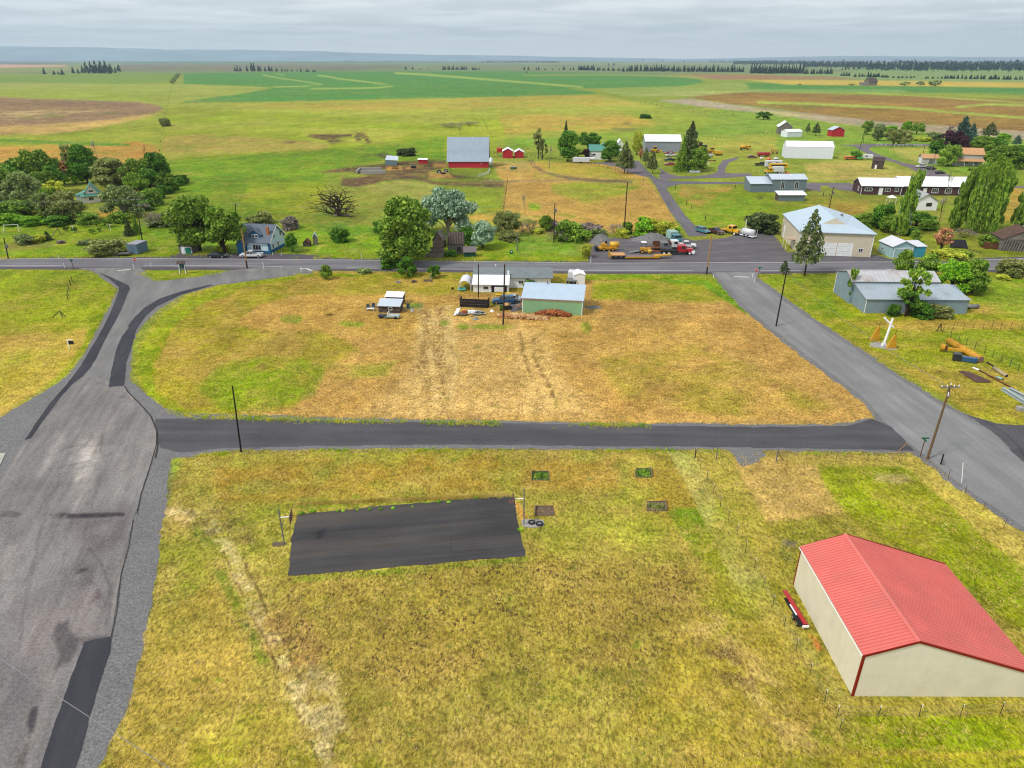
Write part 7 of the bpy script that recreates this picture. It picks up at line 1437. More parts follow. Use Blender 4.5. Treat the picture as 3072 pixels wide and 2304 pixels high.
t = machine('E',925,480, R(10),'road_grader','yellow high-built machine right of the green tractor',[('frame', P_y, [(-3.2,-.6,1.0,3.0,.6,1.6)]),('cab', P_y, [(-.6,-.8,1.6,1.0,.8,3.6)]),('window', M_glass, [(-.65,-.82,2.4,1.05,.82,3.2)]),('engine', P_y, [(-3.2,-.7,1.6,-.8,.7,2.5)])],[(-2.4,-1,.7,.4),(-1.0,-1,.7,.4),(2.6,-1,.7,.4),(-2.4,1,.7,.4),(2.6,1,.7,.4)])
t = machine('E',1000,500, R(5),'hopper_trailer','square yellow hopper at the right of the machine row',[('hopper', P_y, [(-1.6,-1.1,1.0,1.8,1.1,2.5)]),('frame', M_dark, [(-1.6,-.9,.5,2.6,.9,.9)])],[(0,-1,.45,.3),(0,1,.45,.3)])
t = machine('E',900,535, R(20),'farm_implement','white-topped rusty implement below the yellow machines',[('frame', M_rust, [(-2,-.2,.7,2.2,.2,1.0),(-1.2,-1.6,.7,-.9,1.6,.9)]),('tank', P_w, [(-.6,-.7,1.1,1.4,.7,2.3)])],[(-1,-1.5,.5,.25),(-1,1.5,.5,.25)])
t = machine('E',925,570, R(-10),'farm_implement','rusty harrow lying below the white-topped implement',[('frame', M_rust, [(-2.4,-1,.4,2.4,-.8,.6),(-2.4,.8,.4,2.4,1,.6),(-2.4,-.8,.4,-2.2,.8,.6),(2.2,-.8,.4,2.4,.8,.6)]),('drawbar', P_r, [(-.1,-2.4,.4,.1,-.8,.6)])],[(-1.5,-.9,.35,.2),(1.5,-.9,.35,.2)])
q = g('E',850,610); t = thing('scrap_pile','tangle of white scrap rails right of the conifer clump','debris',(q.x, q.y, 0),0)
for i in range(9): b_ = MB(); x, y = rnd.uniform(-2.2,2.2), rnd.uniform(-1,1); b_.tube((x, y, .1),(x + rnd.uniform(-1.2,1.2), y + rnd.uniform(-.8,.8), rnd.uniform(.8,1.9)),.09, n=5); b_.build('rail', M_trim if i % 3 else M_rust, t)
q = g('E',540,695); t = thing('green_skip','dark green steel skip at the foot of the conifer clump','skip',(q.x, q.y, 0),0); boxes(t, 'bin', ribbed('green_skip_paint', c3(24,96,66),0,.5,.6,.6,0,.6),[(0,0,0,6.4,2.2,1.6)]); boxes(t, 'rim', P_g, [(-.1,-.08,1.6,6.5,0,1.75)],0)
q = g('E',668,705); t = thing('grey_trough','long grey trough right of the green skip','trough',(q.x, q.y, 0),0); boxes(t, 'basin', M_galv, [(0,0,.1,4.9,1.4,.9)]); boxes(t, 'foot', M_dark, [(.2,.2,0,.6,1.2,.1),(4.2,.2,0,4.6,1.2,.1)],0)
truck('E',1325,435, R(12), P_y, 'gold tanker truck alone in the upper pasture','tank', P_y, 6.4,.4,(-2.2,2.2),'tanker_truck')
t = machine('E',1540,512, R(5),'red_wagon','red grain wagon among the scrap machinery',[('box', P_r, [(-3.2,-1.2,1.0,3.0,1.2,2.3)]),('frame', M_dark, [(-3.2,-.5,.6,4.2,.5,1.0)])],[(-2,-1.1,.5,.3),(2,-1.1,.5,.3),(-2,1.1,.5,.3),(2,1.1,.5,.3)])
t = machine('E',1670,482, R(0),'red_cultivator','folded red cultivator at the corner of the white storage barn',[('frame', P_r, [(-1.9,-.2,1.0,1.9,.2,1.3),(-1.9,-.2,1.3,-1.7,.2,2.9),(1.7,-.2,1.3,1.9,.2,2.6),(-.8,-.2,1.3,-.6,.2,2.6)]),('tine_bar', M_rust, [(-1.6,-1.2,.5,1.6,-1.0,.7)])],[(-1.2,-.6,.5,.25),(1.2,-.6,.5,.25)])
q = g('E',1602,565); t = thing('orange_tank','small orange tank below the red wagon','tank',(q.x, q.y, 0),0); b_ = MB(); b_.ball((0,0,1.0),1.1,1.3,1,.85); b_.build('shell', P_or, t, True); boxes(t, 'skid', M_dark, [(-1,-.7,0,1,-.5,.2),(-1,.5,0,1,.7,.2)],0)
q = g('E',1690,555); t = thing('white_tank','small white tank right of the orange one','tank',(q.x, q.y, 0),0); b_ = MB(); b_.tube((-1.3,0,.8),(1.3,0,.8),.6, n=12); b_.build('shell', P_w, t, True); boxes(t, 'skid', M_dark, [(-1,-.4,0,1,.4,.2)],0)
q = g('E',1520,545); t = thing('white_tank','squat white tank below the red wagon left of the orange one','tank',(q.x, q.y, 0),0); b_ = MB(); b_.tube((0,0,.1),(0,0,1.2),.9, n=12); b_.build('shell', P_w, t, True); b_ = MB(); b_.tube((0,0,1.2),(0,0,1.35),.3, n=10); b_.build('lid', M_dark, t)
t = machine('E',1815,735, R(0),'orange_tractor','little orange tractor right of the box truck',[('body', P_or, [(-1,-.4,.6,1.3,.4,1.4)]),('seat', M_dark, [(-.9,-.3,1.4,-.4,.3,1.9)])],[(-.8,-.6,.6,.3),(-.8,.6,.6,.3),(1,-.5,.4,.2),(1,.5,.4,.2)])
t = machine('F',265,555, R(0),'green_implement','light green implement under the dark bush at the lane bend',[('body', mat('light_green_paint', c3(96,186,96,1.5),.5),[(-1.4,-.6,.6,1.4,.6,1.6)]),('arm', M_steel, [(-.2,-.9,1.6,.0,.9,1.8)])],[(-.8,-.7,.4,.2),(.8,-.7,.4,.2)])
# white trailer-tank at the yard edge
q = g('E',1355,1465); t = thing('fuel_tank_trailer','white horizontal tank on a railed trailer in the gravel yard','tank',(q.x, q.y, .02), R(-52))
b_ = MB(); b_.tube((-1.9,0,1.5),(1.9,0,1.5),.95, n=16); b_.build('tank', P_w, t, True); boxes(t, 'frame', M_trim, [(-2.2,-1,.4,2.4,1,.55)])
for x in (-2.1,2.3):
    for y in (-1,1): b_ = MB(); b_.tube((x, y, .4),(x, y, 2.4),.05, n=5); b_.build('rail_post', M_trim, t)
b_ = MB(); b_.tube((-1.5,.9,.5),(-2.0,1.1,4.6),.09, n=6); b_.build('mast', M_trim, t)
for xx in (-.7,.5): wheel(t, xx, -.95,.4); wheel(t, xx, .95,.4)
# house lot clutter
a, an, ln = frame('H',(135,850),(548,868)); t = thing('charred_rack','black charred lattice wall with rusty hoops on the lot','rack',(a.x, a.y + 1.2,0), an);
boxes(t, 'panel', ribbed('charred_boards', c3(48,42,42),0,.4,.8,.9,0,.3, var=.4),[(0,0,.1, ln, .12,1.9)],0); boxes(t, 'side_panel', ribbed('charred_boards', c3(48,42,42),0,.4),[(0,.12,.1,.12,1.9,1.9),(ln - .12,.12,.1, ln, 1.9,1.9)],0)
for i in range(7): b_ = MB(); x = i * ln / 6; b_.tube((x, .05,1.9),(x, .05,2.8),.03, n=5); b_.build('hoop_post', M_rust, t)
boxes(t, 'cross_rail', M_dwood, [(.05,-.06,.7, ln - .05,0,.8),(.05,-.06,1.3, ln - .05,0,1.4)],0)
q = g('H',300,930)
t = thing('debris_pile','heap of sheet metal, boards and white panels before the charred rack','debris',(q.x, q.y, 0),.05)
for i in range(26):
    x = rnd.uniform(-2.7,2.4); y = rnd.uniform(-1.1,.9); z = rnd.uniform(.05,.45); a2 = rnd.uniform(-.4,.4); w2, l2 = rnd.uniform(.15,.5), rnd.uniform(1.0,2.4)
    b_ = MB(); Mx = Matrix.Translation((x, y, z)) @ Matrix.Rotation(a2,4,'Z') @ Matrix.Rotation(rnd.uniform(-.15,.15),4,'Y'); b_.box(-l2 / 2,-w2 / 2,0, l2 / 2, w2 / 2,.04, Mx); b_.build('sheet', rnd.choice([M_trim, M_steel, M_galv, M_dark, M_wood]), t)
fixn(slab([(-3.6,-.6,.05),(-2.7,-.4,.2),(-2.1,.9,1.2),(-2.9,.7,1.1)],.03).build('leaning_sheet', M_trim, t)); boxes(t, 'appliance', M_trim, [(-.6,.1,.1,.9,.6,.8)]); boxes(t, 'crate', mat('orange_red', c3(196,92,60),.8,.3,5),[(-1.8,.1,.1,-.9,.7,.7)])
q = g('H',385,1000); tt = mound('scrap_heap','H',370,1000,1.6,.9,.5, M_steel, 'small heap of grey scrap below the white panels','debris',6)
q = g('H',600,880); mound('scrap_heap','H',605,885,1.0,.7,.45, M_trim, 'little white scrap heap right of the charred rack','debris',8)
# firewood
def logs(name, r, pts, n, label, cols, hmax):
    V0 = []; F0 = []; c0 = 0; P = [g(r, *q) for q in pts]
    for i in range(n):
        while True:
            u = rnd.random() * (len(P) - 1); k = int(u); c = P[k].lerp(P[k + 1], u - k); off = rnd.gauss(0,.5)
            if abs(off) < 1.2: break
        z = max(.06, hmax * (1 - (off / 1.2) ** 2) * math.sin(math.pi * (u / (len(P) - 1) * .8 + .1)) * rnd.uniform(.75,1))
        d = Vector((rnd.uniform(-1,1), rnd.uniform(-1,1), rnd.uniform(-.35,.35))).normalized() * rnd.uniform(.16,.26); s = rnd.uniform(.07,.13); b_ = MB(); p = Vector((c.x, c.y + off, z)); b_.tube(p - d, p + d, s, s * .9,5)
        V0 += b_.v; F0 += [tuple(j + c0 for j in f) for f in b_.f]; c0 = len(V0)
    b_ = MB(); b_.v = V0; b_.f = F0; b_.m = [0] * len(F0); o = b_.build(name, leafmat(name + '_wood', cols, .5,0)); return tag(o, label, 'firewood', kind='stuff')
logs('firewood_pile','H',[(690,945),(820,965),(1000,975),(1200,990),(1420,990)],1500,'pale split firewood heaped in front of the green workshop',[c3(140,84,56,1.2), c3(206,146,92,1.3), c3(236,200,142,1.2), c3(240,218,174,1.2)],.8)
logs('firewood_stack','H',[(1230,935),(1400,935),(1560,940),(1740,950)],900,'reddish firewood heaped against the green workshop wall',[c3(70,30,24), c3(140,56,36), c3(206,128,76), c3(224,170,110)],1.15)
q = g('H',820,870); t = thing('firewood_trailer','small dark trailer loaded with firewood left of the green workshop','trailer',(q.x - .7, q.y, 0),0)
boxes(t, 'box', M_dark, [(0,0,.35,1.35,2.0,.95)],0); b_ = MB(); b_.ball((.68,1.0,.95),.72,.9,1.3,.45); b_.build('firewood_load', mat('cut_wood', c3(222,168,104),.9,.5,9,.6), t); wheel(t, -.1,1,.3,.2); wheel(t, 1.45,1,.3,.2)
q = g('H',980,860); t = thing('wooden_crate','pinkish wooden box on legs beside the green workshop corner','crate',(q.x - .4, q.y, 0),0); boxes(t, 'box', mat('pink_wood', c3(196,146,126),.9,.2,3),[(0,0,.5,.75,.6,.95)],0)
for x in (.05,.7): b_ = MB(); b_.tube((x, .05,0),(x, .05,.5),.03, n=5); b_.build('leg', M_wood, t)
q = g('H',770,650); t = thing('yellow_raft','yellow inflatable raft lying before the white house porch','raft',(q.x, q.y, 0),0)
b_ = MB(); pts = [(math.cos(a) * 1.7, math.sin(a) * .62,.22 + .12 * abs(math.cos(a)) ** 6) for a in [2 * math.pi * i / 24 for i in range(25)]]; b_.path(pts, .2,.2,8); b_.build('tube', mat('raft_yellow', c3(240,206,60,1.5),.5), t); boxes(t, 'floor', M_dark, [(-1.4,-.45,.05,1.4,.45,.12)],0)
q = g('H',168,598); t = thing('teal_bench','turquoise bench seat under the arched carport','bench',(q.x - .9, q.y - .1,0),0); boxes(t, 'seat', mat('aqua_paint', c3(90,196,180,1.5),.6),[(0,0,.35,1.8,.5,.45)],0); boxes(t, 'backrest', MC['aqua_paint'],[(0,.5,.45,1.8,.56,.85)],0)
for x in (.1,1.65): b_ = MB(); b_.box(x, .05,0, x + .06,.45,.35); b_.build('leg', M_steel, t)
q = g('H',38,600); t = thing('kettle_grill','black kettle grill left of the turquoise bench','grill',(q.x, q.y, 0),0); b_ = MB(); b_.ball((0,0,.75),.3); b_.build('bowl', M_dark, t, True)
for a in (0,2.1,4.2): b_ = MB(); b_.tube((.1 * math.cos(a),.1 * math.sin(a),.6),(.3 * math.cos(a),.3 * math.sin(a),0),.02, n=5); b_.build('leg', M_steel, t)
truck('H',1765,470, R(78), P_w, 'white truck seen from behind at the right of the white house','flat', M_steel, 5.0,.4,(-1.6,1.6))
q = g('H',1840,500); building('white_camper','white truck camper standing behind the green workshop','camper',(q.x - .9, q.y),.05,2.6,3.2,2.3,2.7,'y', M_white, M_whroof, over=.15)
for x, y, s_, lb in ((570,1135,.55,'round stone fire ring on the lawn'),(760,1130,.6,'dark stump with debris right of the fire ring')):
    q = g('G', x, y); t = thing('fire_ring', lb, 'fire pit',(q.x, q.y, 0),0); b_ = MB(); b_.path([(math.cos(a) * s_, math.sin(a) * s_, .14) for a in [2 * math.pi * i / 16 for i in range(17)]],.13,.13,6); b_.build('ring', M_conc if x < 600 else M_dwood, t); b_ = MB(); b_.tube((0,0,.01),(0,0,.05 if x < 600 else .5), s_ * .8, s_ * (.7 if x < 600 else .3), n=12); b_.build('ash', M_dwood if x > 600 else M_rust, t)
q = g('G',925,1125); t = thing('planter_box','low wooden planter with a stake right of the fire ring','planter',(q.x - 1, q.y, 0),0); boxes(t, 'side', M_wood, [(0,0,0,2,.08,.3),(0,.7,0,2,.78,.3),(0,.08,0,.08,.7,.3),(1.92,.08,0,2,.7,.3)],0); b_ = MB(); b_.tube((1.7,.4,0),(1.7,.4,1.5),.03, n=5); b_.build('stake', M_trim, t); boxes(t, 'soil', M_dwood, [(.08,.08,.02,1.92,.7,.18)],0)
# wrecked jeep-like body and pens by the hen house
q = g('G',460,1560); t = thing('wrecked_truck','pale wrecked truck body in front of the hen house','wreck',(q.x - 2.4, q.y - .1,0), an)
boxes(t, 'body', mat('pale_teal_paint', c3(190,206,204,1.5),.6,.2,2, dirt=c3(110,90,80), da=.5, ds=2),[(2.2,0,.3,4.6,1.4,.75)],.08); boxes(t, 'bonnet', P_k, [(.1,.1,.25,1.6,1.3,.65)],.1); boxes(t, 'floor_pan', mat('dull_teal', c3(120,150,140),.7),[(1.4,0,.25,2.4,1.4,.4)]); boxes(t, 'window_frame', M_trim, [(2.2,.05,.75,2.28,.12,1.25),(2.2,1.25,.75,2.28,1.32,1.25),(2.2,.05,1.2,2.28,1.32,1.27)],0)
wheel(t, 3.9,.05,.32); wheel(t, .8,.05,.32)
M_mesh = mat('blue_mesh', c3(120,150,160),.7,.2)
def pen(q, w_, d_, h_, label):
    t = thing('wire_pen', label, 'pen',(q.x, q.y, 0), an)
    for x, y in ((0,0),(w_, 0),(w_, d_),(0, d_)): b_ = MB(); b_.tube((x, y, 0),(x, y, h_),.045, n=5); b_.build('post', M_mesh, t)
    for z in (.15, h_ * .55, h_ - .05): b_ = MB(); b_.path([(0,0, z),(w_, 0, z),(w_, d_, z),(0, d_, z),(0,0, z)],.025,.025,4); b_.build('rail', M_mesh, t)
    return t
pen(g('G',640,1490),3.2,3.2,1.3,'wire pen with blue rails right of the hen house'); pen(g('G',205,1470),2.4,2.0,1.1,'small wire pen left of the hen house')
for x, y, m, lb in ((690,1440, P_b, 'blue drum in the wire pen'),(740,1480, P_w, 'white and blue tub at the front of the wire pen'),(280,1425, P_b, 'blue barrel left of the hen house'),(215,1440, P_dk, 'dark green barrel at the far left of the pens')):
    q = g('G', x, y); t = thing('plastic_drum', lb, 'drum',(q.x, q.y, 0),0); b_ = MB(); b_.tube((0,0,0),(0,0,.8),.33, n=14); b_.build('barrel', m, t); b_ = MB(); b_.tube((0,0,.8),(0,0,.84),.3, n=14); b_.build('lid', M_dark, t)
q = g('G',240,1475); t = thing('white_table','white plastic table left of the hen house','table',(q.x - .7, q.y - .2,0),0); boxes(t, 'tabletop', M_trim, [(0,0,.55,1.5,.7,.6)],0)
for x in (.05,1.4):
    for y in (.05,.6): b_ = MB(); b_.tube((x, y, 0),(x, y, .55),.03, n=5); b_.build('leg', M_trim, t)
# fallen trees
def snagpile(name, r, x, y, label, n, L_, z_, pts, m=None):
    q = g(r, x, y); t = thing(name, label, 'dead tree',(q.x, q.y, 0),0); rr = random.Random(len(label)); b_ = MB()
    def gr(p, d, l_, r0, dep):
        e = p + d * l_; b_.tube(p, e, r0, r0 * .7,6, False)
        if dep:
            for _ in range(3 if dep in (4,1) else 2): dd = (d + Vector((rr.gauss(0,.85), rr.gauss(0,.5), rr.gauss(0,.6)))).normalized(); dd.z = max(dd.z * .75,-.1 if e.z > .5 else .05); gr(e, dd, l_ * rr.uniform(.45,.95), r0 * .62, dep - 1)
    for dx, dz, l_, r0 in pts: gr(Vector((0,0,.3)), Vector((dx, rr.uniform(-.5,.6), dz)).normalized(), l_, r0,4)
    b_.build('branches', m or DBARK, t); b_ = MB(); b_.path([(-1.6,0,.3),(0,.3,.5),(L_, -.2,.45)],.55,.42,8); b_.build('log', PBARK, t); return t
snagpile('fallen_tree','C',260,1065,'huge fallen dead tree with clawing bare branches in the pasture',6,3.6,3,[(-.9,.35,4.2,.3),(-.55,1,4.8,.42),(-.1,1,4.2,.4),(.4,.9,4.0,.34),(-.8,.7,3.6,.3),(.8,.3,3.2,.26),(.1,.8,4.4,.36),(-.4,.6,3,.3),(.3,.5,3,.3),(.9,.6,2.8,.24),(-1,.15,3.4,.24),(0,.7,3,.3),(-.2,.8,4,.3)])
for r, x, y, lb in (('T3',20,765,'dark fallen tree trunk heap at the upper fence corner'),('T2',1800,780,'small dark brush heap left of the upper fence corner'),('T2',1885,845,'dead forked snag standing above the red barn')):
    q = g(r, x, y); plant('brush_heap', lb, 'dead tree', q, 6 if 'snag' in lb else 4.0,6 if 'snag' in lb else 14,'barebush' if 'snag' not in lb else 'snag','grey', bark=DBARK, crown='twigs')
# -- poles, wires, signs, posts
M_pole = mat('pole_wood_dark', c3(74,60,50),.9,.25,3); M_polel = mat('pole_wood_tan', c3(196,148,88),.9,.2,3); M_poleg = mat('pole_wood_grey', c3(150,138,124),.9,.2,3)
TOPS = {}
def pole(key, r, x, y, xt, yt, label, m=M_pole, arms=0, r0=.17, xform=False, hh=None, base=None, an=0.):
    q = g(r, x, y); h = hh or hgt(r, x, y, yt); t = thing('utility_pole', label, 'utility pole',(q.x, q.y, 0), an)
    dx, dy = 0., 0.
    # sideways lean seen in the photograph
    k = nat(r, xt, yt)[0]; u0 = 1536 + FPX * q.x / (q.y * cP - (h - CAM_H) * sP); dx = (k - u0) * (q.y * cP - (h - CAM_H) * sP) / FPX
    if abs(dx) > 2: dx = 0
    b_ = MB(); b_.path([(0,0,-.1),(dx * .5,0, h * .5),(dx, 0, h)], r0, r0 * .7,8); po = b_.build('pole', m, t)
    if base: b_ = MB(); b_.tube((0,0,0),(dx * .2,0, h * .2), r0 * 1.06, r0 * 1.04,8); b_.build('dark_base', base, t)
    for i in range(arms):
        z = h - .4 - i * 1.5; b_ = MB(); b_.box(dx - 1.2,-.28, z - .06, dx + 1.2,-.16, z + .06); ar = b_.build('crossarm', M_poleg, t)
        for s_ in (-1.1,-.5,.5,1.1): b_ = MB(); b_.tube((dx + s_, -.22, z + .06),(dx + s_, -.22, z + .26),.05,.035,6); b_.build('insulator', M_trim, ar)
    if xform: b_ = MB(); b_.tube((dx + .3,-.3, h - 2.6),(dx + .3,-.3, h - 1.6),.26, n=12); b_.build('transformer', M_steel, t)
    TOPS[key] = Vector((q.x + dx, q.y, h - .2)); return t
pole('a','A',1690,1292,1605,770,'pole with two crossarms leaning over the blue-grey container', M_pole, 2)
pole('b','B',955,968,885,495,'tan pole with a dark base before the white pickup by the highway', M_polel, 0, r0=.2, base=M_pole)
pole('c','B',815,500,815,195,'distant pole with one crossarm behind the roadside trees', M_pole, 1)
pole('d','A',100,1487,45,1240,'short pole with a white transformer at the left edge', M_pole, 0, xform=True)
pole('e','W',521,976,502,834,'black leaning pole at the left end of the middle gravel road', mat('black_pole', c3(36,32,32),.9),0, r0=.13)
pole('f','D',1665,1445,1708,812,'tall dark pole between the creek hedge and the paddock', M_pole, 0, r0=.2)
pole('g','D',835,1535,848,1060,'brown pole with a white transformer box in the creek hedge', M_pole, 0, xform=True)
pole('h','D',780,655,800,375,'pale pole with a lamp left of the big maple', M_poleg, 0, xform=True)
pole('i','D',690,550,683,368,'grey lamp pole beside the birches', M_poleg)
pole('j','G',1980,768,1985,540,'short grey pole by the green box on the north verge', M_poleg)
pole('k','F',258,462,310,240,'dark pole at the lane bend', M_pole)
pole('l','F',305,355,330,155,'thin dark pole behind the one at the lane bend', M_pole)
pole('m','F',1008,524,1035,390,'short dark pole left of the orange-roofed garage', M_pole)
pole('n','F',1080,790,1165,480,'pale leaning pole in front of the parked cars by the garage', M_poleg)
pole('o','J',1325,297,1385,0,'dark pole behind the cream workshop', M_pole, 0, xform=True)
pole('p','J',703,1655,828,1000,'black pole with a white band beside the side road', mat('black_pole', c3(36,32,32),.9),0, r0=.16)
pole('q','I',1825,880,1900,325,'tan pole with a dark base at the highway corner', M_polel, 0, r0=.2, base=M_pole)
pole('s','H',768,1073,790,200,'tall dark pole in front of the firewood pile', M_pole, 0, r0=.18)
pole('t','H',410,680,410,198,'grey-brown pole behind the charred rack', M_pole, 0, r0=.15)
q = g('W',2003,992); h = hgt('W',2003,992,832); t = thing('utility_pole','brown pole with crossed double arms at the side-road corner','utility pole',(q.x, q.y, 0),0)
b_ = MB(); b_.path([(0,0,-.1),(.1,0, h * .5),(.2,0, h)],.17,.12,8); b_.build('pole', mat('pole_wood_brown', c3(132,104,74),.9,.25,3), t)
for z, aa in ((h - .25,.05),(h - 1.1,1.0)):
    for s_ in (-.12,.12):
        b_ = MB(); Mx = Matrix.Translation((.2,0, z)) @ Matrix.Rotation(aa, 4,'Z'); b_.box(-1.25, s_ - .05,-.06,1.25, s_ + .05,.06, Mx); ar = b_.build('crossarm', M_poleg, t)
    for x in (-1.1,-.4,.5,1.1): b_ = MB(); p_ = Mx @ Vector((x, 0,.05)); b_.tube(p_, p_ + Vector((0,0,.25)),.06,.04,6); b_.build('insulator', M_trim, ar)
b_ = MB(); b_.tube((.2,0, h - 1.6),(.2,0, h + .35),.05, n=6); b_.build('pole_pin', M_trim, t)
TOPS['r'] = Vector((q.x + .2, q.y, h - .3))
M_wire = mat('wire_grey', c3(160,160,160),.6)
def wire(a, b_, label, sag=.9, r_=.012, off=(0,)):
    t = thing('power_line', label, 'power line', tuple((a + b_) / 2),0); mid = (a + b_) / 2
    for o_ in off:
        m_ = MB(); pts = []
        for i in range(17):
            k = i / 16; p = a.lerp(b_, k) - mid; p = Vector((p.x, p.y + o_, p.z - sag * 4 * k * (1 - k))); pts.append(p)
        m_.path(pts, r_, r_, 4); m_.build('wire', M_wire, t)
V3 = Vector
wire(TOPS['p'], TOPS['r'],'pair of wires from the black banded pole to the corner pole',1.0,.014,(-.5,.5))
wire(TOPS['a'], TOPS['a'] + V3((-75,4,-.5)),'wires running left from the double-crossarm pole',1.0,.014,(-.8,0,.8))
wire(TOPS['a'], TOPS['c'] + V3((0,0,0)),'wires from the double-crossarm pole to the distant crossarm pole',.8,.014,(-.6,.6))
wire(TOPS['c'], TOPS['g'] + V3((0,0,0)),'wires crossing the pasture from the distant crossarm pole to the creekside pole',1.5,.014,(-.5,.5))
wire(TOPS['g'], TOPS['f'],'wire from the creekside pole to the tall dark pole',.8,.012)
wire(TOPS['q'], TOPS['p'],'wire from the tan highway pole to the black banded pole',.8,.012)
wire(TOPS['s'], TOPS['t'],'slack wire between the two poles on the lot',.8,.012)
wire(TOPS['p'] + V3((18,9,-1)), V3((150, TOPS['p'].y + 32,9)),'wires passing over the grey barn towards the right',.8,.014,(-.6,.6))
def post(name, r, x, y, yt, label, m=M_trim, rr=.06, cat='post', xt=None, group=None):
    q = g(r, x, y); h = max(.6, hgt(r, x, y, yt)); t = thing(name, label, cat, (q.x, q.y, 0),0, group); b_ = MB(); b_.tube((0,0,0),(0,0, h), rr, n=6); b_.build('post', m, t); b_ = MB(); b_.tube((0,0, h),(0,0, h + .05), rr * 1.1, rr * .6,6); b_.build('cap', M_steel if m == M_trim else m, t); return t, h
DP = 'white roadside marker post '
for r, x, y, yt, lb in (('M',490,48,15,'on the far verge left of the teal street sign'),('M',537,122,83,'just left of the teal street sign'),('M',1112,130,88,'at the foot of the west stop sign'),('M',1253,110,75,'right of the west stop sign on the grass island'),('B',1150,972,900,'right of the tan pole by the highway'),('B',1597,1008,955,'by the angled line where the slip road joins'),('J',420,1085,1025,'left of the east stop sign'),('J',448,1128,1068,'below the east stop sign'),('I',1925,932,885,'at the grass corner below the tan highway pole'),('G',138,850,795,'on the north verge left of the giant cottonwood'),('G',1475,890,862,'on the north verge below the dark green shed'),('B',1258,812,778,'left under the blue house gable'),('B',1360,815,780,'right under the blue house gable'),('I',155,712,620,'at the left corner of the gravel yard')):
    post('marker_post', r, x, y, yt, DP + lb, group='roadside marker posts')
M_signr = mat('sign_red', c3(206,44,52),.5,.04); M_signg = mat('sign_green', c3(20,130,96),.5,.04); M_signk = mat('sign_black', c3(28,28,32),.6)
def text(s_, size, m, parent, loc, rot=(R(90),0,0), name='lettering'):
    c = bpy.data.curves.new(name, 'FONT'); c.body = s_; c.size = size; c.align_x = 'CENTER'; c.align_y = 'CENTER'; c.extrude = .003; c.materials.append(m)
    o = bpy.data.objects.new(name, c); COL.objects.link(o); o.parent = parent; o.location = loc; o.rotation_euler = rot; dg = bpy.context.evaluated_depsgraph_get(); me_ = bpy.data.meshes.new_from_object(o.evaluated_get(dg)); n_ = bpy.data.objects.new(name, me_); COL.objects.link(n_); n_.parent = parent; n_.location = loc; n_.rotation_euler = rot; bpy.data.objects.remove(o); return n_
def stopsign(r, x, y, yt, label, back=False, rz=0):
    q = g(r, x, y); h = hgt(r, x, y, yt); t = thing('stop_sign', label, 'stop sign',(q.x, q.y, 0), rz); b_ = MB(); b_.tube((0,0,0),(0,0, h + .3),.04, n=6); b_.build('post', M_steel, t)
    b_ = MB(); pts = [(.5 * math.cos(R(22.5 + 45 * i)),.5 * math.sin(R(22.5 + 45 * i))) for i in range(8)]
    b_.add([(x_, -.07, h + z_) for x_, z_ in pts] + [(x_, -.05, h + z_) for x_, z_ in pts],[tuple(range(8)), tuple(range(15,7,-1))] + [(i, 8 + i, 8 + (i + 1) % 8,(i + 1) % 8) for i in range(8)]); s = fixn(b_.build('sign_face', M_trim, t))
    if not back:
        b_ = MB(); b_.add([(x_ * .92,-.085, h + z_ * .92) for x_, z_ in pts] + [(x_ * .92,-.072, h + z_ * .92) for x_, z_ in pts],[tuple(range(8)), tuple(range(15,7,-1))] + [(i, 8 + i, 8 + (i + 1) % 8,(i + 1) % 8) for i in range(8)]); fixn(b_.build('red_panel', M_signr, s)); text('STOP',.36, M_trim, s, (0,-.092, h))
stopsign('M',1130,105,50,'stop sign facing the slip road at the west junction'); stopsign('J',455,1092,987,'stop sign facing the side road at the east junction'); stopsign('I',1620,692,560,'pale back of a stop sign at the yard edge', True)
def street(r, x, y, yt, label, m=M_pole, hh=None):
    q = g(r, x, y); h = hh or hgt(r, x, y, yt); t = thing('street_sign', label, 'street sign',(q.x, q.y, 0),0); b_ = MB(); b_.tube((0,0,0),(0,0, h),.06, n=6); b_.build('post', m, t); boxes(t, 'name_plate', M_signg, [(-.5,-.03, h - .05,.5,.0, h + .17)],0); boxes(t, 'cross_plate', M_signg, [(-.03,-.5, h - .3,0,.5, h - .08)],0)
street('M',612,132,55,'teal street name sign on a dark post at the west junction'); street('J',492,1078,960,'green street name sign right of the east stop sign'); street('P',1580,182,72,'green street name sign on a rusty red post at the south corner', M_rust); street('E',115,870,780,'pale street sign where the north lanes meet', M_steel)
# message kiosk, notice, bench frames
q = g('M',1522,168); t = thing('notice_board','teal notice board with a little dark roof on the grass island','notice board',(q.x, q.y, 0),.1)
for s_ in (-.75,.75): b_ = MB(); b_.tube((s_, -.5,0),(s_ * .8,0,2.6),.07, n=5); b_.build('leg', M_trim, t); b_ = MB(); b_.tube((s_, .5,0),(s_ * .8,0,2.6),.07, n=5); b_.build('leg', mat('teal_frame', c3(60,140,150),.7), t)
boxes(t, 'panel', mat('kiosk_panel', c3(70,110,116),.7,.2,3),[(-.7,-.06,1.3,.7,.06,2.6)],0); fixn(slab([(-1,-.6,2.5),(1,-.6,2.5),(1,.1,3.2),(-1,.1,3.2)],.07).build('roof', M_dwood, t))
q = g('M',578,795); t = thing('yard_sign','black sign hanging from a white post on the west meadow edge','sign',(q.x, q.y, 0),0); boxes(t, 'post', M_trim, [(-.06,-.05,0,.06,.05,1.9),(-.06,-.04,1.75,1.0,.04,1.87)],0); boxes(t, 'board', M_signk, [(.12,-.02,.95,1.05,.02,1.65)],0)
q = g('A',150,1165); t = thing('swing_frame','white pipe swing frame on the lawn at the far left','swing frame',(q.x, q.y, 0),.2)
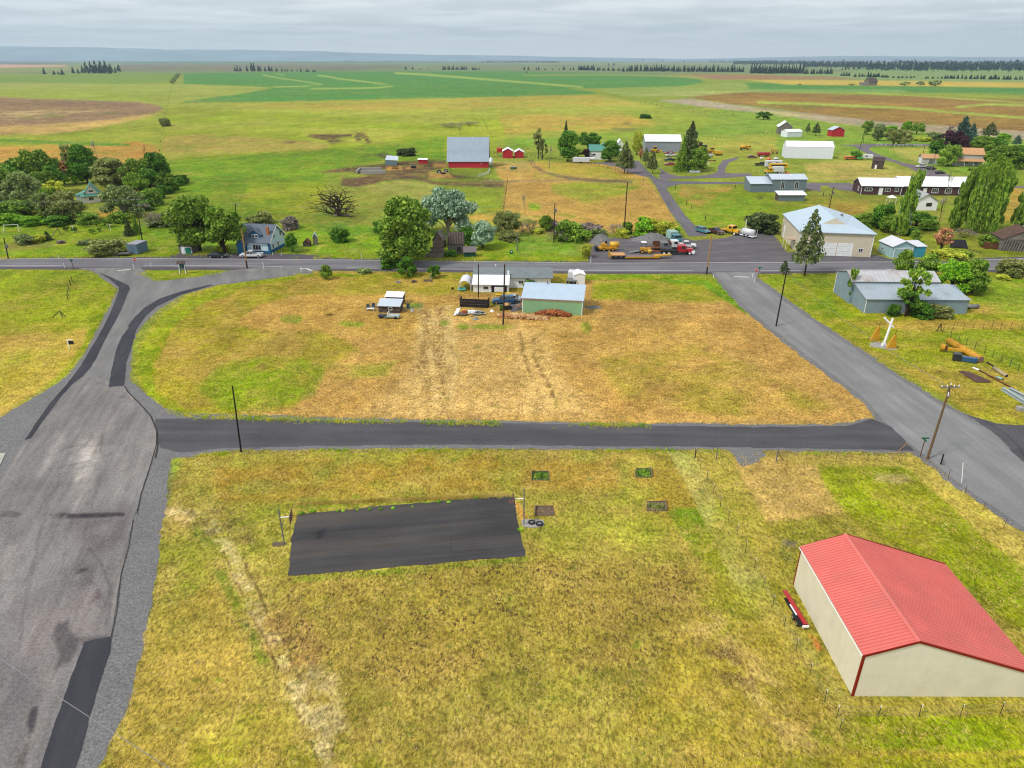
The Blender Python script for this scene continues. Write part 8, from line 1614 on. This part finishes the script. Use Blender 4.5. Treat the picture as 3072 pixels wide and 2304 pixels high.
b_ = MB(); b_.tube((-1.9,0,2.1),(1.9,0,2.1),.06, n=6); b_.build('top_bar', M_trim, t)
for s_ in (-1.9,1.9):
    for y in (-1.1,1.1): b_ = MB(); b_.tube((s_, 0,2.1),(s_ * 1.15, y, 0),.05, n=6); b_.build('leg', M_trim, t)
for x, y, yt, lb in ((1312,1155,1105,'pale T-shaped clothes post below the dark box'),(875,1175,1100,'thin T-shaped clothes post left of the young trees')):
    q = g('A', x, y); t = thing('clothes_post', lb, 'post',(q.x, q.y, 0),0); b_ = MB(); b_.tube((0,0,0),(0,0,2),.05, n=6); b_.build('post', M_trim, t); b_ = MB(); b_.tube((-.7,0,2),(.7,0,2),.04, n=6); b_.build('crossbar', M_trim, t)
q = g('A',1400,1045); t = thing('dark_bin','small dark bin with a pale lid on the lawn below the grove','bin',(q.x, q.y, 0),.3); boxes(t, 'box', M_signk, [(-.9,-.6,0,.9,.6,1.3)]); boxes(t, 'lid', M_steel, [(-.95,-.65,1.3,.95,.65,1.4)])
q = g('A',680,1215); t = thing('lawn_easel','grey A-shaped wooden frame on the west lawn','frame',(q.x, q.y, 0),.6)
for s_ in (-1,1): b_ = MB(); b_.tube((-1.4, s_ * .4,0),(.6,0,2.2),.09, n=5); b_.build('leg', M_wood, t)
b_ = MB(); b_.tube((.6,0,2.2),(1.0,0,0),.09, n=5); b_.build('prop', M_wood, t)
q = g('M',505,530); t = thing('fence_brace','weathered wooden corner brace alone in the west meadow','fence post',(q.x, q.y, 0),0)
b_ = MB(); b_.tube((.3,0,0),(.1,0,1.5),.12, n=6); b_.build('post', M_poleg, t); b_ = MB(); b_.tube((-1.6,-.3,0),(.1,0,1.4),.08, n=5); b_.build('brace', M_pole, t); b_ = MB(); b_.tube((.9,.1,0),(.15,0,1.3),.08, n=5); b_.build('brace', M_pole, t)
# flatbed trailer at container
q = g('A',1345,1462); t = thing('flatbed_trailer','small grey flatbed trailer left of the blue-grey container','trailer',(q.x, q.y, .02),.05); boxes(t, 'bed', M_wood, [(0,0,.55,3.9,1.9,.7)]); boxes(t, 'side_board', M_steel, [(2.0,-.05,.7,3.8,0,1.1)]); boxes(t, 'drawbar', M_dark, [(3.9,.85,.45,5.0,1.05,.6)]); wheel(t, 1.0,.0,.38)
# fences: one thing each, its posts are parts
def fence(label, r, pts, n, h, m, rails=(), rr=.05, wires=(), name='wire_fence', rm=None, group=None, capm=None):
    P = [g(r, *q) for q in pts]; ds = [0]
    for i in range(len(P) - 1): ds.append(ds[-1] + (P[i + 1] - P[i]).length)
    o = P[0]; t = thing(name, label, 'fence',(o.x, o.y, 0),0, group); Q = []
    for i in range(n):
        d = ds[-1] * i / (n - 1); k = 0
        while k < len(P) - 2 and d > ds[k + 1]: k += 1
        Q.append(P[k].lerp(P[k + 1],(d - ds[k]) / (ds[k + 1] - ds[k])) - o)
    for p in Q: b_ = MB(); b_.tube(p, p + Vector((rnd.gauss(0,.04),0, h * rnd.uniform(.92,1.06))), rr, n=5); po = b_.build('post', m, t); (MB().tube(p + Vector((0,0, h * .86)), p + Vector((0,0, h * 1.07)), rr * 1.15, n=5).build('post_tip', capm, po) if capm else None)
    for z in rails: b_ = MB(); b_.path([p + Vector((0,0, z)) for p in Q], rr * .7, rr * .7,4); b_.build('rail', rm or m, t)
    for z in wires: b_ = MB(); b_.path([p + Vector((0,0, z)) for p in Q],.007,.007,3); b_.build('wire', M_wire, t)
    return t
M_tp = mat('steel_t_post', c3(60,62,52),.7,.2,3); M_wmesh = mat('wire', c3(150,158,150),.7)
fence('wire fence on dark steel posts along the west side of the shop yard','P',[(215,188),(252,268),(297,352),(352,458),(416,568),(486,692),(558,828),(700,1120),(790,1290),(900,1490),(1010,1690),(1090,1850)],16,1.3, M_tp, wires=(.3,.7,1.1), rr=.028, capm=M_trim)
fence('wire fence on white-tipped posts along the bottom of the shop yard','Q',[(790,1325),(1055,1325),(1315,1322),(1640,1318),(1975,1300),(2400,1290)],7,1.3, M_tp, wires=(.3,.7,1.1), rr=.028, capm=M_trim)
fence('wire fence along the gravel road at the top of the shop yard','P',[(705,210),(885,203),(1072,200),(1257,208),(1452,212),(1620,198)],6,1.25, M_rust, wires=(.4,.8,1.1), rr=.03)
fence('wire fence between the shop yard and the side road','P',[(1705,230),(1740,305),(1855,410),(1985,525),(2120,645),(2300,830),(2500,1000)],8,1.3, M_rust, wires=(.4,.8,1.1), rr=.03)
for x, y, yt, m, rr, lb in ((212,190,135, M_pole, .07,'dark braced corner post at the top of the paddock'),(342,198,128, M_steel, .07,'grey gate post left of the yard entrance'),(705,212,130, M_steel, .08,'thick grey gate post right of the yard entrance'),(1705,230,168, M_dark, .1,'black corner post next to the side road')):
    t, h = post('gate_post','P', x, y, yt, lb, m, rr)
    if 'braced' in lb or 'thick' in lb: b_ = MB(); b_.tube((1.1,0,0),(0,0, h * .7),.035, n=5); b_.build('brace', M_rust, t)
post('grey_post','P',1715,236,196,'short grey post just right of the black corner post', M_steel, .07)
q = g('P',1402,195); t = thing('leaning_stake','pale stake leaning right by the gravel road','stake',(q.x, q.y, 0),0); b_ = MB(); b_.tube((0,0,0),(1.7,.2,2.3),.045, n=5); b_.build('rod', M_polel, t); b_ = MB(); b_.tube((0,0,0),(.1,.01,.14),.06, n=5); b_.build('foot', M_steel, t)
q = g('P',1832,350); t = thing('leaning_stake','tall cream stake leaning left beside the side road','stake',(q.x, q.y, 0),0); b_ = MB(); b_.tube((0,0,0),(-.5,.2,3.0),.05, n=5); b_.build('rod', M_trim, t); b_ = MB(); b_.tube((0,0,0),(-.03,.01,.14),.06, n=5); b_.build('foot', M_steel, t)
q = g('M',1365,1280); post('survey_stake','M',1367,1280,1248,'yellow stake on the grass edge of the mown block', P_y, .03); post('survey_stake','S',248,655,628,'yellow-green stake near the gravel road in the mown block', P_y, .03)
post('guy_marker','H',798,1160,940,'yellow guy marker right of the tall dark pole on the lot', P_y, .03)
fence('old wooden fence line crossing the west meadow','M',[(600,235),(585,280),(568,340),(566,390)],5,1.5, M_pole, wires=(.6,1.1), rr=.08)
fence('wire fence on thin posts running right across the east field','L',[(1370,275),(1465,278),(1565,272),(1700,278),(1870,265),(2020,262),(2150,272),(2300,275)],9,1.4, M_tp, wires=(.5,1.0), rr=.04)
fence('wire fence slanting down behind the yellow pipe','L',[(1245,318),(1310,350),(1380,378),(1440,410),(1515,450),(1655,515),(1740,550),(1890,630),(2060,720),(2140,765)],10,1.4, M_tp, wires=(.5,1.0), rr=.045)
q = g('L',1200,290); t = thing('fence_brace','weathered A-shaped corner brace at the left end of the east fences','fence post',(q.x, q.y, 0),0)
b_ = MB(); b_.tube((-.4,0,0),(.1,0,1.6),.1, n=6); b_.build('post', M_pole, t); b_ = MB(); b_.tube((.5,0,0),(.1,0,1.5),.09, n=6); b_.build('brace', M_pole, t)
fence('white rail fence along the lane in front of the north-east thicket','F',[(465,388),(620,392),(780,396),(1000,392)],12,1.5, M_trim, rails=(.7,1.3), rr=.07, name='rail_fence')
fence('grey post fence curving along the dry corral by the lane','F',[(540,400),(640,440),(760,500),(860,560),(940,590)],14,1.4, M_poleg, wires=(.6,1.1), rr=.08)
fence('brown rail fence below the farmhouse drive','D',[(1240,605),(1340,628),(1440,650),(1540,670),(1640,700)],10,1.3, M_pole, rails=(.6,1.15), rr=.06, name='rail_fence')
fence('dark pole fence left of the farmhouse behind the maple','D',[(560,520),(760,540),(900,560),(1060,590)],12,1.3, M_pole, rails=(.6,1.1), rr=.06, name='rail_fence')
fence('corral fence between the barn and the red sheds','C',[(2030,320),(2120,322),(2160,330)],6,1.5, M_wood, rails=(.5,1.0,1.4), rr=.06, name='rail_fence')
fence('old post fence down the left side of the paddock','D',[(285,800),(275,900),(255,1030),(240,1200)],9,1.4, M_pole, wires=(.6,1.1), rr=.09)
fence('long wire fence across the pasture above the campers','E',[(880,318),(1060,300),(1230,275),(1440,255),(1700,238)],18,1.4, M_pole, wires=(.6,1.1), rr=.09)
fence('fence line running up the far west pasture','T1',[(1325,980),(1332,900),(1350,800),(1370,700),(1400,560),(1420,440)],22,1.4, M_pole, wires=(.9,), rr=.16)
fence('far fence line slanting along the green field edge','T3',[(1110,490),(1250,520),(1380,560),(1500,585),(1700,620),(1900,650),(2212,680)],26,1.4, M_pole, wires=(.9,), rr=.16)
fence('fence slanting up the pasture behind the red sheds','T3',[(215,870),(170,790),(120,700)],10,1.4, M_pole, wires=(.9,), rr=.12)
for r, x, y, yt, lb in (('E',500,895,855,'dark post in the grass right of the north road fork'),('E',1205,885,848,'dark post left of the blue-grey sheds'),('E',630,1085,1030,'dark post beside the north road'),('E',690,1130,1080,'second dark post beside the north road'),('E',850,1270,1220,'lone post above the teal car'),('J',1262,105,72,'left stub post above the cream workshop'),('J',1338,108,75,'right stub post above the cream workshop')):
    post('old_fence_post', r, x, y, yt, lb, M_pole, .13,'fence post')
q = g('D',320,660); t = thing('green_water_tank','low green stock tank on the dirt right of the barn','tank',(q.x, q.y, 0),0); b_ = MB(); b_.tube((1.5,0,0),(1.5,0,1.0),1.6, n=18); b_.build('tank_wall', P_g, t); b_ = MB(); b_.tube((1.5,0,1.0),(1.5,0,1.03),1.45, n=18); b_.build('water', M_glass, t)
q = g('C',930,500); t = thing('round_feeder','rusty round bale feeder in the muddy yard','feeder',(q.x, q.y, 0),0)
for z in (.2,.9): b_ = MB(); b_.path([(math.cos(a) * 1.5, math.sin(a) * 1.5, z) for a in [2 * math.pi * i / 18 for i in range(19)]],.07,.07,5); b_.build('hoop', M_rust, t)
for i in range(10): b_ = MB(); a = i * .628; b_.tube((math.cos(a) * 1.5, math.sin(a) * 1.5,0),(math.cos(a) * 1.5, math.sin(a) * 1.5,.95),.05, n=5); b_.build('upright', M_rust, t)
q = g('C',1150,492); t = thing('black_trough','black and green water trough in the muddy yard','trough',(q.x, q.y, 0),0); boxes(t, 'basin', M_signk, [(-1.3,-.6,0,1.3,.6,.9)]); boxes(t, 'cover', P_g, [(-1.0,.0,.9,1.0,.6,1.2)])
fence('green gate panels at the lower left corner of the barn','C',[(1555,470),(1575,520),(1590,580)],4,1.5, P_g, rails=(.4,.9,1.4), rr=.07, name='corral_gate')
fence('curved pale panel fence at the lower right corner of the barn','C',[(1920,600),(1980,585),(2035,560),(2050,520)],5,1.4, M_galv, rails=(.3,.6,.9,1.2), rr=.08, name='corral_gate')
q = g('G',1912,795); t = thing('green_utility_box','small green utility box on the north verge','utility box',(q.x, q.y, 0),0); boxes(t, 'cabinet', P_g, [(-.4,-.3,0,.4,.3,1.0)]); boxes(t, 'label_plate', M_trim, [(-.15,-.33,.5,.15,-.3,.8)],0)
q = g('E',1495,1030); t = thing('wheel_marker','old wheels hung on a stake in the grass below the small white-roofed shed','marker',(q.x, q.y, 0),0); b_ = MB(); b_.tube((0,0,0),(0,0,1.2),.04, n=5); b_.build('stake', M_steel, t)
for s_ in (-.5,.6): b_ = MB(); b_.path([(s_ + math.cos(a) * .5,0,1.0 + math.sin(a) * .5) for a in [2 * math.pi * i / 12 for i in range(13)]],.1,.1,5); b_.build('wheel', M_dwood, t)
q = g('K',600,885); t = thing('white_planter','small white basket frame by the highway behind the grey barn','planter',(q.x, q.y, 0),0)
for a in (-.4,0,.4): b_ = MB(); b_.path([(a, 0,1.2),(a * .8,0,.3),(0,0,.1)],.07,.06,5); b_.build('slat', M_trim, t)
b_ = MB(); b_.path([(-.5,0,1.2),(.5,0,1.2)],.07,.07,5); b_.build('rim_bar', M_trim, t)
q = g('K',1600,1285); t = thing('grey_tank','grey lumpy tank lying right of the grey barn end','tank',(q.x, q.y, 0),.1); b_ = MB(); b_.tube((-1.4,0,.45),(1.2,0,.45),.45, n=12); b_.build('shell', M_steel, t, True); boxes(t, 'cradle', M_dark, [(-1,-.4,0,-.8,.4,.2),(.6,-.4,0,.8,.4,.2)],0)
# -- basketball posts, pads, sandboxes, trailer
def hoop(r, x, y, yt, side, label, pad):
    q = g(r, x, y); h = hgt(r, x, y, yt); t = thing('basketball_hoop', label, 'basketball hoop',(q.x, q.y, 0), R(7.5)); b_ = MB(); b_.tube((0,0,0),(0,0, h),.07, n=10); b_.build('pole', M_steel, t)
    z = h * .74; b_ = MB(); b_.tube((0,0, z),(side * 1.15,0, z),.06, n=8); b_.build('arm', M_trim, t); b_ = MB(); b_.tube((0,0, h * .45),(side * .5,0, z),.025, n=6); b_.build('brace', M_steel, t)
    b_ = MB(); b_.box(side * 1.15 - .03,-.75, z - .45, side * 1.15 + .03,.75, z + .5); bb = b_.build('backboard', mat('backboard_brown', c3(120,96,90),.7,.1), t)
    b_ = MB(); c = side * 1.45; b_.path([(c + .23 * math.cos(a),.23 * math.sin(a), z - .25) for a in [2 * math.pi * i / 14 for i in range(15)]],.02,.02,5); b_.build('rim', P_or, bb)
hoop('O',175,600,348,1,'grey basketball hoop post at the left end of the court', None); hoop('O',1903,465,208,-1,'grey basketball hoop post on a slab at the right end of the court', None)
sheet('concrete_slab','V',[(240,820),(290,805),(440,808),(485,835),(480,880),(400,895),(290,892),(245,870)],.035, M_conc, .04,.3, curve=True)
sheet('bare_patch','O',[(90,600),(130,590),(190,595),(175,615),(120,628),(90,620)],.012, mat('bare_soil', c3(120,104,86),.95,.3,3),.08,.3, curve=True)
for i, (x0, x1, y0, y1, side, ins, lb) in enumerate(((350,545,275,372,0,'deep','wooden sand box full of green weeds, upper left of four'),(1500,1680,245,340,1,'deep','weedy wooden sand box with a board on its right, upper right of four'),(385,600,660,760,0,'soil','bare earth sand box nearest the basketball post'),(1625,1840,610,712,1,'soil','wooden sand box with dark weeds, lower right of four'))):
    A_, B_, C_, D2 = g('V', x0, y1), g('V', x1, y1 + 2), g('V', x1 - 15, y0), g('V', x0 + 5, y0); t = thing('sand_box', lb, 'sand box', tuple(A_),0)
    f = MB(); f.add([(p - A_) + Vector((0,0,.012)) for p in (A_, B_, C_, D2)],[(0,1,2,3)]); f.build('bed', mat('bed_soil', c3(128,104,88),.95,.3,2) if ins == 'soil' else mat('bed_weeds', c3(70,104,44),.95,.4,3), t)
    for p, q2 in ((A_, B_),(B_, C_),(C_, D2),(D2, A_)):
        k = (p, q2); tall = (side == 0 and k[0] is D2) or (side == 1 and k[0] is B_)
        d = (q2 - p); b_ = MB(); b_.box(0,-.03,0, d.length, .03,.42 if tall else .1, Matrix.Translation(p - A_) @ Matrix.Rotation(math.atan2(d.y, d.x),4,'Z')); b_.build('board', M_wood if not tall else M_poleg, t)
    if ins == 'deep' or i == 3:
        c = (A_ + B_ + C_ + D2) / 4; P = rng.normal(size=(500,3)) * np.array([(B_ - A_).length * .24,(D2 - A_).length * .2,.06]); P[:, 2] = np.abs(P[:, 2]) + .04; V, F = quads(P + np.array(c - A_),.06,1.6); m_ = arrmesh('weeds', V, F); m_.materials.append(LF['green' if i < 2 else 'olive']); o = bpy.data.objects.new('weeds', m_); COL.objects.link(o); o.parent = t; o['kind'] = 'stuff'
a_ = g('Q',600,748); b2 = g('Q',480,520); d = b2 - a_; t = thing('panel_trailer','narrow trailer stacked with red panels along the shop wall','trailer',(a_.x - .1, a_.y, 0), math.atan2(d.y, d.x) + R(4)); ln = d.length * 1.02
boxes(t, 'deck', M_dark, [(0,-.1,.4, ln * .8,.6,.5)]); boxes(t, 'red_panels', P_r, [(.1,-.1,.5, ln, .32,.62)],0); boxes(t, 'white_panels', M_trim, [(1.4,.34,.5, ln * .6,.46,.56)],0); boxes(t, 'tail_board', M_trim, [(-.14,-.1,.4,.0,.5,.6)],0)
for xx in (.6,1.4): wheel(t, xx, .66,.27,.16)
for i, (x, y) in enumerate(((560,372),(600,368),(700,366),(790,362),(870,358),(960,350),(1100,340),(1200,312),(1290,308),(1360,306),(380,374),(300,388),(1560,270),(1880,505))):
    q = g('O', x, y); plant('weed_tuft','green weed tuft at the edge of the black court','weed', q, rnd.uniform(.15,.3), rnd.uniform(.35,.8),'farround','bright', group='weeds round the court edge')
# -- the white cross with diggers' arms, pipes
q = g('L',545,465); t = thing('white_cross','white forked cross rising from a pale slab in the east field','cross',(q.x, q.y, 0),0); h = hgt('L',545,465,140)
b_ = MB(); b_.path([(0,0,0),(.25,0, h * .5),(.5,0, h)],.22,.2,8); b_.build('upright', M_trim, t); b_ = MB(); b_.path([(-1.05,0, h + .15),(.2,0, h - 1.0),(.95,0, h - 1.7)],.17,.17,8); b_.build('cross_arm', M_trim, t)
for s_ in (-.4,.4): b_ = MB(); b_.add([(s_ - .1,-.3,0),(s_ + .1,-.3,0),(0,0,1.3),(s_, .3,0)],[(0,1,2),(1,3,2),(3,0,2),(0,3,1)]); b_.build('foot', M_trim, t)
sheet('pale_slab','L',[(385,440),(430,425),(560,440),(700,480),(705,512),(620,512),(560,500),(450,480),(390,465)],.02, M_conc, .05,.4)
for sx, yy, lb, top in ((440,400,'yellow digger arm left of the white cross',235),(635,490,'yellow digger bucket right of the white cross',335)):
    q = g('L', sx, yy); t = thing('digger_arm', lb, 'machine part',(q.x, q.y, 0),0); h = hgt('L', sx, yy, top)
    b_ = MB(); b_.add([(-.9,-.3,0),(.8,-.3,0),(.35,-.2, h),(.1,-.2, h),(-.9,.3,0),(.8,.3,0),(.35,.2, h),(.1,.2, h)],[(0,3,2,1),(4,5,6,7),(0,1,5,4),(1,2,6,5),(2,3,7,6),(3,0,4,7)]); fixn(b_.build('bucket_arm', M_ylow, t))
    b_ = MB(); b_.path([(.2,0, h),(.3,0, h + 1.2)],.03,.03,5); b_.build('chain', M_dark, t)
    b_ = MB(); s_ = -1 if sx < 500 else 1; b_.path([(s_ * .6,0,.5),(s_ * 3.4,.2,.15 if s_ > 0 else .55)],.05,.05,5); b_.build('rail', mat('pale_yellow', c3(232,196,96,1.5),.6), t)
def pipe(name, r, a, b_, rad, m, label, open_=True, cat='pipe'):
    A_, B_ = g(r, *a), g(r, *b_); t = thing(name, label, cat, (A_.x, A_.y, 0),0); o = B_ - A_; p_ = MB(); p_.tube((0,0, rad),(o.x, o.y, rad), rad, n=16); p_.build('barrel', m, t, True)
    d = o.normalized(); e = Vector((o.x, o.y, rad)); p_ = MB(); p_.tube(e - d * .02, e + d * .02, rad * .88, n=16); p_.build('mouth_disc', mat('pipe_mouth', c3(150,120,110),.9) if rad > .5 else M_dark, t); return t  # barrel is solid; on thin pipes a black disc paints the shaded bore
t = pipe('yellow_pipe','L',(1310,440),(1690,665),.62, M_ylow, 'long rusty yellow pipe lying along the east fence')
for k in (.34,.4):
    A_, B_ = g('L',1310,440), g('L',1690,665); o = B_ - A_; d = o.normalized(); c = o * k; b_ = MB(); b_.tube(Vector((c.x, c.y, .62)) - d * .04, Vector((c.x, c.y, .62)) + d * .04,.66, n=16); b_.build('band', M_rust, t)
t = machine('L',1330,545, R(-30),'yellow_hammer','yellow boom with a round head before the yellow pipe',[('boom', M_ylow, [(-.6,-.25,.5,2.4,.25,.95)]),('bracket', M_rust, [(-.9,-.35,.3,-.5,.35,1.2)])])
b_ = MB(); b_.tube((-1.6,0,.8),(-.9,0,.8),.7,.55, n=14); b_.build('head', M_ylow, t)
t = machine('L',1440,640, R(-25),'blue_engine','dark blue engine block in front of the yellow pipe',[('block', P_b, [(.2,-.4,.1,2.4,.4,.9)]),('gearbox', P_k, [(-1.1,-.6,.1,.2,.6,1.3)]),('flange', P_b, [(2.4,-.5,.05,2.6,.5,1.0)])])
pipe('steel_pipe','L',(1850,740),(2000,838),.27, mat('tan_pipe', c3(206,186,156),.8,.2,2),'tan pipe with a black mouth in the east field')
pipe('steel_pipe','L',(1600,730),(1680,760),.14, M_trim, 'short pale pipe right of the blue engine'); pipe('steel_pipe','L',(1690,765),(2130,1005),.12, M_rust, 'long thin rusty pipe in the east field'); pipe('steel_pipe','L',(1880,845),(1955,872),.2, mat('mint_pipe', c3(170,206,190),.6),'short mint-green pipe beside the tan pipe'); pipe('steel_pipe','L',(1770,665),(1900,745),.12, M_dark, 'black strut above the tan pipe')
for a, b_, lb in (((1950,990),(2260,1185),'upper pale grey girder cut off by the right edge') , ((2030,995),(2300,1130),'second pale grey girder at the right edge')):
    A_, B_ = g('L', *a), g('L', *b_); d = B_ - A_; t = thing('steel_girder', lb, 'girder',(A_.x, A_.y, 0), math.atan2(d.y, d.x)); boxes(t, 'web', mat('pale_girder', c3(190,204,206),.6,.1),[(0,-.05,.1, d.length, .05,.5)],0); boxes(t, 'flange', MC['pale_girder'],[(0,-.22,.5, d.length, .22,.58),(0,-.22,.02, d.length, .22,.1)],0)
q = g('L',2150,1245); t = thing('concrete_block','pale concrete block at the right edge below the girders','block',(q.x, q.y, 0),0); boxes(t, 'block', M_conc, [(0,0,0,1.6,.9,.6)]); boxes(t, 'lifting_eye', M_steel, [(.7,.4,.6,.8,.5,.7)],0)
sheet('rusty_mat','L',[(1430,768),(1490,765),(1580,785),(1815,885),(1810,905),(1640,900)],.10, ribbed('rusty_grate', c3(110,78,70),0,.14,.8,.9,0,.5, var=.3),.02,.4, kind='thing', label='rusty brown steel grate lying flat in the east field')['category'] = 'grate'

a1, a2 = g('N',-80,1060,9.), g('N',900,1690,9.); a3 = (a1 - a2) * 1.2 + a2; a4 = (a2 - a1) * 1.6 + a1
wire(a3, a4,'pale cable stretched over the lower left of the apron',.25,.022)
# -- air
hz = MB(); hz.box(-36000,-400,-1,36000,27000,900); hm = bpy.data.materials.new('haze_air'); hm.use_nodes = True; nt = hm.node_tree; nt.nodes.clear()
pv = N(nt, 'ShaderNodeVolumePrincipled'); pv.inputs['Color'].default_value = (.66,.86,1., 1); pv.inputs['Density'].default_value = 5e-5; pv.inputs['Anisotropy'].default_value = .2
oo = N(nt, 'ShaderNodeOutputMaterial'); L(nt, pv.outputs[0], oo.inputs['Volume'])
ho = hz.build('haze', hm); tag(ho, 'thin blue haze over the plain','haze', kind='stuff')

for o in [o for o in COL.objects if o.type == 'MESH' and o.name.startswith(('corner_trim','corner_boards','skirt','frame','rail','arm','canopy_post','ramp','fascia'))]:
    me = o.data; nv = len(me.vertices)
    if nv > 8 and nv % 8 == 0 and len(me.polygons) == nv // 8 * 6 and o.users_collection:
        co = [tuple(v.co) for v in me.vertices]; fs = [tuple(p.vertices) for p in me.polygons]; m_ = me.materials[0]; base = o.name.split('.')[0]
        for k in range(nv // 8):
            ff = [tuple(i - 8 * k for i in f) for f in fs if all(8 * k <= i < 8 * k + 8 for i in f)]
            if len(ff) != 6: break
            b_ = MB(); b_.add(co[8 * k:8 * k + 8], ff); n_ = b_.build(base, m_, o.parent)
            for md in o.modifiers: n2_ = n_.modifiers.new('bevel','BEVEL'); n2_.width = md.width; n2_.limit_method = 'ANGLE'
        bpy.data.objects.remove(o)
